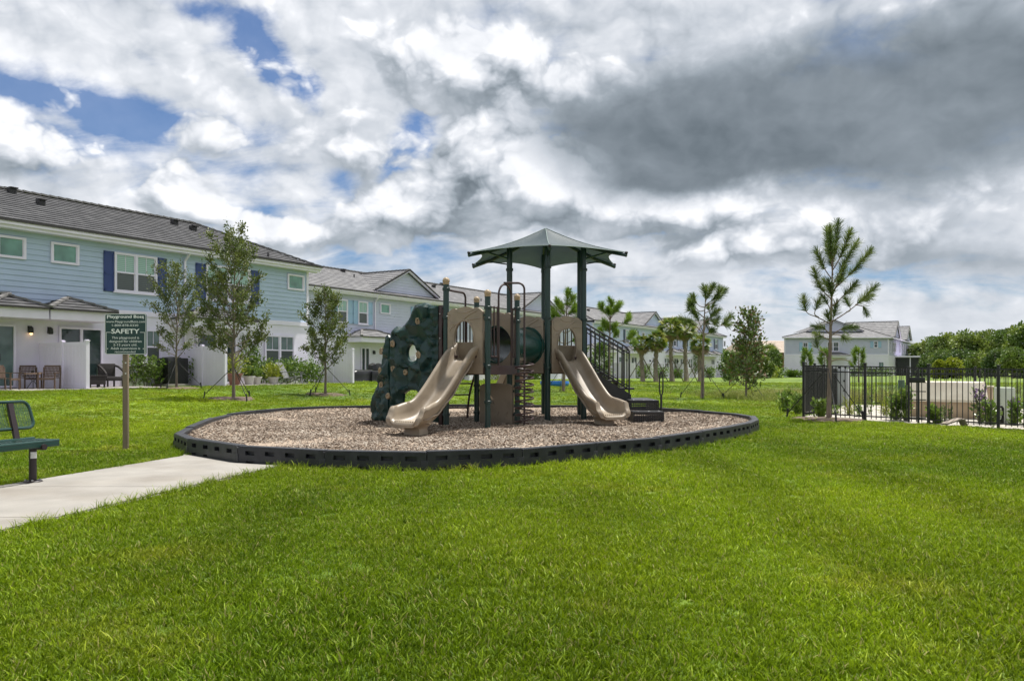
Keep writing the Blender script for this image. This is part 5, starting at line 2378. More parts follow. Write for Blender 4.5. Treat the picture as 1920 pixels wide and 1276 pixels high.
# ---------------------------------------------------------------- white vinyl privacy fences
def privacy(h, xw, length, zt_, label, thick=.05):
    p0 = h.O + h.x * xw
    p1 = p0 + h.out * length
    g0, g1 = terrain(p0.x, p0.y), terrain(p1.x, p1.y)
    t = thing('privacy_fence', label, 'fence', (p1.x, p1.y, g1), 0, 'white vinyl privacy fences between the patios')
    n = 2
    for i in range(n):
        a, b_ = p0.lerp(p1, i / n), p0.lerp(p1, (i + 1) / n)
        m = MB()
        zc = (max(g0, g1) + .05 + zt_ - .10) / 2
        hgt = zt_ - .10 - max(g0, g1) - .05
        m.beam((a.x, a.y, zc), (b_.x, b_.y, zc), .022, hgt)
        d = (b_ - a)
        k = 7
        for q in range(k):
            c = a.lerp(b_, (q + .5) / k)
            m.beam(a.lerp(b_, (q + .04) / k) + Vector((0, 0, zc)), a.lerp(b_, (q + .96) / k) + Vector((0, 0, zc)), .034, hgt - .01)
        m.beam((a.x, a.y, zt_ - .075), (b_.x, b_.y, zt_ - .075), .055, .14)
        m.beam((a.x, a.y, max(g0, g1) + .10), (b_.x, b_.y, max(g0, g1) + .10), .055, .16)
        m.build('panel', VINYL, t, smooth=0)
    for i in range(1, n + 1):
        a = p0.lerp(p1, i / n)
        m = MB()
        m.box((a.x, a.y, (g1 - .3 + zt_ + .02) / 2), (.12, .12, zt_ + .02 - g1 + .3), rz=math.atan2(h.out.y, h.out.x))
        m.box((a.x, a.y, zt_ + .03), (.15, .15, .03), rz=math.atan2(h.out.y, h.out.x))
        m.box((a.x, a.y, zt_ + .055), (.10, .10, .03), rz=math.atan2(h.out.y, h.out.x))
        m.build('post', VINYL, t, smooth=0)
    return t


def reach(h, px0, px1):
    """fence that starts at the wall under px0 and whose free end shows at px1: local x and length"""
    xw = h.fx(px0, 690)[0]
    p0 = h.O + h.x * xw
    k = (px1 - CXP) / FOC
    # (p0.x + n.x t) = k (p0.y + n.y t)
    t = (k * p0.y - p0.x) / (h.out.x - k * h.out.y)
    return xw, t


for px0, px1, lb in ((74, 163, 'white vinyl fence jutting out behind the wooden patio chairs'), (338, 422, 'white vinyl fence between the two left trees, beside the air conditioner'), (590, 661, 'white vinyl fence behind the third tree at the corner of the blue house')):
    xw, t = reach(H1_, px0, px1)
    privacy(H1_, xw, t, 2.06, lb)
for px0, px1, lb in ((728, 778, 'white vinyl fence just behind the rock climbing wall'), (838, 880, 'white vinyl fence seen under the tall end of the left slide'), (935, 985, 'white vinyl fence seen through the spiral climber')):
    xw, t = reach(H2_, px0, px1)
    privacy(H2_, xw, min(t, 3.2), 1.95, lb)
for px0, px1, lb in ((1148, 1190, 'far white vinyl fence behind the stair railing'), (1196, 1222, 'far white vinyl fence between the first two palms'), (1228, 1246, 'far white vinyl fence left of the tallest palm'), (1268, 1290, 'far white vinyl fence between the two tall palms'),
                     (1318, 1341, 'far white vinyl fence right of the mid lawn pine trunk'), (1343, 1362, 'far white vinyl fence at the right end of the row')):
    xw, t = reach(H3_, px0, px1)
    privacy(H3_, xw, min(t, 3.4), 1.75, lb)

# ---------------------------------------------------------------- patio furniture
WOODF = mat('teak', (.115, .074, .054), .7, .25, 6, .2, 60)
WICK = mat('wicker', (.022, .018, .018), .75, .3, 40, .5, 160)


def armchair(label, p, rz, w=.62, group=None):
    t = thing('patio_armchair', label, 'armchair', p, rz, group)
    M = frame(p, (math.cos(rz), math.sin(rz)))
    M[2][3] = p[2]
    M = M @ Matrix.Scale(.84, 4)
    m = MB(M)
    for i in range(6):
        m.box((0, -.24 + .5 * i / 5, .43), (w - .06, .075, .022))
    m.box((0, -.26, .40), (w, .04, .07))
    m.build('seat', WOODF, t, smooth=0)
    m = MB(M)
    for i in range(11):
        m.beam((-w / 2 + .05 + (w - .1) * i / 10, .22, .46), (-w / 2 + .05 + (w - .1) * i / 10, .34, .90), .030, .016)
    m.beam((-w / 2, .345, .92), (w / 2, .345, .92), .035, .07)
    for i in range(4):
        z = .52 + .1 * i
        m.beam((-w / 2 + .04, .245 + .027 * i, z), (w / 2 - .04, .245 + .027 * i, z), .016, .03)
    m.build('backrest', WOODF, t, smooth=0)
    for s in (-1, 1):
        for y, z in ((-.26, .64), (.26, .88)):
            m = MB(M)
            m.beam((s * w / 2, y, 0), (s * w / 2, y + (.06 if y > 0 else 0), z), .05, .05)
            m.build('leg', WOODF, t, smooth=0)
        m = MB(M)
        m.beam((s * (w / 2 + .005), -.33, .65), (s * (w / 2 + .005), .30, .65), .07, .03)
        m.build('armrest', WOODF, t, smooth=0)
    return t


def patio_pt(h, px, off, z=None):
    a, _ = h.fx(px, 700, off)
    p = h.O + h.x * a + h.out * off
    return Vector((p.x, p.y, z if z is not None else terrain(p.x, p.y)))


PZ = G1 + .03
rzh = math.atan2(DIR.y, DIR.x)
armchair('brown slatted wooden armchair at the left edge, facing the table', patio_pt(H1_, 15, 1.9, PZ), rzh + rad(35))
armchair('brown slatted wooden armchair standing against the house wall behind the small table', patio_pt(H1_, 58, .75, PZ), rzh + rad(-10))
armchair('brown slatted wooden armchair next to the white fence, nearest to it', patio_pt(H1_, 92, 1.9, PZ), rzh - rad(50))
p = patio_pt(H1_, 62, 1.35, PZ)
t = thing('patio_table', 'small round metal patio table with a cup between the wooden armchairs', 'table', p)
m = MB(Matrix.Translation(p))
m.lathe([(.27, .50), (.275, .515), (.27, .53)], (0, 0, 0), 18)
m.build('table_top', mat('table_wood', (.30, .20, .14), .6, .2, 8), t)
for i in range(3):
    m = MB(Matrix.Translation(p))
    a = 2.1 * i
    m.tube([(.2 * math.cos(a), .2 * math.sin(a), .5), (.03 * math.cos(a), .03 * math.sin(a), .26), (.22 * math.cos(a), .22 * math.sin(a), 0)], .012, 6)
    m.build('leg', LAMPM, t)
m = MB(Matrix.Translation(p + Vector((.02, -.05, .53))))
m.lathe([(.035, 0), (.042, .10), (.036, .10), (.03, .02)], (0, 0, 0), 12)
tag(m.build('cup', LAMPM, None, loc=p + Vector((.02, -.05, .53))), 'dark cup standing on the small patio table', 'cup')

p = patio_pt(H1_, 208, .9, PZ)
t = thing('wicker_armchair', 'dark brown wicker armchair beside the sliding door', 'armchair', p, rzh)
M = frame(p, DIR)
M[2][3] = p.z
m = MB(M)
m.box((0, 0, .31), (.66, .62, .16), bev=.03)
m.build('seat', WICK, t)
m = MB(M)
m.box((0, .27, .62), (.66, .08, .52), bev=.03)
m.build('backrest', WICK, t)
for s in (-1, 1):
    m = MB(M)
    m.tube([(s * .34, .26, .80), (s * .37, .10, .76), (s * .38, -.15, .62), (s * .37, -.28, .50), (s * .36, -.30, .30)], .045, 8)
    m.build('armrest', WICK, t)
    for y in (-.27, .27):
        m = MB(M)
        m.box((s * .30, y, .12), (.05, .05, .26))
        m.build('leg', WICK, t)
p = patio_pt(H1_, 176, 1.5, PZ)
t = thing('wicker_ottoman', 'dark wicker footstool in front of the sliding door', 'footstool', p, rzh)
M = frame(p, DIR)
M[2][3] = p.z
m = MB(M)
m.box((0, 0, .26), (.62, .50, .30), bev=.02)
m.box((0, 0, .425), (.66, .54, .03), bev=.008)
m.build('top', WICK, t)
for sx in (-1, 1):
    for sy in (-1, 1):
        m = MB(M)
        m.box((sx * .27, sy * .21, .06), (.05, .05, .13))
        m.build('leg', WICK, t)

# air conditioner between bushes
p = patio_pt(H1_, 322, .75)
t = thing('air_conditioner', 'black air conditioning unit standing against the blue house between bushes', 'air conditioner', p, rzh)
M = frame(p, DIR)
M[2][3] = p.z
m = MB(M)
m.box((0, 0, .62), (.95, .85, 1.05), bev=.03)
for i in range(13):
    m.box((0, -.43, .22 + .065 * i), (.86, .02, .028))
m.build('casing', BLACKM, t)
m = MB(M)
m.lathe([(.36, 1.145), (.36, 1.17), (.10, 1.20)], (0, 0, 0), 18)
m.build('fan_grille', LAMPM, t)
m = MB(M)
m.box((0, 0, .04), (1.1, 1.0, .10), bev=.01)
m.build('base', CONC, t)

# folding garden chair (grey, reclined)
p = patio_pt(H1_, 546, 2.6)
t = thing('adirondack_chair', 'grey slatted reclining garden chair in front of the hedge', 'garden chair', p, rzh + rad(20))
M = frame(p, (math.cos(rzh + rad(20)), math.sin(rzh + rad(20))))
M[2][3] = p.z
GREYW = mat('grey_wood', (.16, .165, .165), .7, .15, 8)
m = MB(M)
for i in range(6):
    m.beam((-.27 + .108 * i, .20, .28), (-.27 + .108 * i, .62, .98), .085, .022)
m.build('backrest', GREYW, t, smooth=0)
m = MB(M)
for i in range(6):
    m.box((0, -.35 + .1 * i, .38 - .02 * i), (.58, .08, .022))
m.build('seat', GREYW, t, smooth=0)
for s in (-1, 1):
    m = MB(M)
    m.box((s * .36, 0, .56), (.12, .72, .025))
    m.build('armrest', GREYW, t, smooth=0)
    m = MB(M)
    m.beam((s * .30, -.36, 0), (s * .34, -.30, .55), .09, .03)
    m.build('leg', GREYW, t, smooth=0)
    m = MB(M)
    m.beam((s * .30, .45, 0), (s * .30, -.36, .36), .09, .03)
    m.build('leg', GREYW, t, smooth=0)

# covered barbecue and furniture under black sheets beside the grey house
BAG = mat('black_sheet', (.016, .016, .019), .35, .2, 4, .6, 9)


def covered(label, h, px, off, w, d, hh, seed, name, cat):
    rn = random.Random(seed)
    p = patio_pt(h, px, off)
    vs, fs = [], []
    n = 28
    lev = [(1.12, 0), (1.06, .12), (1.03, .35), (1.0, .65), (1.0, .86), (.93, .98), (.6, 1.02), (.2, 1.0)]
    ph = [rn.uniform(0, 6) for _ in range(4)]
    for k, (s, z) in enumerate(lev):
        for i in range(n):
            a = 2 * math.pi * i / n
            c, s_ = math.cos(a), math.sin(a)
            e = 1 / max(abs(c) ** 3 + abs(s_) ** 3, .2) ** (1 / 3)
            fold = 1 + (.05 if z < .9 else .01) * math.sin(7 * a + ph[0]) + .03 * math.sin(11 * a + ph[1]) * (1 - z)
            vs.append((w / 2 * s * c * e * fold, d / 2 * s * s_ * e * fold, hh * z * (1 + .06 * math.sin(2 * a + ph[2]))))
    for k in range(len(lev) - 1):
        for i in range(n):
            i2 = (i + 1) % n
            fs.append((k * n + i, k * n + i2, (k + 1) * n + i2, (k + 1) * n + i))
    fs.append(tuple((len(lev) - 1) * n + i for i in range(n)))
    M = frame(p, h.x)
    M[2][3] = p.z
    m = MB(M)
    m.add(vs, fs)
    return tag(m.build(name, BAG, None, smooth=40, loc=p), label, cat)


covered('low patio furniture under a black sheet, left of the covered barbecue', H2_, 676, 2.6, 1.9, 1.0, .72, 3, 'covered_furniture', 'covered furniture')
covered('barbecue under a black sheet in front of the white wall', H2_, 704, 1.6, 1.0, .8, 1.15, 5, 'covered_barbecue', 'barbecue')
covered('low table under a crumpled black sheet, right of the patio fence', H2_, 706, 3.0, 1.3, .9, .66, 8, 'covered_table', 'covered table')
# blue paddling pool far behind the tall posts
p = ground_at(1040, 723)
m = MB(Matrix.Translation(p))
m.lathe([(.75, 0), (.82, .12), (.80, .26), (.70, .26), (.66, .1), (.1, .08)], (0, 0, 0), 24)
tag(m.build('paddling_pool', mat('pool_blue', (.02, .16, .55), .35, .1, 3), None, loc=p), 'small blue paddling pool on the grass behind the tall green posts', 'paddling pool')
# ================================================================== trees and plants
BARK = mat('bark', (.155, .125, .100), .9, .30, 9, .6, 40, stretch=(2.2, 2.2, .5))
BARK_P = mat('bark_pine', (.200, .150, .120), .9, .30, 8, .7, 30, stretch=(2, 2, .6))
BARK_S = mat('bark_palm', (.26, .21, .165), .92, .35, 7, .8, 26)
LEAF_O = mat('leaf_oak', (.085, .118, .026), .5, .35, 3.0, trans=.30, col2=(.145, .168, .036), c2s=2.4)
LEAF_B = mat('leaf_bush', (.075, .145, .022), .45, .35, 5, trans=.3, col2=(.165, .240, .036), c2s=5)
LEAF_F = mat('leaf_fence', (.125, .205, .034), .45, .35, 5, trans=.35, col2=(.215, .300, .050), c2s=6)
LEAF_Y = mat('leaf_yellow', (.24, .28, .020), .5, .25, 5, trans=.3)
LEAF_D = mat('leaf_dark', (.058, .105, .024), .5, .40, .8, trans=.25, col2=(.120, .175, .032), c2s=.5)
LEAF_W = mat('leaf_wood', (.092, .150, .028), .55, .40, .45, trans=.28, col2=(.205, .262, .040), c2s=.40)
LEAF_M = mat('leaf_magnolia', (.115, .165, .040), .35, .35, 5, trans=.15)
LEAF_R = mat('leaf_rust', (.210, .130, .070), .6, .30, 5, trans=.15)
NEED = mat('pine_needle', (.110, .165, .042), .5, .30, 3, trans=.2, col2=(.180, .225, .055), c2s=3)
NEED2 = mat('pine_needle_light', (.150, .240, .032), .5, .30, 3, trans=.3, col2=(.215, .300, .040), c2s=3)
PALML = mat('palm_leaf', (.120, .185, .034), .5, .3, 3, trans=.3, col2=(.255, .265, .045), c2s=2)
PALMD = mat('palm_dry', (.235, .180, .085), .8, .25, 4, trans=.2)
FLOW = mat('blossom', (.26, .13, .36), .6, .25, 8, trans=.2)
STAKE = mat('stake_strap', (.022, .022, .022), .7, .2, 5)
SOIL = mat('soil_mulch', (.085, .058, .042), .95, .35, 12, .8, 30, col2=(.14, .10, .07), c2s=8)


def raw(name, V, F, mt, parent=None, loc=None, smooth=False):
    me = bpy.data.meshes.new(name)
    me.from_pydata(np.asarray(V, float).tolist(), [], F if isinstance(F, list) else F.tolist())
    me.materials.append(mt)
    if smooth:
        me.polygons.foreach_set('use_smooth', [True] * len(me.polygons))
    o = bpy.data.objects.new(name, me)
    COL.objects.link(o)
    if parent is not None:
        o.parent = parent
        WM[o] = WM[parent]
    elif loc is not None:
        o.location = loc
        WM[o] = Matrix.Translation(Vector(loc))
    return o


def unit(v):
    return v / np.maximum(np.linalg.norm(v, axis=1, keepdims=True), 1e-9)


def leaf_quads(P, size, aspect, rng, along=None, spread=1.0, up=.25):
    """one bent four-point leaf per point, pointing roughly along `along`"""
    n = len(P)
    d = rng.normal(0, 1, (n, 3)) * spread
    if along is not None:
        d = d + along
    d[:, 2] += up
    d = unit(d)
    r = unit(np.cross(d, rng.normal(0, 1, (n, 3))))
    nn = np.cross(d, r)
    s = (size * rng.uniform(.65, 1.3, n))[:, None]
    tip = P + d * s
    mid = P + d * s * .5 + nn * s * .06
    l, q = mid + r * s * aspect / 2, mid - r * s * aspect / 2
    V = np.stack([P, l, tip, q], 1).reshape(-1, 3)
    F = np.arange(n * 4).reshape(n, 4)
    return V, F


def curve_pts(a, d, L_, rise, rn, n=5, wob=.06):
    """limb that starts along d and bends upward"""
    pts = [Vector(a)]
    d = Vector(d).normalized()
    for i in range(n):
        d = (d + Vector((rn.gauss(0, wob), rn.gauss(0, wob), rise))).normalized()
        pts.append(pts[-1] + d * (L_ / n))
    return pts


def stakes(t, z, r=.85, n=3, a0=.4, droop=False):
    """tree stake straps from the trunk to pegs in the lawn"""
    p = WM[t].translation
    for i in range(n):
        a = a0 + 2 * math.pi * i / n
        x, y = p.x + r * math.cos(a), p.y + r * math.sin(a)
        g = terrain(x, y)
        m = MB()
        m.tube([(p.x + .04 * math.cos(a), p.y + .04 * math.sin(a), p.z + z), (p.x + r * .98 * math.cos(a), p.y + r * .98 * math.sin(a), g + .12)], .011, 5)
        m.beam((x - .03 * math.cos(a), y - .03 * math.sin(a), g + .22), (x + .02 * math.cos(a), y + .02 * math.sin(a), g - .1), .035, .035)
        m.build('support_stake', STAKE, t, smooth=0)


def soil_ring(p, r):
    m = MB()
    n = 22
    vs = [(p.x, p.y, terrain(p.x, p.y) + .055)]
    for ring, rr, dz in ((1, .55, .05), (2, .85, .035), (3, 1.0, -.03)):
        for i in range(n):
            a = 2 * math.pi * i / n
            k = r * rr * (1 + .12 * math.sin(3 * a + p.x) + .06 * math.sin(7 * a))
            x, y = p.x + k * math.cos(a), p.y + k * math.sin(a)
            vs.append((x, y, terrain(x, y) + dz + .01 * math.sin(5 * a + ring)))
    fs = [(0, 1 + i, 1 + (i + 1) % n) for i in range(n)]
    for q in range(2):
        for i in range(n):
            fs.append((1 + q * n + i, 1 + q * n + n + i, 1 + q * n + n + (i + 1) % n, 1 + q * n + (i + 1) % n))
    m.add(vs, fs)
    return tag(m.build('dirt', SOIL, None, smooth=60, loc=(p.x, p.y, p.z)), 'round patch of dark mulch at a tree foot', None, None, 'stuff')


def broadleaf(name, label, p, h, prof, seed, nl=34, leaf=.075, nleaf=5200, tr=.05, mats=(None,), bark=None, lean=(0, 0), t0=.2, rise=.16, group=None, cat='tree', aspect=.5, elev=(.3, 1.0), multi=1, clear=0):
    rn = random.Random(seed)
    rng = np.random.default_rng(seed)
    t = thing(name, label, cat, p, rn.uniform(0, .01), group)
    bark = bark or BARK
    m = MB()
    segs = []
    trunk = []
    for i in range(13):
        q = i / 12
        trunk.append(Vector((lean[0] * q * q + rn.gauss(0, .012) * h * .25 * (q > .1), lean[1] * q * q + rn.gauss(0, .012) * h * .25 * (q > .1), h * .96 * q)))
    m.tube([trunk[0] - Vector((0, 0, .15))] + trunk, [tr * 1.35, tr * 1.25] + [max(.006, tr * (1 - q / 12) ** .9) for q in range(1, 13)], 8)
    for i in range(nl):
        q = t0 + (.97 - t0) * ((i + rn.random() * .6) / nl)
        k = q * 12
        b = trunk[int(k)].lerp(trunk[min(12, int(k) + 1)], k - int(k))
        az = i * 2.399 + rn.gauss(0, .3)
        R_ = prof(q) * rn.uniform(.72, 1.12)
        if R_ < .05:
            continue
        el = elev[0] + (elev[1] - elev[0]) * q + rn.gauss(0, .12)
        L_ = R_ / max(.35, math.cos(el))
        L_ = min(L_, R_ * 1.7)
        pts = curve_pts(b, (math.cos(az) * math.cos(el), math.sin(az) * math.cos(el), math.sin(el)), L_, rise * rn.uniform(.2, 1.2), rn)
        r0 = max(.006, tr * .42 * (1 - q) ** .5 + .003)
        m.tube(pts, [r0 * (1 - .8 * j / 5) for j in range(6)], 5)
        segs.append((pts, 1.0, .35))
        for j in range(2 + int(R_ * 3)):
            u = rn.uniform(.3, .95)
            kk = u * 5
            s = pts[int(kk)].lerp(pts[min(5, int(kk) + 1)], kk - int(kk))
            dd = (pts[-1] - pts[0]).normalized() + Vector((rn.gauss(0, .6), rn.gauss(0, .6), rn.gauss(.15, .4)))
            tw = curve_pts(s, dd, R_ * rn.uniform(.22, .45), .08, rn, 3, .15)
            m.tube(tw, [r0 * .45, r0 * .35, r0 * .25, .002], 4)
            segs.append((tw, 1.3, .15))
    m2 = MB(WM[t])
    m2.add(m.v, m.f)
    m2.build('trunk', bark, t, fixn=False)
    # leaves along the outer part of the twigs, in small sprays
    tot = sum((s[0][-1] - s[0][0]).length * s[1] for s in segs)
    P, A = [], []
    for pts, w, u0 in segs:
        L_ = (pts[-1] - pts[0]).length
        n = max(2, int(nleaf * L_ * w / tot / 4))
        for _ in range(n):
            u = u0 + (1 - u0) * rn.random() ** .75
            k = u * (len(pts) - 1)
            s = pts[int(k)].lerp(pts[min(len(pts) - 1, int(k) + 1)], k - int(k))
            d = (pts[-1] - pts[0]).normalized()
            for _ in range(4):
                P.append((s.x + rn.gauss(0, leaf * .7), s.y + rn.gauss(0, leaf * .7), s.z + rn.gauss(0, leaf * .7)))
                A.append((d.x, d.y, d.z))
    P, A = np.array(P), np.array(A)
    pick = rng.random(len(P))
    nm = len(mats)
    lo = 0.0
    for i, (mt, share) in enumerate(mats):
        k = (pick >= lo) & (pick < lo + share)
        lo += share
        V, F = leaf_quads(P[k], leaf, aspect, rng, A[k] * .8)
        raw('crown' if i == 0 else 'foliage', V, F, mt, t)
    return t


def px_height(p, ytop):
    return CAMZ + (HYP - ytop) / FOC * p.y - p.z


def tri(q, pts):
    for (a, va), (b, vb) in zip(pts, pts[1:]):
        if q <= b:
            return va + (vb - va) * max(0, q - a) / (b - a)
    return pts[-1][1]


for bx, by, ytop, rpx, seed, lb, nl, nlf, prof, st in (
        (331, 728, 498, 57, 21, 'slender young oak left of the taller oak, in front of the air conditioner', 36, 5600, [(.2, .55), (.35, .95), (.5, 1.0), (.7, .85), (.85, .55), (1, .15)], .25),
        (438, 748, 446, 73, 5, 'tallest young oak on the left lawn, its crown hiding a blue shutter', 52, 10500, [(.18, .9), (.3, 1.0), (.5, .95), (.65, .98), (.8, .75), (.92, .42), (1, .1)], .22),
        (610, 740, 538, 48, 8, 'young oak in front of the corner of the blue house, nearest the rock wall', 38, 6600, [(.18, .75), (.3, 1.0), (.5, .98), (.7, .75), (.85, .5), (1, .15)], .24)):
    p = ground_at(bx, by)
    k = p.y / FOC
    h = px_height(p, ytop)
    R_ = rpx * k
    t = broadleaf('oak_tree', lb, p, h, lambda q, pr=prof, R_=R_: R_ * tri(q, pr), seed, nl, .085, nlf, .052 if by > 740 else .045, [(LEAF_O, 1.0)], t0=st, elev=(.12, 1.05))
    stakes(t, .95, .85, 3, .5 + seed)
    soil_ring(p, .75)


# ---------------------------------------------------------------- pines
def pine(label, base, plan, sc_, ox, oy, seed, needle=.19, tr=.06, dens=520, mt=None, top=None, depth=.55, name='pine_tree', group=None, st=0, extra=0):
    """plan: list of branches as [(x, y), ...] in enlarged photo pixels, last points carry the brush; lifted to metres at the tree's own distance"""
    rn = random.Random(seed)
    rng = np.random.default_rng(seed)
    t = thing(name, label, 'pine tree', base, 0, group)
    k = base.y / FOC / sc_
    bx, by = ((CXP + base.x / base.y * FOC) - ox) * sc_, (HYP + (CAMZ - base.z) / base.y * FOC - oy) * sc_
    to = lambda q: Vector(((q[0] - bx) * k, 0, (by - q[1]) * k))
    trunk, brs = plan
    tp = [to(q) for q in trunk]
    for i, q in enumerate(tp):
        q.y = .015 * i
    m = MB()
    H = tp[-1].z
    m.tube([tp[0] - Vector((0, 0, .2))] + tp, [tr * 1.25] + [max(.008, tr * (1 - .82 * min(1, q.z / H))) for q in tp], 9)
    needles_P, needles_A = [], []

    def brush(pts, L_, nd=needle):
        # needles round the last L_ metres of a shoot
        acc = 0
        i = len(pts) - 1
        while i > 0 and acc < L_:
            a, b = pts[i - 1], pts[i]
            sl = (b - a).length
            take = min(sl, L_ - acc)
            d = (b - a).normalized()
            n = int(dens * take)
            for _ in range(n):
                s = b - d * take * rn.random()
                th = rn.uniform(0, 2 * math.pi)
                u = d.orthogonal().normalized()
                w = d.cross(u)
                op = rn.uniform(.30, 1.12)
                dr = d * math.cos(op) + (u * math.cos(th) + w * math.sin(th)) * math.sin(op)
                dr.z -= .10
                needles_P.append(tuple(s))
                needles_A.append(tuple(dr.normalized() * nd * rn.uniform(.75, 1.15)))
            acc += take
            i -= 1
        for _ in range(int(dens * .06)):
            th = rn.uniform(0, 2 * math.pi)
            d = (pts[-1] - pts[-2]).normalized()
            u = d.orthogonal().normalized()
            w = d.cross(u)
            op = rn.uniform(0, .5)
            needles_P.append(tuple(pts[-1]))
            needles_A.append(tuple((d * math.cos(op) + (u * math.cos(th) + w * math.sin(th)) * math.sin(op)) * nd * .8))
    for bi, (b, L_, yy) in enumerate(brs):
        q = [to(c) for c in b]
        n = len(q)
        total = sum((q[i + 1] - q[i]).length for i in range(n - 1))
        dy = yy * depth * total
        acc = 0
        for i in range(n):
            if i:
                acc += (q[i] - q[i - 1]).length
            q[i].y = dy * acc / max(total, 1e-6) + .02
        pts = []
        for i in range(n - 1):
            for j in range(4):
                u = j / 4
                p0, p1, p2, p3 = q[max(i - 1, 0)], q[i], q[i + 1], q[min(i + 2, n - 1)]
                pts.append(.5 * ((2 * p1) + (p2 - p0) * u + (2 * p0 - 5 * p1 + 4 * p2 - p3) * u * u + (3 * p1 - p0 - 3 * p2 + p3) * u ** 3))
        pts.append(q[-1])
        r0 = max(.006, tr * .28)
        m.tube(pts, [r0 * (1 - .65 * i / (len(pts) - 1)) for i in range(len(pts))], 5)
        if L_ > 0:
            brush(pts, L_ * total)
            # side shoots in depth keep the crown round from every side
            for _ in range(extra):
                u = rn.uniform(.45, .9)
                s = pts[int(u * (len(pts) - 1))]
                d = (pts[-1] - pts[0]).normalized() + Vector((rn.gauss(0, .35), rn.choice((-1, 1)) * rn.uniform(.5, 1.0), rn.uniform(.1, .6)))
                tw = curve_pts(s, d, total * rn.uniform(.25, .4), .1, rn, 3, .05)
                m.tube(tw, [r0 * .5, r0 * .4, r0 * .3, r0 * .2], 4)
                brush(tw, total * .28)
    m2 = MB(WM[t])
    m2.add(m.v, m.f)
    m2.build('trunk', BARK_P, t, fixn=False)
    P, A = np.array(needles_P), np.array(needles_A)
    r = unit(np.cross(A, rng.normal(0, 1, A.shape)))
    w = .0022 + .00022 * base.y
    V = np.stack([P + r * w, P - r * w, P + A - r * w * .25, P + A + r * w * .25], 1).reshape(-1, 3)
    raw('needles', V, np.arange(len(P) * 4).reshape(-1, 4), mt or NEED, t)
    if st:
        stakes(t, st, .95, 3, 2.4)
    return t


S3 = 1458 / 480
p = ground_at(1553, 787.5)
pine('tall young pine standing alone in front of the fence corner on the right', p,
     ([(345, 1180), (352, 900), (360, 640), (368, 450), (372, 330), (380, 240)],
      [([(378, 260), (392, 160), (405, 58)], .9, .1), ([(370, 345), (352, 260), (325, 104)], .75, -.5), ([(374, 300), (368, 190), (372, 84)], .8, .6), ([(371, 405), (440, 290), (526, 162)], .72, .3), ([(369, 440), (470, 330), (541, 232)], .62, -.5),
       ([(366, 490), (310, 420), (286, 325)], .72, .4), ([(364, 520), (345, 440), (322, 400)], .8, -.9), ([(368, 470), (410, 400), (458, 345)], .6, .9), ([(366, 530), (410, 480), (460, 415)], .55, -.8), ([(364, 560), (350, 510), (335, 470)], .6, .8),
       ([(357, 628), (290, 590), (232, 560), (222, 485)], .34, .3), ([(290, 590), (262, 570), (275, 512)], .5, -.6), ([(372, 612), (450, 560), (520, 500), (590, 425)], .45, -.2), ([(450, 560), (480, 545), (470, 490)], .55, .9), ([(500, 520), (535, 530), (545, 560)], .6, -.8), ([(500, 520), (560, 490), (600, 470)], .6, .5),
       ([(361, 650), (385, 590), (412, 515)], .6, .6), ([(360, 650), (350, 620), (330, 580)], .6, -.7), ([(356, 690), (325, 655), (285, 645)], .6, .3), ([(356, 700), (410, 660), (470, 650)], .5, -.4), ([(355, 720), (320, 700), (302, 690)], .7, .9), ([(357, 690), (420, 690), (465, 705)], .4, .7),
       ([(350, 850), (330, 800), (295, 775), (285, 735)], .25, .2), ([(350, 845), (390, 832), (430, 832), (470, 845)], 0, -.2), ([(372, 320), (400, 250), (425, 130)], .75, -.8), ([(370, 380), (335, 300), (318, 200)], .7, .8), ([(367, 460), (385, 400), (395, 330)], .7, -1.0), ([(366, 500), (375, 440), (360, 380)], .7, 1.0), ([(372, 350), (378, 290), (384, 190)], .8, .9)]),
     S3, 1440, 400, 31, .195, .055, 560, NEED, st=1.15, depth=.6)
soil_ring(p, .85)
S5 = 1920 / 500
p = ground_at(1317, 747)
pine('slim pine with tufted crown on the middle lawn, right of the palms', p,
     ([(1217, 880), (1222, 600), (1228, 400), (1236, 240), (1242, 165)],
      [([(1240, 175), (1262, 120), (1292, 68)], .85, .2), ([(1240, 180), (1235, 120), (1222, 76)], .8, -.4), ([(1240, 205), (1310, 170), (1388, 92)], .6, .3), ([(1240, 200), (1300, 150), (1335, 100)], .7, -.6), ([(1238, 215), (1195, 200), (1155, 140)], .5, .5), ([(1236, 235), (1190, 240), (1128, 178)], .45, -.3),
       ([(1236, 255), (1280, 235), (1312, 190)], .5, .8), ([(1232, 290), (1170, 240), (1130, 235), (1125, 210)], .3, .1), ([(1230, 335), (1280, 335), (1345, 345), (1412, 280)], .42, -.2), ([(1345, 345), (1385, 345), (1412, 340)], .6, .7), ([(1230, 320), (1280, 285), (1340, 235)], .5, .5), ([(1229, 330), (1265, 300), (1300, 330)], .5, -.8),
       ([(1226, 410), (1160, 330), (1075, 292)], .45, .4), ([(1226, 400), (1190, 330), (1150, 255)], .45, -.6), ([(1227, 420), (1270, 395), (1300, 380)], .5, .5), ([(1228, 400), (1250, 340), (1265, 310)], .5, .9)]),
     S5, 1000, 520, 7, .27, .075, 420, NEED, st=1.2, extra=1)
p = ground_at(1056, 733)
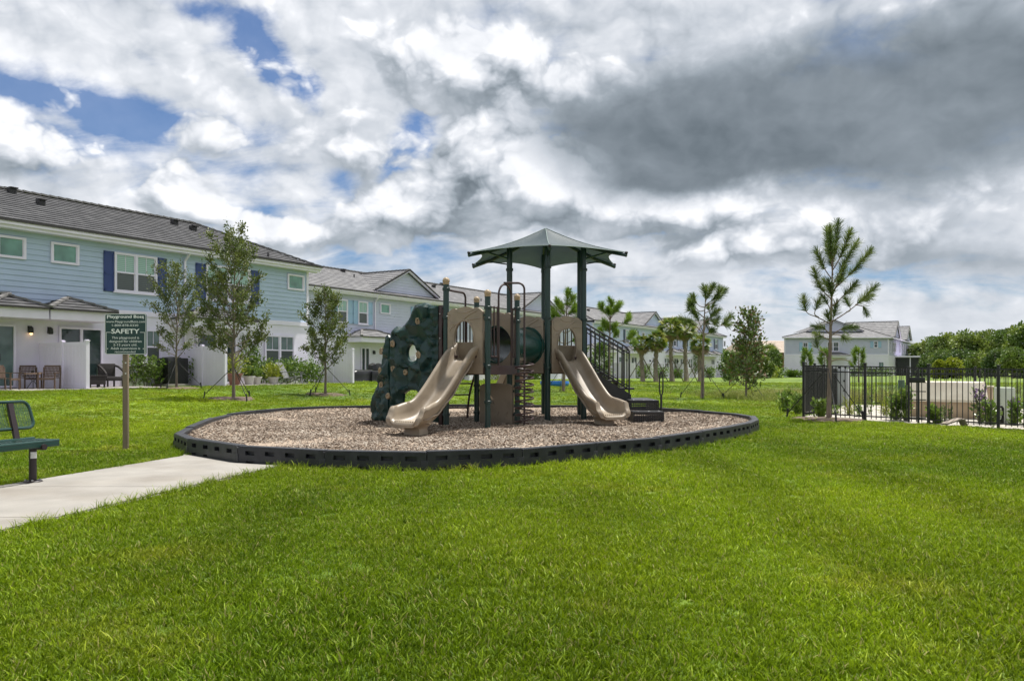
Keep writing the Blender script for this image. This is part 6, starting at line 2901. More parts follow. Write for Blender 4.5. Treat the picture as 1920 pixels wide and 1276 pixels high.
pine('bushy light green pine rising behind the right slide panel', p,
     ([(215, 820), (225, 600), (235, 350), (242, 200)],
      [([(240, 220), (244, 150), (248, 98)], .9, 0), ([(240, 230), (270, 180), (298, 135)], .8, .5), ([(238, 250), (195, 220), (170, 165)], .7, -.4), ([(238, 270), (290, 230), (330, 200)], .7, .3), ([(236, 290), (180, 270), (150, 240)], .7, .6), ([(236, 300), (270, 250), (310, 250)], .7, -.7), ([(236, 300), (215, 240), (205, 190)], .8, .8),
       ([(234, 340), (170, 310), (140, 280)], .6, -.4), ([(234, 340), (300, 310), (340, 290)], .6, .5), ([(232, 400), (180, 370), (140, 340)], .6, .4), ([(232, 400), (290, 370), (330, 350)], .6, -.5), ([(228, 480), (170, 450), (140, 420)], .6, .4), ([(228, 480), (290, 450), (330, 430)], .6, -.5), ([(224, 560), (170, 540), (150, 500)], .6, .7)]),
     S5, 1000, 520, 12, .27, .09, 420, NEED2, st=1.2, extra=2)
p = ground_at(1141, 727)
pine('light green pine with open tufts behind the stair railing', p,
     ([(545, 795), (548, 560), (552, 400), (555, 270)],
      [([(554, 290), (558, 230), (562, 182)], .85, 0), ([(554, 300), (590, 250), (632, 185)], .6, .4), ([(553, 310), (520, 260), (480, 212)], .6, -.4), ([(554, 310), (570, 260), (600, 230)], .7, .9), ([(553, 320), (540, 260), (530, 230)], .7, -.9), ([(552, 400), (525, 370), (510, 310)], .8, .5), ([(552, 410), (575, 380), (590, 340)], .8, -.5),
       ([(552, 420), (545, 360), (520, 340)], .8, .9), ([(552, 380), (610, 350), (660, 330), (690, 272)], .32, .2), ([(552, 480), (620, 460), (680, 440), (722, 400)], .35, -.2), ([(640, 455), (690, 470), (735, 465)], .5, .6), ([(551, 470), (510, 430), (490, 390)], .6, .3), ([(551, 520), (510, 520), (470, 500)], .5, .5), ([(552, 450), (580, 430), (600, 400)], .7, .8)]),
     S5, 1000, 520, 18, .30, .09, 400, NEED2, extra=2)
# young pines in front of the sage house, beyond the yard
for bx, by, yt, lb, sd in ((1513, 713, 657, 'small young pine at the left front of the sage green house', 3), (1546, 713, 655, 'small young pine seen just left of the tall pine trunk, before the sage house', 4), (1610, 716, 655, 'stout bright young pine before the middle of the sage green house', 5)):
    p = ground_at(bx, by)
    H_ = (by - yt) * 5
    w_ = 14 * 5
    rn = random.Random(sd)
    X0, Y0 = (bx - 1400) * 5, (by - 500) * 5
    brs = [([(X0, Y0 - H_ * .8), (X0 + 2, Y0 - H_ * .9), (X0, Y0 - H_)], .95, 0)]
    for i in range(12):
        q = .35 + .55 * i / 12
        s = (-1) ** i
        wr = w_ * (1.1 - q * .75) * (1.15 if sd == 5 else .9)
        brs.append(([(X0, Y0 - H_ * q), (X0 + s * wr * .5, Y0 - H_ * (q + .05)), (X0 + s * wr * rn.uniform(.7, 1), Y0 - H_ * (q + .20))], .75, rn.uniform(-1, 1)))
    pine(lb, p, ([(X0, Y0), (X0, Y0 - H_ * .5), (X0, Y0 - H_ * .85)], brs), 5, 1400, 500, sd, .34, .08, 160, NEED2, extra=1)


# ---------------------------------------------------------------- palms
def palm(label, base, h, cr, seed, tr=.135, group='palms in a row before the far townhouse'):
    rn = random.Random(seed)
    t = thing('palm_tree', label, 'palm tree', base, 0, group)
    m = MB(WM[t])
    pts, rs = [], []
    lx = rn.uniform(-.15, .15)
    for i in range(22):
        q = i / 21
        pts.append((lx * q * q, .1 * math.sin(q * 3), h * q - .1))
        rs.append(tr * (1.25 - .35 * sstep(q * 4)) * (1 + .05 * math.sin(i * 2.2)) * (1 + .15 * sstep((q - .85) / .15)))
    m.tube(pts, rs, 10)
    m.build('trunk', BARK_S, t)
    # crossed boots of old leaf bases
    m = MB(WM[t])
    for i in range(46):
        q = .35 + .63 * i / 46
        a = i * 2.4
        r = tr * .92
        x, y, z = lx * q * q + r * math.cos(a), .1 * math.sin(q * 3) + r * math.sin(a), h * q
        m.beam((x, y, z - .10), (x + .06 * math.cos(a), y + .06 * math.sin(a), z + .10), .08, .025)
    m.build('leaf_base', BARK_S, t, smooth=0)
    top = Vector((lx, .1 * math.sin(3), h))
    V, F, Vd, Fd = [], [], [], []
    nf = 46
    for i in range(nf):
        q = i / (nf - 1)
        el = 1.35 - 2.35 * q + rn.gauss(0, .10)
        az = i * 2.399 + rn.gauss(0, .2)
        dry = q > .86
        d = Vector((math.cos(az) * math.cos(el), math.sin(az) * math.cos(el), math.sin(el)))
        L_ = cr * (.70 + .25 * rn.random())
        pet = top + d * L_ * .72
        side = Vector((-math.sin(az), math.cos(az), 0))
        VV, FF = (Vd, Fd) if dry else (V, F)

        def quad(a, b, w0, w1, nrm):
            o = len(VV)
            s = (b - a).cross(nrm)
            s = s.normalized() if s.length > 1e-6 else side
            VV.extend([tuple(a - s * w0), tuple(a + s * w0), tuple(b + s * w1), tuple(b - s * w1)])
            FF.append((o, o + 1, o + 2, o + 3))
        upv = side.cross(d)
        ro = rn.uniform(-.9, .9)
        side, upv = side * math.cos(ro) + upv * math.sin(ro), upv * math.cos(ro) - side * math.sin(ro)
        quad(top, pet, .02, .016, upv)
        nfing = 15
        for j in range(nfing):
            u = (j / (nfing - 1) - .5) * 2
            ang = u * 1.55
            fl = cr * .60 * (1 - .28 * abs(u)) * rn.uniform(.85, 1.1)
            dd = (d * math.cos(ang) + side * math.sin(ang) + upv * .22 * (1 - abs(u))).normalized()
            a = pet - d * cr * .12 * (1 - abs(u))
            b = a + dd * fl * .62
            c = b + (dd + Vector((0, 0, -.55))).normalized() * fl * .42
            quad(a, b, .018, .040, upv)
            quad(b, c, .040, .006, upv)
    raw('fronds', V, F, PALML, t)
    if Vd:
        raw('dry_frond', Vd, Fd, PALMD, t)
    for i in range(3):
        a = .5 + 2.1 * i
        m = MB(WM[t])
        m.beam((tr * math.cos(a), tr * math.sin(a), 1.7), (1.25 * math.cos(a), 1.25 * math.sin(a), -.05), .07, .04)
        m.build('support_stake', BARK, t, smooth=0)
    return t


for bx, by, yc, rr, sd, lb in ((1204.5, 715.5, 645, 19, 1, 'shortest palm, leftmost of the row by the stair railing'), (1229, 716, 640, 21, 2, 'second palm from the left with yellowing lower leaves'), (1259, 715.5, 617, 25, 3, 'tallest palm with a full round crown, third from the left'),
                               (1286, 715.5, 618, 23, 4, 'palm with dry drooping fronds just left of the slim pine crown'), (1312, 714.5, 646, 21, 5, 'palm partly hidden behind the slim pine trunk')):
    p = ground_at(bx, by)
    k = p.y / FOC
    palm(lb, p, px_height(p, yc), rr * k * 1.05, sd)

# ---------------------------------------------------------------- other young trees
p = ground_at(1399, 748)
k = p.y / FOC
t = broadleaf('magnolia_tree', 'young magnolia with rusty brown leaf undersides right of the slim pine', p, px_height(p, 586), lambda q, k=k: 40 * k * tri(q, [(.1, .5), (.25, 1.0), (.5, .95), (.7, .7), (.85, .55), (1, .2)]), 14, 32, .16, 2600, .045,
              [(LEAF_M, .76), (LEAF_R, .24)], t0=.12, elev=(.2, 1.0), aspect=.46, lean=(.15, 0))
stakes(t, 1.0, .95, 3, 1.0)
for bx, by, yt, rp, sd, lb, lf in ((1368, 722, 664, 19, 31, 'small bright green tree just left of the magnolia', .16), (1309, 708, 658, 17, 32, 'dense green shrub tree between the last palm and the slim pine', .17), (1090, 728, 655, 26, 33, 'leafy young tree seen through the stair railing', .12), (1128, 726, 650, 22, 34, 'second leafy young tree seen through the lower stair railing', .13)):
    p = ground_at(bx, by)
    k = p.y / FOC
    broadleaf('young_tree', lb, p, px_height(p, yt), lambda q, k=k, rp=rp: rp * k * tri(q, [(.05, .5), (.2, .95), (.5, 1), (.8, .7), (1, .2)]), sd, 26, lf, 2200, .04, [(LEAF_B, 1.0)], t0=.08, elev=(.2, 1.0))


# ---------------------------------------------------------------- big trees: lobed crowns of many leaf sprays
def big_tree(name, label, p, h, w, seed, mt, leaf=.34, n=4200, t0=.18, group=None, flat=.75, nl=22):
    rn = random.Random(seed)
    rng = np.random.default_rng(seed)
    t = thing(name, label, 'tree', p, 0, group)
    lobes = []
    for i in range(nl):
        a = i * 2.4 + rn.uniform(-.3, .3)
        q = (i + .5) / nl
        z = h * (t0 + .12 + (.82 - t0 - .02) * q)
        r = w * .5 * math.sqrt(max(.05, 1 - (abs(q - .38) / .68) ** 2)) * rn.uniform(.45, .78)
        s = w * rn.uniform(.11, .22) * (1.15 - .35 * q)
        lobes.append((Vector((r * math.cos(a), r * math.sin(a), min(z, h - s * flat))), s))
    lobes.append((Vector((rn.gauss(0, w * .08), rn.gauss(0, w * .08), h - w * .14)), w * .17))
    tot = sum(s * s for _, s in lobes)
    P, A = [], []
    for c, s in lobes:
        k = int(n * s * s / tot)
        d = unit(rng.normal(0, 1, (k, 3)))
        rr = s * (1 - .55 * rng.random(k) ** 1.8) * (1 + .18 * np.sin(d[:, 0] * 6 + seed) * np.cos(d[:, 1] * 7))
        q = np.array(c) + d * rr[:, None] * np.array([1, 1, flat])
        P.append(q)
        A.append(d)
    P, A = np.concatenate(P), np.concatenate(A)
    V, F = leaf_quads(P, leaf, .62, rng, A * 1.1, .7, .1)
    raw('crown', V, F, mt, t)
    m = MB(WM[t])
    m.tube([(0, 0, -.3), (0, 0, h * .25), (w * .03, 0, h * .55), (0, 0, h * .85)], [h * .035, h * .026, h * .016, .03], 8)
    for c, s in lobes[::2]:
        b = Vector((0, 0, h * rn.uniform(.18, .4)))
        m.tube([b, b.lerp(c, .5) + Vector((0, 0, h * .03)), c], [h * .014, h * .009, .02], 5)
    m.build('trunk', BARK, t)
    return t


def far_pt(px, Y, dz=0):
    x = (px - CXP) / FOC * Y
    return gz(x, Y, dz)


WOOD = [(1733, 641, 52, 150, 'dark round tree at the left end of the wood, touching the screened porch'), (1757, 630, 58, 140, 'second wood tree from the left, darker and slightly taller'), (1782, 623, 66, 136, 'broad wood tree left of the middle, third from the porch'), (1815, 620, 74, 130, 'broad dark tree in the middle of the wood'),
        (1848, 619, 70, 128, 'round-topped wood tree right of the middle'), (1873, 628, 60, 124, 'lower wood tree in the dip of the tree line'), (1899, 610, 62, 118, 'tall bright tree near the right edge of the photo'), (1927, 604, 66, 112, 'tallest wood tree, cut by the right edge of the photo'), (1960, 606, 70, 112, None), (1996, 612, 70, 116, None), (1700, 655, 50, 190, None), (2040, 606, 74, 112, None), (2090, 612, 74, 118, None), (2150, 604, 80, 112, None), (2215, 610, 80, 116, None), (2290, 606, 90, 112, None)]
for i, (px, yt, wp, Y, lb) in enumerate(WOOD):
    p = far_pt(px, Y)
    big_tree('wood_tree', lb or 'broad green tree of the wood beyond the right edge', p, px_height(p, yt), wp * Y / FOC * 1.15, 60 + i, LEAF_W, .40, 5200, .1, 'trees of the wood on the right')
LOW = [(1742, 662, 40, 118, LEAF_D, 'low bushy tree at the wood\'s left foot, beside the porch'), (1765, 655, 44, 112, LEAF_W, 'light bushy tree before the third wood tree'), (1800, 655, 46, 108, LEAF_D, 'dark bushy tree at the foot of the middle wood'), (1835, 658, 42, 104, LEAF_W, 'pale bushy tree at the wood foot above the third fence post'),
       (1866, 654, 40, 100, LEAF_D, 'narrow dark tree at the wood foot right of the fence middle'), (1900, 650, 48, 96, LEAF_W, 'bright bushy tree at the wood foot by the right edge'), (1934, 655, 48, 96, LEAF_D, 'low tree beyond the right edge'), (1786, 672, 34, 92, LEAF_Y, 'yellow-green bush glowing in front of the dark wood'), (1760, 676, 20, 92, LEAF_Y, 'small yellow-green bush left of the larger one')]
for i, (px, yt, wp, Y, mt, lb) in enumerate(LOW):
    p = far_pt(px, Y)
    big_tree('bushy_tree' if mt is not LEAF_Y else 'bush', lb, p, px_height(p, yt), wp * Y / FOC * 1.15, 90 + i, mt, .30, 2600, .02)
for i, (px, yt, wp, Y, lb) in enumerate(((1398, 652, 30, 150, 'distant green tree just behind the end of the row'), (1418, 640, 40, 142, 'round distant tree right of the magnolia top'), (1446, 655, 36, 120, 'distant tree left of the white car'), (1432, 668, 30, 105, 'low distant tree behind the magnolia, in front of the others'))):
    p = far_pt(px, Y)
    big_tree('distant_tree', lb, p, px_height(p, yt), wp * Y / FOC * 1.2, 120 + i, LEAF_W, .36, 2600, .05)
p = far_pt(1638, 185)
big_tree('distant_tree', 'flat treetop showing above the roof of the sage green house', p, px_height(p, 604), 3.4, 140, LEAF_D, .36, 900, .84, nl=6)
p = far_pt(1240, 170)
big_tree('distant_tree', 'dark treetop peeping over the far townhouse roof', p, px_height(p, 597), 4.5, 141, LEAF_D, .36, 900, .84, nl=6)
p = ground_at(1441, 707)
palm('distant palm between the magnolia and the sage green house', p, px_height(p, 664), 2.0, 77, .2, None)


# ---------------------------------------------------------------- shrubs
def shrub(label, p, h, w, seed, mt=None, leaf=.09, n=900, name='shrub', stems=5, aspect=.5, flower=0.0, group=None, cat='shrub', open_=.0):
    rn = random.Random(seed)
    rng = np.random.default_rng(seed)
    t = thing(name, label, cat, p, 0, group)
    m = MB(WM[t])
    tips = []
    for i in range(stems):
        a = i * 2.4 + rn.uniform(-.4, .4)
        r = w * .5 * rn.uniform(.35, .85)
        top = Vector((r * math.cos(a), r * math.sin(a), h * rn.uniform(.72, 1.0)))
        b = Vector((top.x * .18, top.y * .18, -.05))
        mid = b.lerp(top, .5) + Vector((rn.gauss(0, .03), rn.gauss(0, .03), 0))
        m.tube([b, mid, top], [.012, .008, .004], 5)
        tips.append((b, mid, top))
    m.build('stem', BARK, t)
    P, A = [], []
    for _ in range(n):
        b, mid, top = rn.choice(tips)
        u = open_ + (1 - open_) * rn.random() ** .8
        s = b.lerp(mid, u * 2) if u < .5 else mid.lerp(top, u * 2 - 1)
        sp = w * .17 * (1 - .35 * u)
        q = s + Vector((rn.gauss(0, sp), rn.gauss(0, sp), rn.gauss(0, sp * .6)))
        q.z = max(.02, q.z)
        d = q - s
        P.append(tuple(q))
        A.append((d.x * 5, d.y * 5, .5))
    V, F = leaf_quads(np.array(P), leaf, aspect, rng, np.array(A), .6, .35)
    raw('leaves', V, F, mt or LEAF_B, t)
    if flower:
        P = [tuple(tp[2] + Vector((rn.gauss(0, w * .08), rn.gauss(0, w * .08), rn.gauss(0, h * .10) - h * .06))) for tp in tips for _ in range(int(flower / stems))]
        V, F = leaf_quads(np.array(P), .035, .8, rng, None, 1, .2)
        raw('blossom', V, F, FLOW, t)
    return t


def wall_pt(h, px, off):
    a, _ = h.fx(px, 700, off)
    q = h.O + h.x * a + h.out * off
    return gz(q.x, q.y)


for i, (px, off, hh, ww, mt, lb) in enumerate((
        (252, .7, 1.55, .9, LEAF_B, 'upright green bush left of the air conditioner, behind the sign post'), (272, .8, 1.15, .8, LEAF_M, 'reddish low bush right of the sign post'), (292, .8, 1.45, .8, LEAF_B, 'green bush touching the left side of the air conditioner'), (366, .8, 1.1, .6, LEAF_B, 'small bush between the air conditioner and the white fence'),
        (490, .9, 1.15, 1.3, LEAF_B, 'leafy hedge bush under the left half of the ground floor window'), (515, .9, 1.2, 1.3, LEAF_B, 'leafy hedge bush under the middle of the ground floor window'), (541, .9, 1.15, 1.3, LEAF_B, 'leafy hedge bush under the right edge of the ground floor window'), (566, .9, 1.2, 1.4, LEAF_B, 'rounded hedge bush behind the garden chair'),
        (586, .9, 1.15, 1.3, LEAF_B, 'last hedge bush before the corner of the blue house'), (471, 1.0, 1.5, .9, LEAF_B, 'taller thin bush right of the tallest oak trunk'))):
    p = wall_pt(H1_, px, off)
    shrub(lb, p, hh * (1 + .12 * math.sin(i * 2.3)), ww, 200 + i, mt, .13, 430 if px < 400 else 760, open_=.15)
# potted plants on the lawn edge of the patio
POT = mat('terracotta', (.21, .095, .065), .7, .15, 6)
POTW = mat('pot_white', (.55, .53, .5), .7, .1, 6)
for i, (px, off, hp, wp, hh, ww, pm, lm, lb, pl) in enumerate((
        (440, 2.3, .52, .30, .8, 1.0, POT, LEAF_Y, 'broad yellow-green plant growing in the brown pot', 'large brown pot behind the tallest oak trunk'), (467, 2.2, .40, .24, .5, .5, POTW, LEAF_B, 'small green plant in the pale pot', 'pale pot between the tallest oak and the hedge'),
        (513, 2.2, .34, .24, .7, .9, POTW, LEAF_Y, 'bright yellow-green plant in the cream pot before the hedge', 'cream pot in front of the hedge'), (482, 2.0, .36, .20, .35, .35, POTW, LEAF_B, 'sprig in the narrow pot', 'narrow pot left of the cream pot'))):
    p = wall_pt(H1_, px, off)
    m = MB(Matrix.Translation(p))
    m.lathe([(wp * .62, 0), (wp * .95, hp * .85), (wp * 1.08, hp * .86), (wp * 1.08, hp), (wp * .95, hp), (wp * .9, hp * .9)], (0, 0, 0), 18)
    tag(m.build('plant_pot', pm, None, loc=p), pl, 'plant pot')
    shrub(lb, p + Vector((0, 0, hp * .88)), hh, ww, 230 + i, lm, .15, 420, name='potted_plant', cat='potted plant', aspect=.35)
for i, (px, off, hh, ww, mt, lb) in enumerate(((925, 1.2, 1.7, 1.7, LEAF_Y, 'round yellow-green bush seen between the spiral climber and the tall posts'), (1000, 1.4, 1.5, 1.6, LEAF_B, 'green bush at the grey house left of the tall near post'), (860, 1.2, 1.3, 1.4, LEAF_B, 'green bush seen through the arch climber'), (1010, 1.0, 1.3, 1.3, LEAF_Y, 'small yellow-green bush right behind the tall near post'))):
    p = wall_pt(H2_, px, off)
    shrub(lb, p, hh, ww, 250 + i, mt, .17, 800)
for i, (px, off, hh, ww, lb) in enumerate(((1206, 3.0, 1.5, 1.6, 'dark bush between the first and second palm foot'), (1238, 2.2, 1.6, 2.0, 'square green bush left of the tallest palm foot'), (1270, 2.4, 1.2, 1.5, 'low bush right of the tallest palm foot'), (1330, 2.0, 1.5, 1.6, 'dark bush right of the slim pine trunk'))):
    p = wall_pt(H3_, px, off)
    shrub(lb, p, hh, ww, 260 + i, LEAF_B, .22, 700)
for i, px in enumerate((1478, 1484, 1489, 1500, 1508, 1514, 1600, 1622, 1640, 1660)):
    p = far_pt(px, 126.5)
    shrub('low clipped shrub at the sage house wall, number %s of the row' % ordw[i] if False else ('low shrub along the front wall of the sage house, %s from the left' % ordw[i]), p, 1.1 if px < 1600 else 1.4, 1.2 if px < 1495 else 2.4, 270 + i, LEAF_B, .30, 300, group='shrubs at the sage house')
for i, (px, Y, hh, ww, mt, lb) in enumerate(((1443, 112, 1.6, 3.0, LEAF_Y, 'yellowish shrub in front of the white car'), (1458, 116, 1.5, 2.6, LEAF_B, 'green shrub in front of the white car'), (1432, 108, 1.3, 2.4, LEAF_Y, 'yellowish shrub left of the white car, behind the magnolia'))):
    shrub(lb, far_pt(px, Y), hh, ww, 290 + i, mt, .28, 500)

# ================================================================== fenced equipment yard
GRAV = mat('gravel', (.34, .31, .26), .95, .35, 30, .9, 40, col2=(.44, .41, .36), c2s=18)
m = MB()
n1, n2 = 24, 22
vs = []
for i in range(n1 + 1):
    for j in range(n2 + 1):
        a, b = i / n1, j / n2
        q = YARD[0] * (1 - a) * (1 - b) + YARD[1] * a * (1 - b) + YARD[2] * a * b + YARD[3] * (1 - a) * b
        edge = min(a, b, 1 - a, 1 - b)
        vs.append((q.x, q.y, terrain(q.x, q.y) + (.04 if edge > .001 else -.03)))
fs = [(i * (n2 + 1) + j, (i + 1) * (n2 + 1) + j, (i + 1) * (n2 + 1) + j + 1, i * (n2 + 1) + j + 1) for i in range(n1) for j in range(n2)]
m.add(vs, fs)
tag(m.build('gravel', GRAV, None, smooth=60, loc=(FC.x, FC.y, 0)), 'pale gravel covering the fenced yard', None, None, 'structure')


def fence_run(t, A, B, posts, hgt=1.22, skip_first=False):
    d = (B - A)
    L_ = d.length
    rz = math.atan2(d.y, d.x)
    for k, s in enumerate(posts):
        if k == 0 and skip_first:
            continue
        q = A.lerp(B, s / L_)
        g = terrain(q.x, q.y)
        m = MB()
        m.box((q.x, q.y, g + .57), (.055, .055, 1.42), rz=rz)
        m.box((q.x, q.y, g + 1.295), (.068, .068, .03), rz=rz, bev=.008)
        m.build('post', BLACKM, t, smooth=0)
    for s0, s1 in zip(posts, posts[1:]):
        a, b = A.lerp(B, (s0 + .03) / L_), A.lerp(B, (s1 - .03) / L_)
        ga, gb = terrain(a.x, a.y), terrain(b.x, b.y)
        m = MB()
        for z, w in ((hgt, .028), (hgt - .13, .026), (.10, .028)):
            m.beam((a.x, a.y, ga + z), (b.x, b.y, gb + z), .026, w)
        n = max(2, round((s1 - s0) / .108))
        for i in range(1, n):
            q = a.lerp(b, i / n)
            g = ga + (gb - ga) * i / n
            m.box((q.x, q.y, g + (hgt + .03) / 2), (.016, .016, hgt - .05), rz=rz)
        m.build('picket_panel', BLACKM, t, smooth=0)


def t_for_px(A, d, px):
    k = (px - CXP) / FOC
    return (k * A.y - A.x) / (d.x - k * d.y)


FT = thing('metal_fence', 'black metal picket fence round the gravel yard with pump boxes', 'fence', (FC.x, FC.y, terrain(FC.x, FC.y)))
ps = [0] + [t_for_px(FC, FN, px) for px in (1622, 1741, 1872)]
ps += [ps[-1] + 1.5 * i for i in (1, 2, 3, 4, 5)]
fence_run(FT, FC, FC + FN * ps[-1], ps)
fence_run(FT, FC, FC + FD * 9.0, [0, 1.8, 3.6, 5.4, 7.2, 9.0], skip_first=True)
fence_run(FT, FC + FD * 9.0, FC + FD * 9.0 + FN * 11.5, [0, 1.92, 3.83, 5.75, 7.67, 9.58, 11.5], skip_first=True)
# gate leaf with its lock box between the second and third front posts
gA = FC + FN * t_for_px(FC, FN, 1704)
gB = FC + FN * (ps[2] - .05)
m = MB()
rz = math.atan2(FN.y, FN.x)
for q in (gA, FC + FN * t_for_px(FC, FN, 1722)):
    g = terrain(q.x, q.y)
    m.box((q.x - .03 * FD.x, q.y - .03 * FD.y, g + .60), (.04, .04, 1.16), rz=rz)
g = terrain(gA.x, gA.y)
for z in (1.03, .90, .70, .52, .12):
    m.beam((gA.x, gA.y, g + z), (gB.x, gB.y, g + z), .03, .02)
gt = m.build('gate', BLACKM, FT, smooth=0)
q = (gA + gB) / 2
m = MB()
m.box((q.x - .03 * FD.x, q.y - .03 * FD.y, g + .955), (.31, .06, .11), rz=rz, bev=.006)
m.build('lock_box', BLACKM, gt)


def yard_pt(px, py):
    return ground_at(px, py)


CREAM = mat('cream_paint', (.60, .55, .44), .6, .06, 1.5, .06, 40, col2=(.52, .46, .36), c2s=1.2)
TANB = mat('tan_paint', (.40, .30, .20), .65, .08, 1.5, .08, 40, col2=(.34, .25, .16), c2s=1.4)
GREYC = mat('cabinet_grey', (.36, .38, .39), .5, .08, 2)
GREEN_U = mat('utility_green', (.12, .19, .14), .6, .12, 2)
# long pump enclosure
A = ground_at(1695, 783)
B = Vector(((1836 - CXP) / FOC * (A.y - 1.1), A.y - 1.1, 0))
B.z = terrain(B.x, B.y)
d = Vector((B.x - A.x, B.y - A.y, 0))
L_ = d.length
t = thing('pump_enclosure', 'long cream and tan pump enclosure with sloping lid inside the fenced yard', 'utility box', A)
M = frame((A.x, A.y, A.z + .03), d)
m = MB(M)
m.box((L_ / 2, .48, .19), (L_ - .06, .86, .40), bev=.015)
m.build('base', TANB, t)
m = MB(M)
vs = [(0, 0, .39), (L_, 0, .39), (L_, .96, .39), (0, .96, .39), (.05, .22, .86), (L_ - .05, .22, .86), (L_ - .05, .90, .88), (.05, .90, .88), (0, .0, .45), (L_, .0, .45), (L_, .96, .45), (0, .96, .45)]
m.add(vs, [(3, 2, 1, 0), (0, 1, 9, 8), (1, 2, 10, 9), (2, 3, 11, 10), (3, 0, 8, 11), (8, 9, 5, 4), (9, 10, 6, 5), (10, 11, 7, 6), (11, 8, 4, 7), (4, 5, 6, 7)])
m.build('lid', CREAM, t, smooth=0)
m = MB(M)
m.box((L_ / 2, .48, -.04), (L_ + .3, 1.3, .10), bev=.01)
m.build('slab', CONC, t)
p = ground_at(1851, 775)
t = thing('utility_pedestal', 'small tan utility box on a post right of the pump enclosure', 'utility box', p)
M = frame(p, FN)
M[2][3] = p.z
m = MB(M)
m.box((0, 0, .48), (.26, .24, .50), bev=.02)
m.build('casing', TANB, t)
m = MB(M)
m.box((0, 0, .745), (.30, .28, .05), bev=.015)
m.build('lid', CREAM, t)
m = MB(M)
m.box((0, 0, .12), (.12, .12, .30))
m.build('post', TANB, t)
p = ground_at(1889, 795)
t = thing('utility_cabinet', 'tall pale green-white utility cabinet behind the right end of the fence', 'utility box', p)
M = frame(p, (1, -.15))
M[2][3] = p.z
m = MB(M)
m.box((0, .14, .40), (.34, .28, .84), bev=.025)
m.build('casing', mat('cabinet_pale', (.50, .54, .44), .6, .06, 2), t)
m = MB(M)
m.box((0, -.004, .42), (.28, .012, .70), bev=.004)
m.build('door', mat('cabinet_pale', (.5, .54, .44)), t)
p = ground_at(1577, 765)
t = thing('control_cabinet', 'grey electrical control cabinet behind the tall pine trunk inside the yard', 'control cabinet', p)
M = frame(p, FN)
M[2][3] = p.z
m = MB(M)
m.box((0, .14, .66), (.40, .26, 1.12), bev=.012)
m.build('casing', GREYC, t)
m = MB(M)
m.box((0, .0, .68), (.34, .02, 1.0), bev=.006)
dr = m.build('door', GREYC, t)
m = MB(M)
for z in (.55, .85):
    m.box((.10, -.02, z), (.05, .03, .06), bev=.008)
m.build('latch', LAMPM, dr)
for s in (-1, 1):
    m = MB(M)
    m.box((s * .15, .14, .08), (.05, .05, .24))
    m.build('leg', GREYC, t)
p = ground_at(1878, 799)
m = MB(Matrix.Translation(p))
m.tube([(-.07, .1, -.1), (-.07, .1, .36), (-.04, .1, .42), (.06, .1, .42), (.09, .1, .38), (.09, .1, .0)], .028, 8)
m.box((-.02, .1, .09), (.16, .12, .20), bev=.01)
tag(m.build('vent_pipe', LAMPM, None, loc=p), 'dark bent standpipe at the third front fence post from the left', 'pipe')
p = ground_at(1690, 747)
m = MB(Matrix.Translation(p))
m.box((0, 0, .55), (.22, .16, .45), bev=.02)
m.box((0, 0, .15), (.10, .08, .60))
tag(m.build('meter_box', GREEN_U, None, loc=p), 'small grey-green meter box left of the pump enclosure', 'utility box')
# fallen slab of wood leaning at the fence foot
p = ground_at(1790, 799)
m = MB(Matrix.Translation(p))
m.beam((-.22, .02, .05), (.14, .06, .16), .20, .03)
m.beam((.13, -.02, .16), (.22, .02, .0), .16, .025)
tag(m.build('broken_board', mat('old_board', (.25, .21, .17), .85, .2, 6, .3, 40), None, loc=p), 'broken grey board lying at the foot of the fence', 'board')

# plants along the fence
for i, (px, py, yt, wp, mt, fl, lb) in enumerate((
        (1474, 773, 727, 26, LEAF_B, 0, 'leafy bush at the far left of the fence corner'), (1494, 776, 738, 28, LEAF_B, 0, 'leafy bush just left of the fence corner post'), (1537, 783, 748, 28, LEAF_B, 0, 'bright bush in front of the fence, left of the tall pine trunk'),
        (1563, 778, 760, 16, LEAF_B, 0, 'small bush right behind the tall pine trunk'), (1610, 784, 760, 12, LEAF_B, 0, 'thin sapling before the first fence panel'), (1632, 780, 722, 14, LEAF_B, 0, 'slim tall sapling right of the second fence post'), (1678, 790, 738, 24, LEAF_B, 0, 'tall leafy bush left of the gate'),
        (1698, 791, 722, 22, LEAF_B, 0, 'tallest leafy bush at the gate, left of the lock box'), (1752, 795, 762, 22, LEAF_B, 0, 'rounded bush right of the gate post'), (1769, 795, 755, 8, LEAF_M, 0, 'bare twiggy sapling before the pump enclosure'), (1782, 795, 752, 8, LEAF_M, 0, 'second bare twiggy sapling right of the first one'),
        (1837, 797, 728, 22, LEAF_M, 220, 'lilac-flowering bush before the right end of the pump enclosure'), (1853, 799, 748, 28, LEAF_B, 60, 'sprawling green bush beside the lilac-flowering one'), (1903, 800, 742, 22, LEAF_B, 90, 'slender flowering bush before the pale cabinet'), (1932, 803, 745, 26, LEAF_B, 0, 'leafy bush cut by the right edge'))):
    p = ground_at(px, py)
    k = p.y / FOC
    thin = wp < 17
    shrub(lb, p, px_height(p, yt), wp * k * 1.0, 300 + i, LEAF_F if mt is LEAF_B else mt, .10 if not thin else .065, (130 if mt is LEAF_M else 330) if not thin else (50 if mt is LEAF_M else 150), stems=3 if thin else 6, aspect=.5, flower=fl, open_=.1)
for i, (px, py, yt, wp, lb) in enumerate(((1592, 781, 752, 12, 'grassy tuft behind the first fence panel'), (1660, 782, 758, 12, 'grassy tuft behind the second fence panel'), (1545, 770, 748, 16, 'grassy tuft inside the yard corner'))):
    p = ground_at(px, py)
    k = p.y / FOC
    shrub(lb, p, px_height(p, yt), wp * k, 330 + i, LEAF_Y, .22, 120, name='grass_tuft', cat='plant', stems=4, aspect=.08)

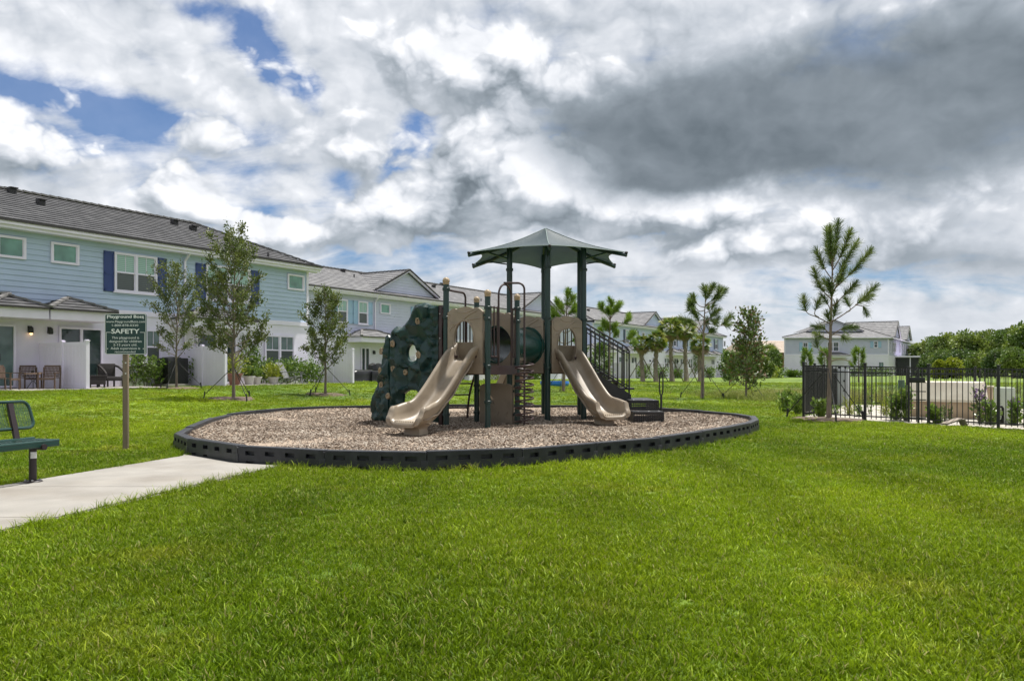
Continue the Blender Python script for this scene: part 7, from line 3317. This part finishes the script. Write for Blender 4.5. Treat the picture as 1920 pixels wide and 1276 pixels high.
# ================================================================== pond
m = MB()
n = 64
vs = [(PC[0], PC[1], -.62)]
for i in range(n):
    a = 2 * math.pi * i / n
    vs.append((PC[0] + PRX * 1.25 * math.cos(a), PC[1] + PRY * 1.25 * math.sin(a), -.62))
m.add(vs, [(0, 1 + i, 1 + (i + 1) % n) for i in range(n)])
wm = bpy.data.materials.new('pond_water')
wm.use_nodes = True
N_, L2 = wm.node_tree.nodes, wm.node_tree.links
pb = N_['Principled BSDF']
pb.inputs['Base Color'].default_value = (.05, .06, .05, 1)
pb.inputs['Roughness'].default_value = .06
nz = N_.new('ShaderNodeTexNoise')
nz.inputs['Scale'].default_value = 1.6
nz.inputs['Detail'].default_value = 4
bp = N_.new('ShaderNodeBump')
bp.inputs['Strength'].default_value = .10
bp.inputs['Distance'].default_value = .05
gq = N_.new('ShaderNodeNewGeometry')
L2.new(gq.outputs['Position'], nz.inputs['Vector'])
L2.new(nz.outputs['Fac'], bp.inputs['Height'])
L2.new(bp.outputs['Normal'], pb.inputs['Normal'])
tag(m.build('water', wm, None, smooth=0, loc=(PC[0], PC[1], -.62), fixn=False), 'calm pond water behind the fenced yard', None, None, 'structure')
# rough tall grass on the bank
bank = []
for _ in range(5200):
    a = RND.uniform(0, 2 * math.pi)
    k = RND.uniform(1.0, 1.22)
    x, y = PC[0] + PRX * k * math.cos(a), PC[1] + PRY * k * math.sin(a)
    if y > PC[1] - 1 or x < 20:
        bank.append((x, y))
for _ in range(2600):
    x, y = RND.gauss(12.0, 1.6), RND.gauss(33, 2.6)
    bank.append((x, y))
bank = [q for q in bank if not in_poly(YARDP, *q)]
B_ = np.array(bank)
P_ = np.column_stack([B_, [terrain(x, y) - .01 for x, y in bank]])
nB = len(B_)
REED = lawn_material('bank_grass', (.15, .20, .035), (.22, .23, .06), 0, True)
scatter('tall_grass', 'rough taller grass along the pond bank', [tuft(16, .18, .15, .42, .012, .9) for _ in range(4)], P_, np.column_stack([NPR.normal(0, .1, nB), NPR.normal(0, .1, nB), NPR.uniform(0, 6.28, nB)]), np.repeat(NPR.uniform(.5, 1.15, nB)[:, None], 3, 1), REED)

# ================================================================== parked car by the sage house
p = far_pt(1461, 140)
t = thing('parked_car', 'white parked car half hidden by shrubs left of the sage green house', 'car', p)
CARW = mat('car_white', (.72, .73, .74), .25, .03, 2, coat=.6)
m = MB(Matrix.Translation(p))
sec = [(-2.2, .35, .75, .80), (-1.9, .28, .92, .86), (-.9, .28, 1.0, .9), (0.9, .28, 1.0, .9), (1.8, .28, .93, .88), (2.25, .35, .70, .80)]
vs, fs = [], []
for x, z0, z1, w in sec:
    vs += [(x, -w, z0), (x, -w - .02, (z0 + z1) / 2), (x, -w + .06, z1), (x, w - .06, z1), (x, w + .02, (z0 + z1) / 2), (x, w, z0)]
for i in range(len(sec) - 1):
    for j in range(6):
        fs.append((i * 6 + j, i * 6 + (j + 1) % 6, i * 6 + 6 + (j + 1) % 6, i * 6 + 6 + j))
fs += [tuple(range(5, -1, -1)), tuple(range(30, 36))]
m.add(vs, fs)
m.build('body', CARW, t, smooth=40)
m = MB(Matrix.Translation(p))
m.add([(-1.5, -.80, .95), (1.0, -.80, .95), (1.0, .80, .95), (-1.5, .80, .95), (-.8, -.64, 1.46), (.25, -.64, 1.46), (.25, .64, 1.46), (-.8, .64, 1.46)], [(0, 1, 5, 4), (1, 2, 6, 5), (2, 3, 7, 6), (3, 0, 4, 7)])
m.build('window', GL_DOOR, t, smooth=0)
m = MB(Matrix.Translation(p))
m.box((-.28, 0, 1.475), (1.15, 1.30, .05), bev=.02)
m.build('roof', CARW, t)
for x in (-1.35, 1.35):
    for y in (-.82, .82):
        m = MB(Matrix.Translation(p))
        m.tube([(x, y - .1, .32), (x, y + .1, .32)], .32, 18)
        wl = m.build('wheel', LAMPM, t)
        m = MB(Matrix.Translation(p))
        m.tube([(x, y - .105, .32), (x, y + .105, .32)], .19, 14)
        m.build('rim', STEEL, wl)
if not globals().get("FASTTEST"): make_grass()

# ================================================================== light, sky, camera
SUN_EL, SUN_AZ = rad(68), rad(48)          # azimuth measured from +Y towards +X
sd = Vector((math.sin(SUN_AZ) * math.cos(SUN_EL), math.cos(SUN_AZ) * math.cos(SUN_EL), math.sin(SUN_EL)))
sl = bpy.data.lights.new('sun', 'SUN')
sl.energy = 5.0
sl.angle = rad(2.5)
sl.color = (1.0, .965, .91)
so = bpy.data.objects.new('sun', sl)
so.rotation_euler = sd.to_track_quat('Z', 'Y').to_euler()
so.location = (0, 0, 60)
COL.objects.link(so)

wd = bpy.data.worlds.new('World')
sc.world = wd
wd.use_nodes = True
NT_ = wd.node_tree
N, L = NT_.nodes, NT_.links


class X:
    """tiny expression builder on node sockets"""
    def __init__(s, k):
        s.k = k

    def _b(s, o, op, sw=False):
        n = N.new('ShaderNodeMath')
        n.operation = op
        a, b = (o, s) if sw else (s, o)
        for i, q in enumerate((a, b)):
            if isinstance(q, X):
                L.new(q.k, n.inputs[i])
            else:
                n.inputs[i].default_value = q
        return X(n.outputs[0])

    def __add__(s, o): return s._b(o, 'ADD')
    def __radd__(s, o): return s._b(o, 'ADD')
    def __sub__(s, o): return s._b(o, 'SUBTRACT')
    def __rsub__(s, o): return s._b(o, 'SUBTRACT', True)
    def __mul__(s, o): return s._b(o, 'MULTIPLY')
    def __rmul__(s, o): return s._b(o, 'MULTIPLY')
    def __truediv__(s, o): return s._b(o, 'DIVIDE')
    def pw(s, o): return s._b(o, 'POWER')
    def mx(s, o): return s._b(o, 'MAXIMUM')
    def mn(s, o): return s._b(o, 'MINIMUM')
    def at2(s, o): return s._b(o, 'ARCTAN2')

    def un(s, op):
        n = N.new('ShaderNodeMath')
        n.operation = op
        L.new(s.k, n.inputs[0])
        return X(n.outputs[0])

    def ss(s, a, b):
        n = N.new('ShaderNodeMapRange')
        n.interpolation_type = 'SMOOTHSTEP'
        n.inputs['From Min'].default_value = a
        n.inputs['From Max'].default_value = b
        L.new(s.k, n.inputs['Value'])
        return X(n.outputs['Result'])


def comb(x, y, z=0.0):
    n = N.new('ShaderNodeCombineXYZ')
    for i, q in enumerate((x, y, z)):
        if isinstance(q, X):
            L.new(q.k, n.inputs[i])
        else:
            n.inputs[i].default_value = q
    return n.outputs[0]


def fbm(vec, scale, detail=7, rough=.55, dist=0.0, lac=2.0):
    n = N.new('ShaderNodeTexNoise')
    n.inputs['Scale'].default_value = scale
    n.inputs['Detail'].default_value = detail
    n.inputs['Roughness'].default_value = rough
    n.inputs['Distortion'].default_value = dist
    n.inputs['Lacunarity'].default_value = lac
    L.new(vec, n.inputs['Vector'])
    return X(n.outputs['Fac'])


def mixc(f, a, b):
    n = N.new('ShaderNodeMix')
    n.data_type = 'RGBA'
    if isinstance(f, X):
        L.new(f.k, n.inputs[0])
    else:
        n.inputs[0].default_value = f
    for i, q in ((6, a), (7, b)):
        if isinstance(q, tuple):
            n.inputs[i].default_value = (*q, 1)
        else:
            L.new(q, n.inputs[i])
    return n.outputs[2]


tcn = N.new('ShaderNodeTexCoord')
sp_ = N.new('ShaderNodeSeparateXYZ')
L.new(tcn.outputs['Generated'], sp_.inputs[0])
dx_, dy_, dz_ = X(sp_.outputs[0]), X(sp_.outputs[1]), X(sp_.outputs[2])
AZ = dx_.at2(dy_)
EL = dz_.un('ARCSINE')


def azel(px, py):
    v = ray(px, py, 1.0) - Vector((0, 0, CAMZ))
    v.normalize()
    return math.atan2(v.x, v.y), math.asin(v.z)


# wind-warped coordinates so that nothing is a clean ellipse
SE = 1.35                                   # the sky's vertical axis is stretched a little for rounder billows
bv = comb(AZ, EL * SE)


def fbmc(vec, scale, detail, rough, dist=0.0):
    n = N.new('ShaderNodeTexNoise')
    n.inputs['Scale'].default_value = scale
    n.inputs['Detail'].default_value = detail
    n.inputs['Roughness'].default_value = rough
    n.inputs['Distortion'].default_value = dist
    L.new(vec, n.inputs['Vector'])
    return n.outputs['Color']


def vmath(op, a, b=None, scale=None):
    n = N.new('ShaderNodeVectorMath')
    n.operation = op
    L.new(a, n.inputs[0])
    if isinstance(b, tuple):
        n.inputs[1].default_value = b
    elif b is not None:
        L.new(b, n.inputs[1])
    if scale is not None:
        n.inputs['Scale'].default_value = scale
    return n.outputs[0]


wob = vmath('SUBTRACT', fbmc(bv, 4.2, 6, .60), (.5, .5, .5))
WV = vmath('ADD', bv, vmath('MULTIPLY', wob, (.19, .15, 0.0)))


def blobs(items, V):
    """sum of soft bumps around directions of the sky (centre and radii in photo pixels, turn in degrees, weight)"""
    acc = None
    for px, py, rx, ry, rot, wgt in items:
        a0, e0 = azel(px, py)
        mp = N.new('ShaderNodeMapping')
        mp.vector_type = 'TEXTURE'
        mp.inputs['Location'].default_value = (a0, e0 * SE, 0)
        mp.inputs['Rotation'].default_value = (0, 0, rad(rot))
        mp.inputs['Scale'].default_value = (rx * 1.9 / FOC, ry * 1.9 * SE / FOC, 1)
        L.new(V, mp.inputs['Vector'])
        g = N.new('ShaderNodeTexGradient')
        g.gradient_type = 'SPHERICAL'
        L.new(mp.outputs[0], g.inputs[0])
        q = N.new('ShaderNodeMath')
        q.operation = 'MULTIPLY_ADD'
        L.new(g.outputs['Fac'], q.inputs[0])
        q.inputs[1].default_value = wgt
        if acc is None:
            q.inputs[2].default_value = 0.0
        else:
            L.new(acc, q.inputs[2])
        acc = q.outputs[0]
    return X(acc)
# ---- cloud fields
den = EL.un('SINE') + .30
PX, PY = dx_ / den, dy_ / den
sheet = fbm(comb(PX, PY), 1.5, 7, .58, .25)
wisp = fbm(comb(PX + PY * .35, PY * 1.9 + 3.0), 2.4, 8, .60, .5)


def puffs(vec, scale, detail):
    """rounded cauliflower heads: fractal cells, bright in the middle of each"""
    n = N.new('ShaderNodeTexVoronoi')
    n.voronoi_dimensions = '2D'
    n.feature = 'F1'
    n.inputs['Scale'].default_value = scale
    n.inputs['Detail'].default_value = detail
    n.inputs['Roughness'].default_value = .48
    n.inputs['Lacunarity'].default_value = 2.15
    n.normalize = False
    L.new(vec, n.inputs['Vector'])
    return 1.0 - X(n.outputs['Distance'])


FW_ = vmath('ADD', bv, vmath('MULTIPLY', vmath('SUBTRACT', fbmc(bv, 11, 4, .55), (.5, .5, .5)), (.06, .06, 0.0)))
p0 = puffs(FW_, 13.0, 3.5)
p1 = puffs(vmath('ADD', FW_, (.010, .024, 0.0)), 13.0, 2.5)
relief = (p0 - p1)                           # bright tops, grey undersides
bil = fbm(bv, 4.6, 8, .50, .10)
gap = blobs([(0, 135, 120, 38, 6, 1.05), (245, 220, 120, 26, -6, 1.1), (70, 190, 120, 16, -14, .9), (520, 118, 36, 52, 30, 1.35), (470, 45, 60, 24, 30, .8), (555, 150, 34, 18, 0, .7), (758, 265, 30, 66, -12, 1.35), (920, 255, 24, 18, 0, 1.0),
             (350, 10, 50, 14, 0, .9), (440, 4, 60, 12, 0, .6), (1048, 282, 26, 14, 0, .7), (625, 345, 36, 22, 0, .55), (300, 320, 200, 36, 0, .45), (560, 395, 170, 36, 0, .48), (110, 260, 120, 20, -6, .6), (700, 490, 180, 40, 0, .50), (1300, 560, 420, 30, 0, .32), (1700, 510, 260, 30, 0, .30)], WV)
cover = 1.06 - gap * .80 + (wisp - .5) * 1.9 + (p0 - .3) * .25 + (bil - .5) * .4
alpha = cover.ss(.12, .95)

dark = blobs([(1500, 245, 500, 105, 2, .95), (1190, 250, 220, 84, 6, .50), (1700, 160, 330, 120, 0, .34), (1900, 200, 220, 150, 0, .25), (1240, 320, 190, 42, 4, .30), (1000, 40, 230, 40, 0, .26), (1700, 20, 320, 50, 0, .26), (905, 195, 40, 36, 0, .12), (850, 45, 120, 34, 0, .2),
              (690, 300, 80, 26, 0, .18), (230, 12, 200, 28, 0, .42), (1130, 440, 120, 18, 0, .26), (1660, 475, 140, 36, 0, .42), (1880, 475, 160, 30, 0, .42), (1450, 505, 200, 14, 0, .26), (1700, 535, 280, 16, 0, .26), (1000, 490, 170, 18, 0, .30), (590, 465, 90, 10, 0, .3)], WV)
lite = blobs([(880, 352, 120, 60, 0, .62), (890, 150, 80, 50, 0, .34), (820, 105, 80, 40, 0, .34), (1000, 320, 110, 50, 25, .50), (930, 290, 50, 24, 0, .3), (850, 390, 130, 30, 0, .34), (730, 412, 66, 26, 0, .36), (350, 370, 60, 26, 20, .60), (410, 412, 44, 16, 0, .42), (530, 430, 60, 14, 0, .42), (620, 452, 90, 18, 0, .36), (400, 255, 66, 30, 30, .34), (640, 262, 60, 34, 0, .34),
              (15, 262, 44, 40, 0, .3), (1120, 150, 80, 26, 0, .30), (1390, 470, 140, 14, 0, .36), (1340, 405, 260, 26, 0, .28), (1720, 405, 240, 26, 0, .26), (200, 110, 200, 60, 0, .22)], WV)
dk = (dark + (bil - .5) * .36 + (sheet - .5) * .30).ss(.14, 1.0)
dk = dk * (AZ + (bil - .5) * .10 + (p0 - .3) * .03).ss(-.045, .075).mx(EL.ss(.36, .42) * .5)
lum = .60 + lite * .32 + relief * .16 + (p0 - .30) * .10 + (bil - .5) * .34 + (sheet - .5) * .36 + (wisp - .5) * .30
# heaped clouds in front of the veil: crisp lit heads, greyer bodies
HEAPS = [(885, 150, 90, 56, 0, 1.1), (815, 105, 80, 50, 0, .95), (990, 112, 60, 50, 0, .8), (1120, 160, 90, 34, 0, .8), (700, 120, 140, 60, 0, .45),
         (985, 310, 110, 66, 0, 1.3), (895, 330, 90, 54, 0, 1.1), (1075, 350, 120, 44, -20, 1.0), (950, 392, 190, 44, 0, .95), (1190, 410, 170, 36, -12, .8),
         (705, 398, 56, 28, 0, .95), (765, 432, 90, 34, 0, .95), (640, 268, 90, 50, 0, .62), (720, 335, 80, 46, 0, .62),
         (330, 362, 46, 30, 0, 1.05), (385, 395, 66, 30, -10, 1.0), (505, 428, 48, 24, 0, .95), (585, 450, 90, 26, 0, .95),
         (395, 266, 90, 38, -28, .75), (22, 270, 60, 46, 0, .9), (80, 320, 150, 34, 0, .5), (1390, 478, 170, 22, 0, .8), (1270, 375, 150, 30, 0, .6), (1480, 410, 260, 34, 0, .62), (1800, 420, 220, 34, 0, .5), (420, 170, 120, 50, -30, .3), (1650, 500, 120, 14, 0, .5)]
WV2 = vmath('ADD', bv, vmath('MULTIPLY', wob, (.07, .06, 0.0)))
WV2u = vmath('ADD', WV2, (.014, .030, 0.0))
H0 = blobs(HEAPS, WV2)
H1 = blobs(HEAPS, WV2u)
D0 = H0 + (p0 - .30) * .85 + (bil - .5) * .5
D1 = H1 + (p1 - .30) * .85 + (bil - .5) * .5
ha = D0.ss(.14, .60)
hl = .535 + ((D0 - D1) * .50).mx(-.17).mn(.28) + (p0 - .30) * .30 + (bil - .5) * .40
hl = hl.mx((p0 - .30) * .40 + (wisp - .5) * .45 + .33)
lum = lum.mx((p0 - .30) * .30 + (wisp - .5) * .60 + .34) * (1.0 - ha) + ha * hl
alpha = alpha.mx(ha)
alpha = alpha.mx(dk).mx(.14)
dk = dk * (1.0 - blobs([(960, 340, 110, 50, 0, 1.0), (860, 340, 110, 60, 0, .8), (1100, 405, 130, 34, -15, .7)], WV2).mn(.8))
lum = lum * (1.0 - dk) + dk * (.196 + (sheet - .5) * .20 + (bil - .5) * .10 + relief * .05)
hz = EL.ss(.16, .0)
lum = lum * (1.0 - hz * .62) + hz * .62 * .60
lum = lum.mx(.10).mn(.98)

ramp = N.new('ShaderNodeValToRGB')
cr_ = ramp.color_ramp
cr_.elements[0].position = 0.0
cr_.elements[0].color = (0, 0, 0, 1)
cr_.elements[1].position = 1.0
cr_.elements[1].color = (1, 1, 1, 1)
for pos, c in ((.15, (.128, .156, .182, 1)), (.30, (.265, .304, .345, 1)), (.50, (.465, .500, .550, 1)), (.72, (.700, .718, .755, 1))):
    e_ = cr_.elements.new(pos)
    e_.color = c
L.new(lum.k, ramp.inputs['Fac'])

sky = N.new('ShaderNodeTexSky')
sky.sky_type = 'NISHITA'
sky.sun_disc = False
sky.sun_elevation = SUN_EL
sky.sun_rotation = SUN_AZ
sky.air_density = 1.2
sky.dust_density = .3
sky.ozone_density = 4.0
SKY_STR = .052
bg1 = N.new('ShaderNodeBackground')
tint = N.new('ShaderNodeMix')
tint.data_type = 'RGBA'
tint.blend_type = 'MULTIPLY'
tint.inputs[0].default_value = 1
tint.inputs[7].default_value = (.58, .86, 1.22, 1)
L.new(sky.outputs[0], tint.inputs[6])
L.new(tint.outputs[2], bg1.inputs['Color'])
bg1.inputs['Strength'].default_value = SKY_STR
bg2 = N.new('ShaderNodeBackground')
L.new(ramp.outputs['Color'], bg2.inputs['Color'])
bg2.inputs['Strength'].default_value = .89
mxs = N.new('ShaderNodeMixShader')
# below the horizon keep the clouds' mean so that bounced light stays even
L.new(alpha.mx(EL.ss(.02, -.01)).k, mxs.inputs[0])
L.new(bg1.outputs[0], mxs.inputs[1])
L.new(bg2.outputs[0], mxs.inputs[2])
L.new(mxs.outputs[0], N['World Output'].inputs['Surface'])
wd.cycles.sampling_method = 'NONE'
sc.cycles.use_adaptive_sampling = True
sc.cycles.adaptive_threshold = .02
sc.cycles.adaptive_min_samples = 16

cam = bpy.data.cameras.new('camera')
co = bpy.data.objects.new('camera', cam)
COL.objects.link(co)
co.location = (0, 0, CAMZ)
co.rotation_euler = (rad(90), 0, 0)
cam.sensor_width = 36
cam.lens = 36 * FOC / 1920
cam.shift_y = (690 - 638) / 1920
cam.clip_start = .05
cam.clip_end = 4000
sc.camera = co
sc.view_settings.view_transform = 'Standard'
sc.view_settings.look = 'None'
sc.view_settings.exposure = 0.54
sc.view_settings.gamma = 1.0
sc.view_settings.use_curve_mapping = False
sc.cycles.max_bounces = 6
sc.cycles.diffuse_bounces = 3
sc.cycles.glossy_bounces = 3
sc.cycles.transparent_max_bounces = 8
sc.cycles.use_denoising = True
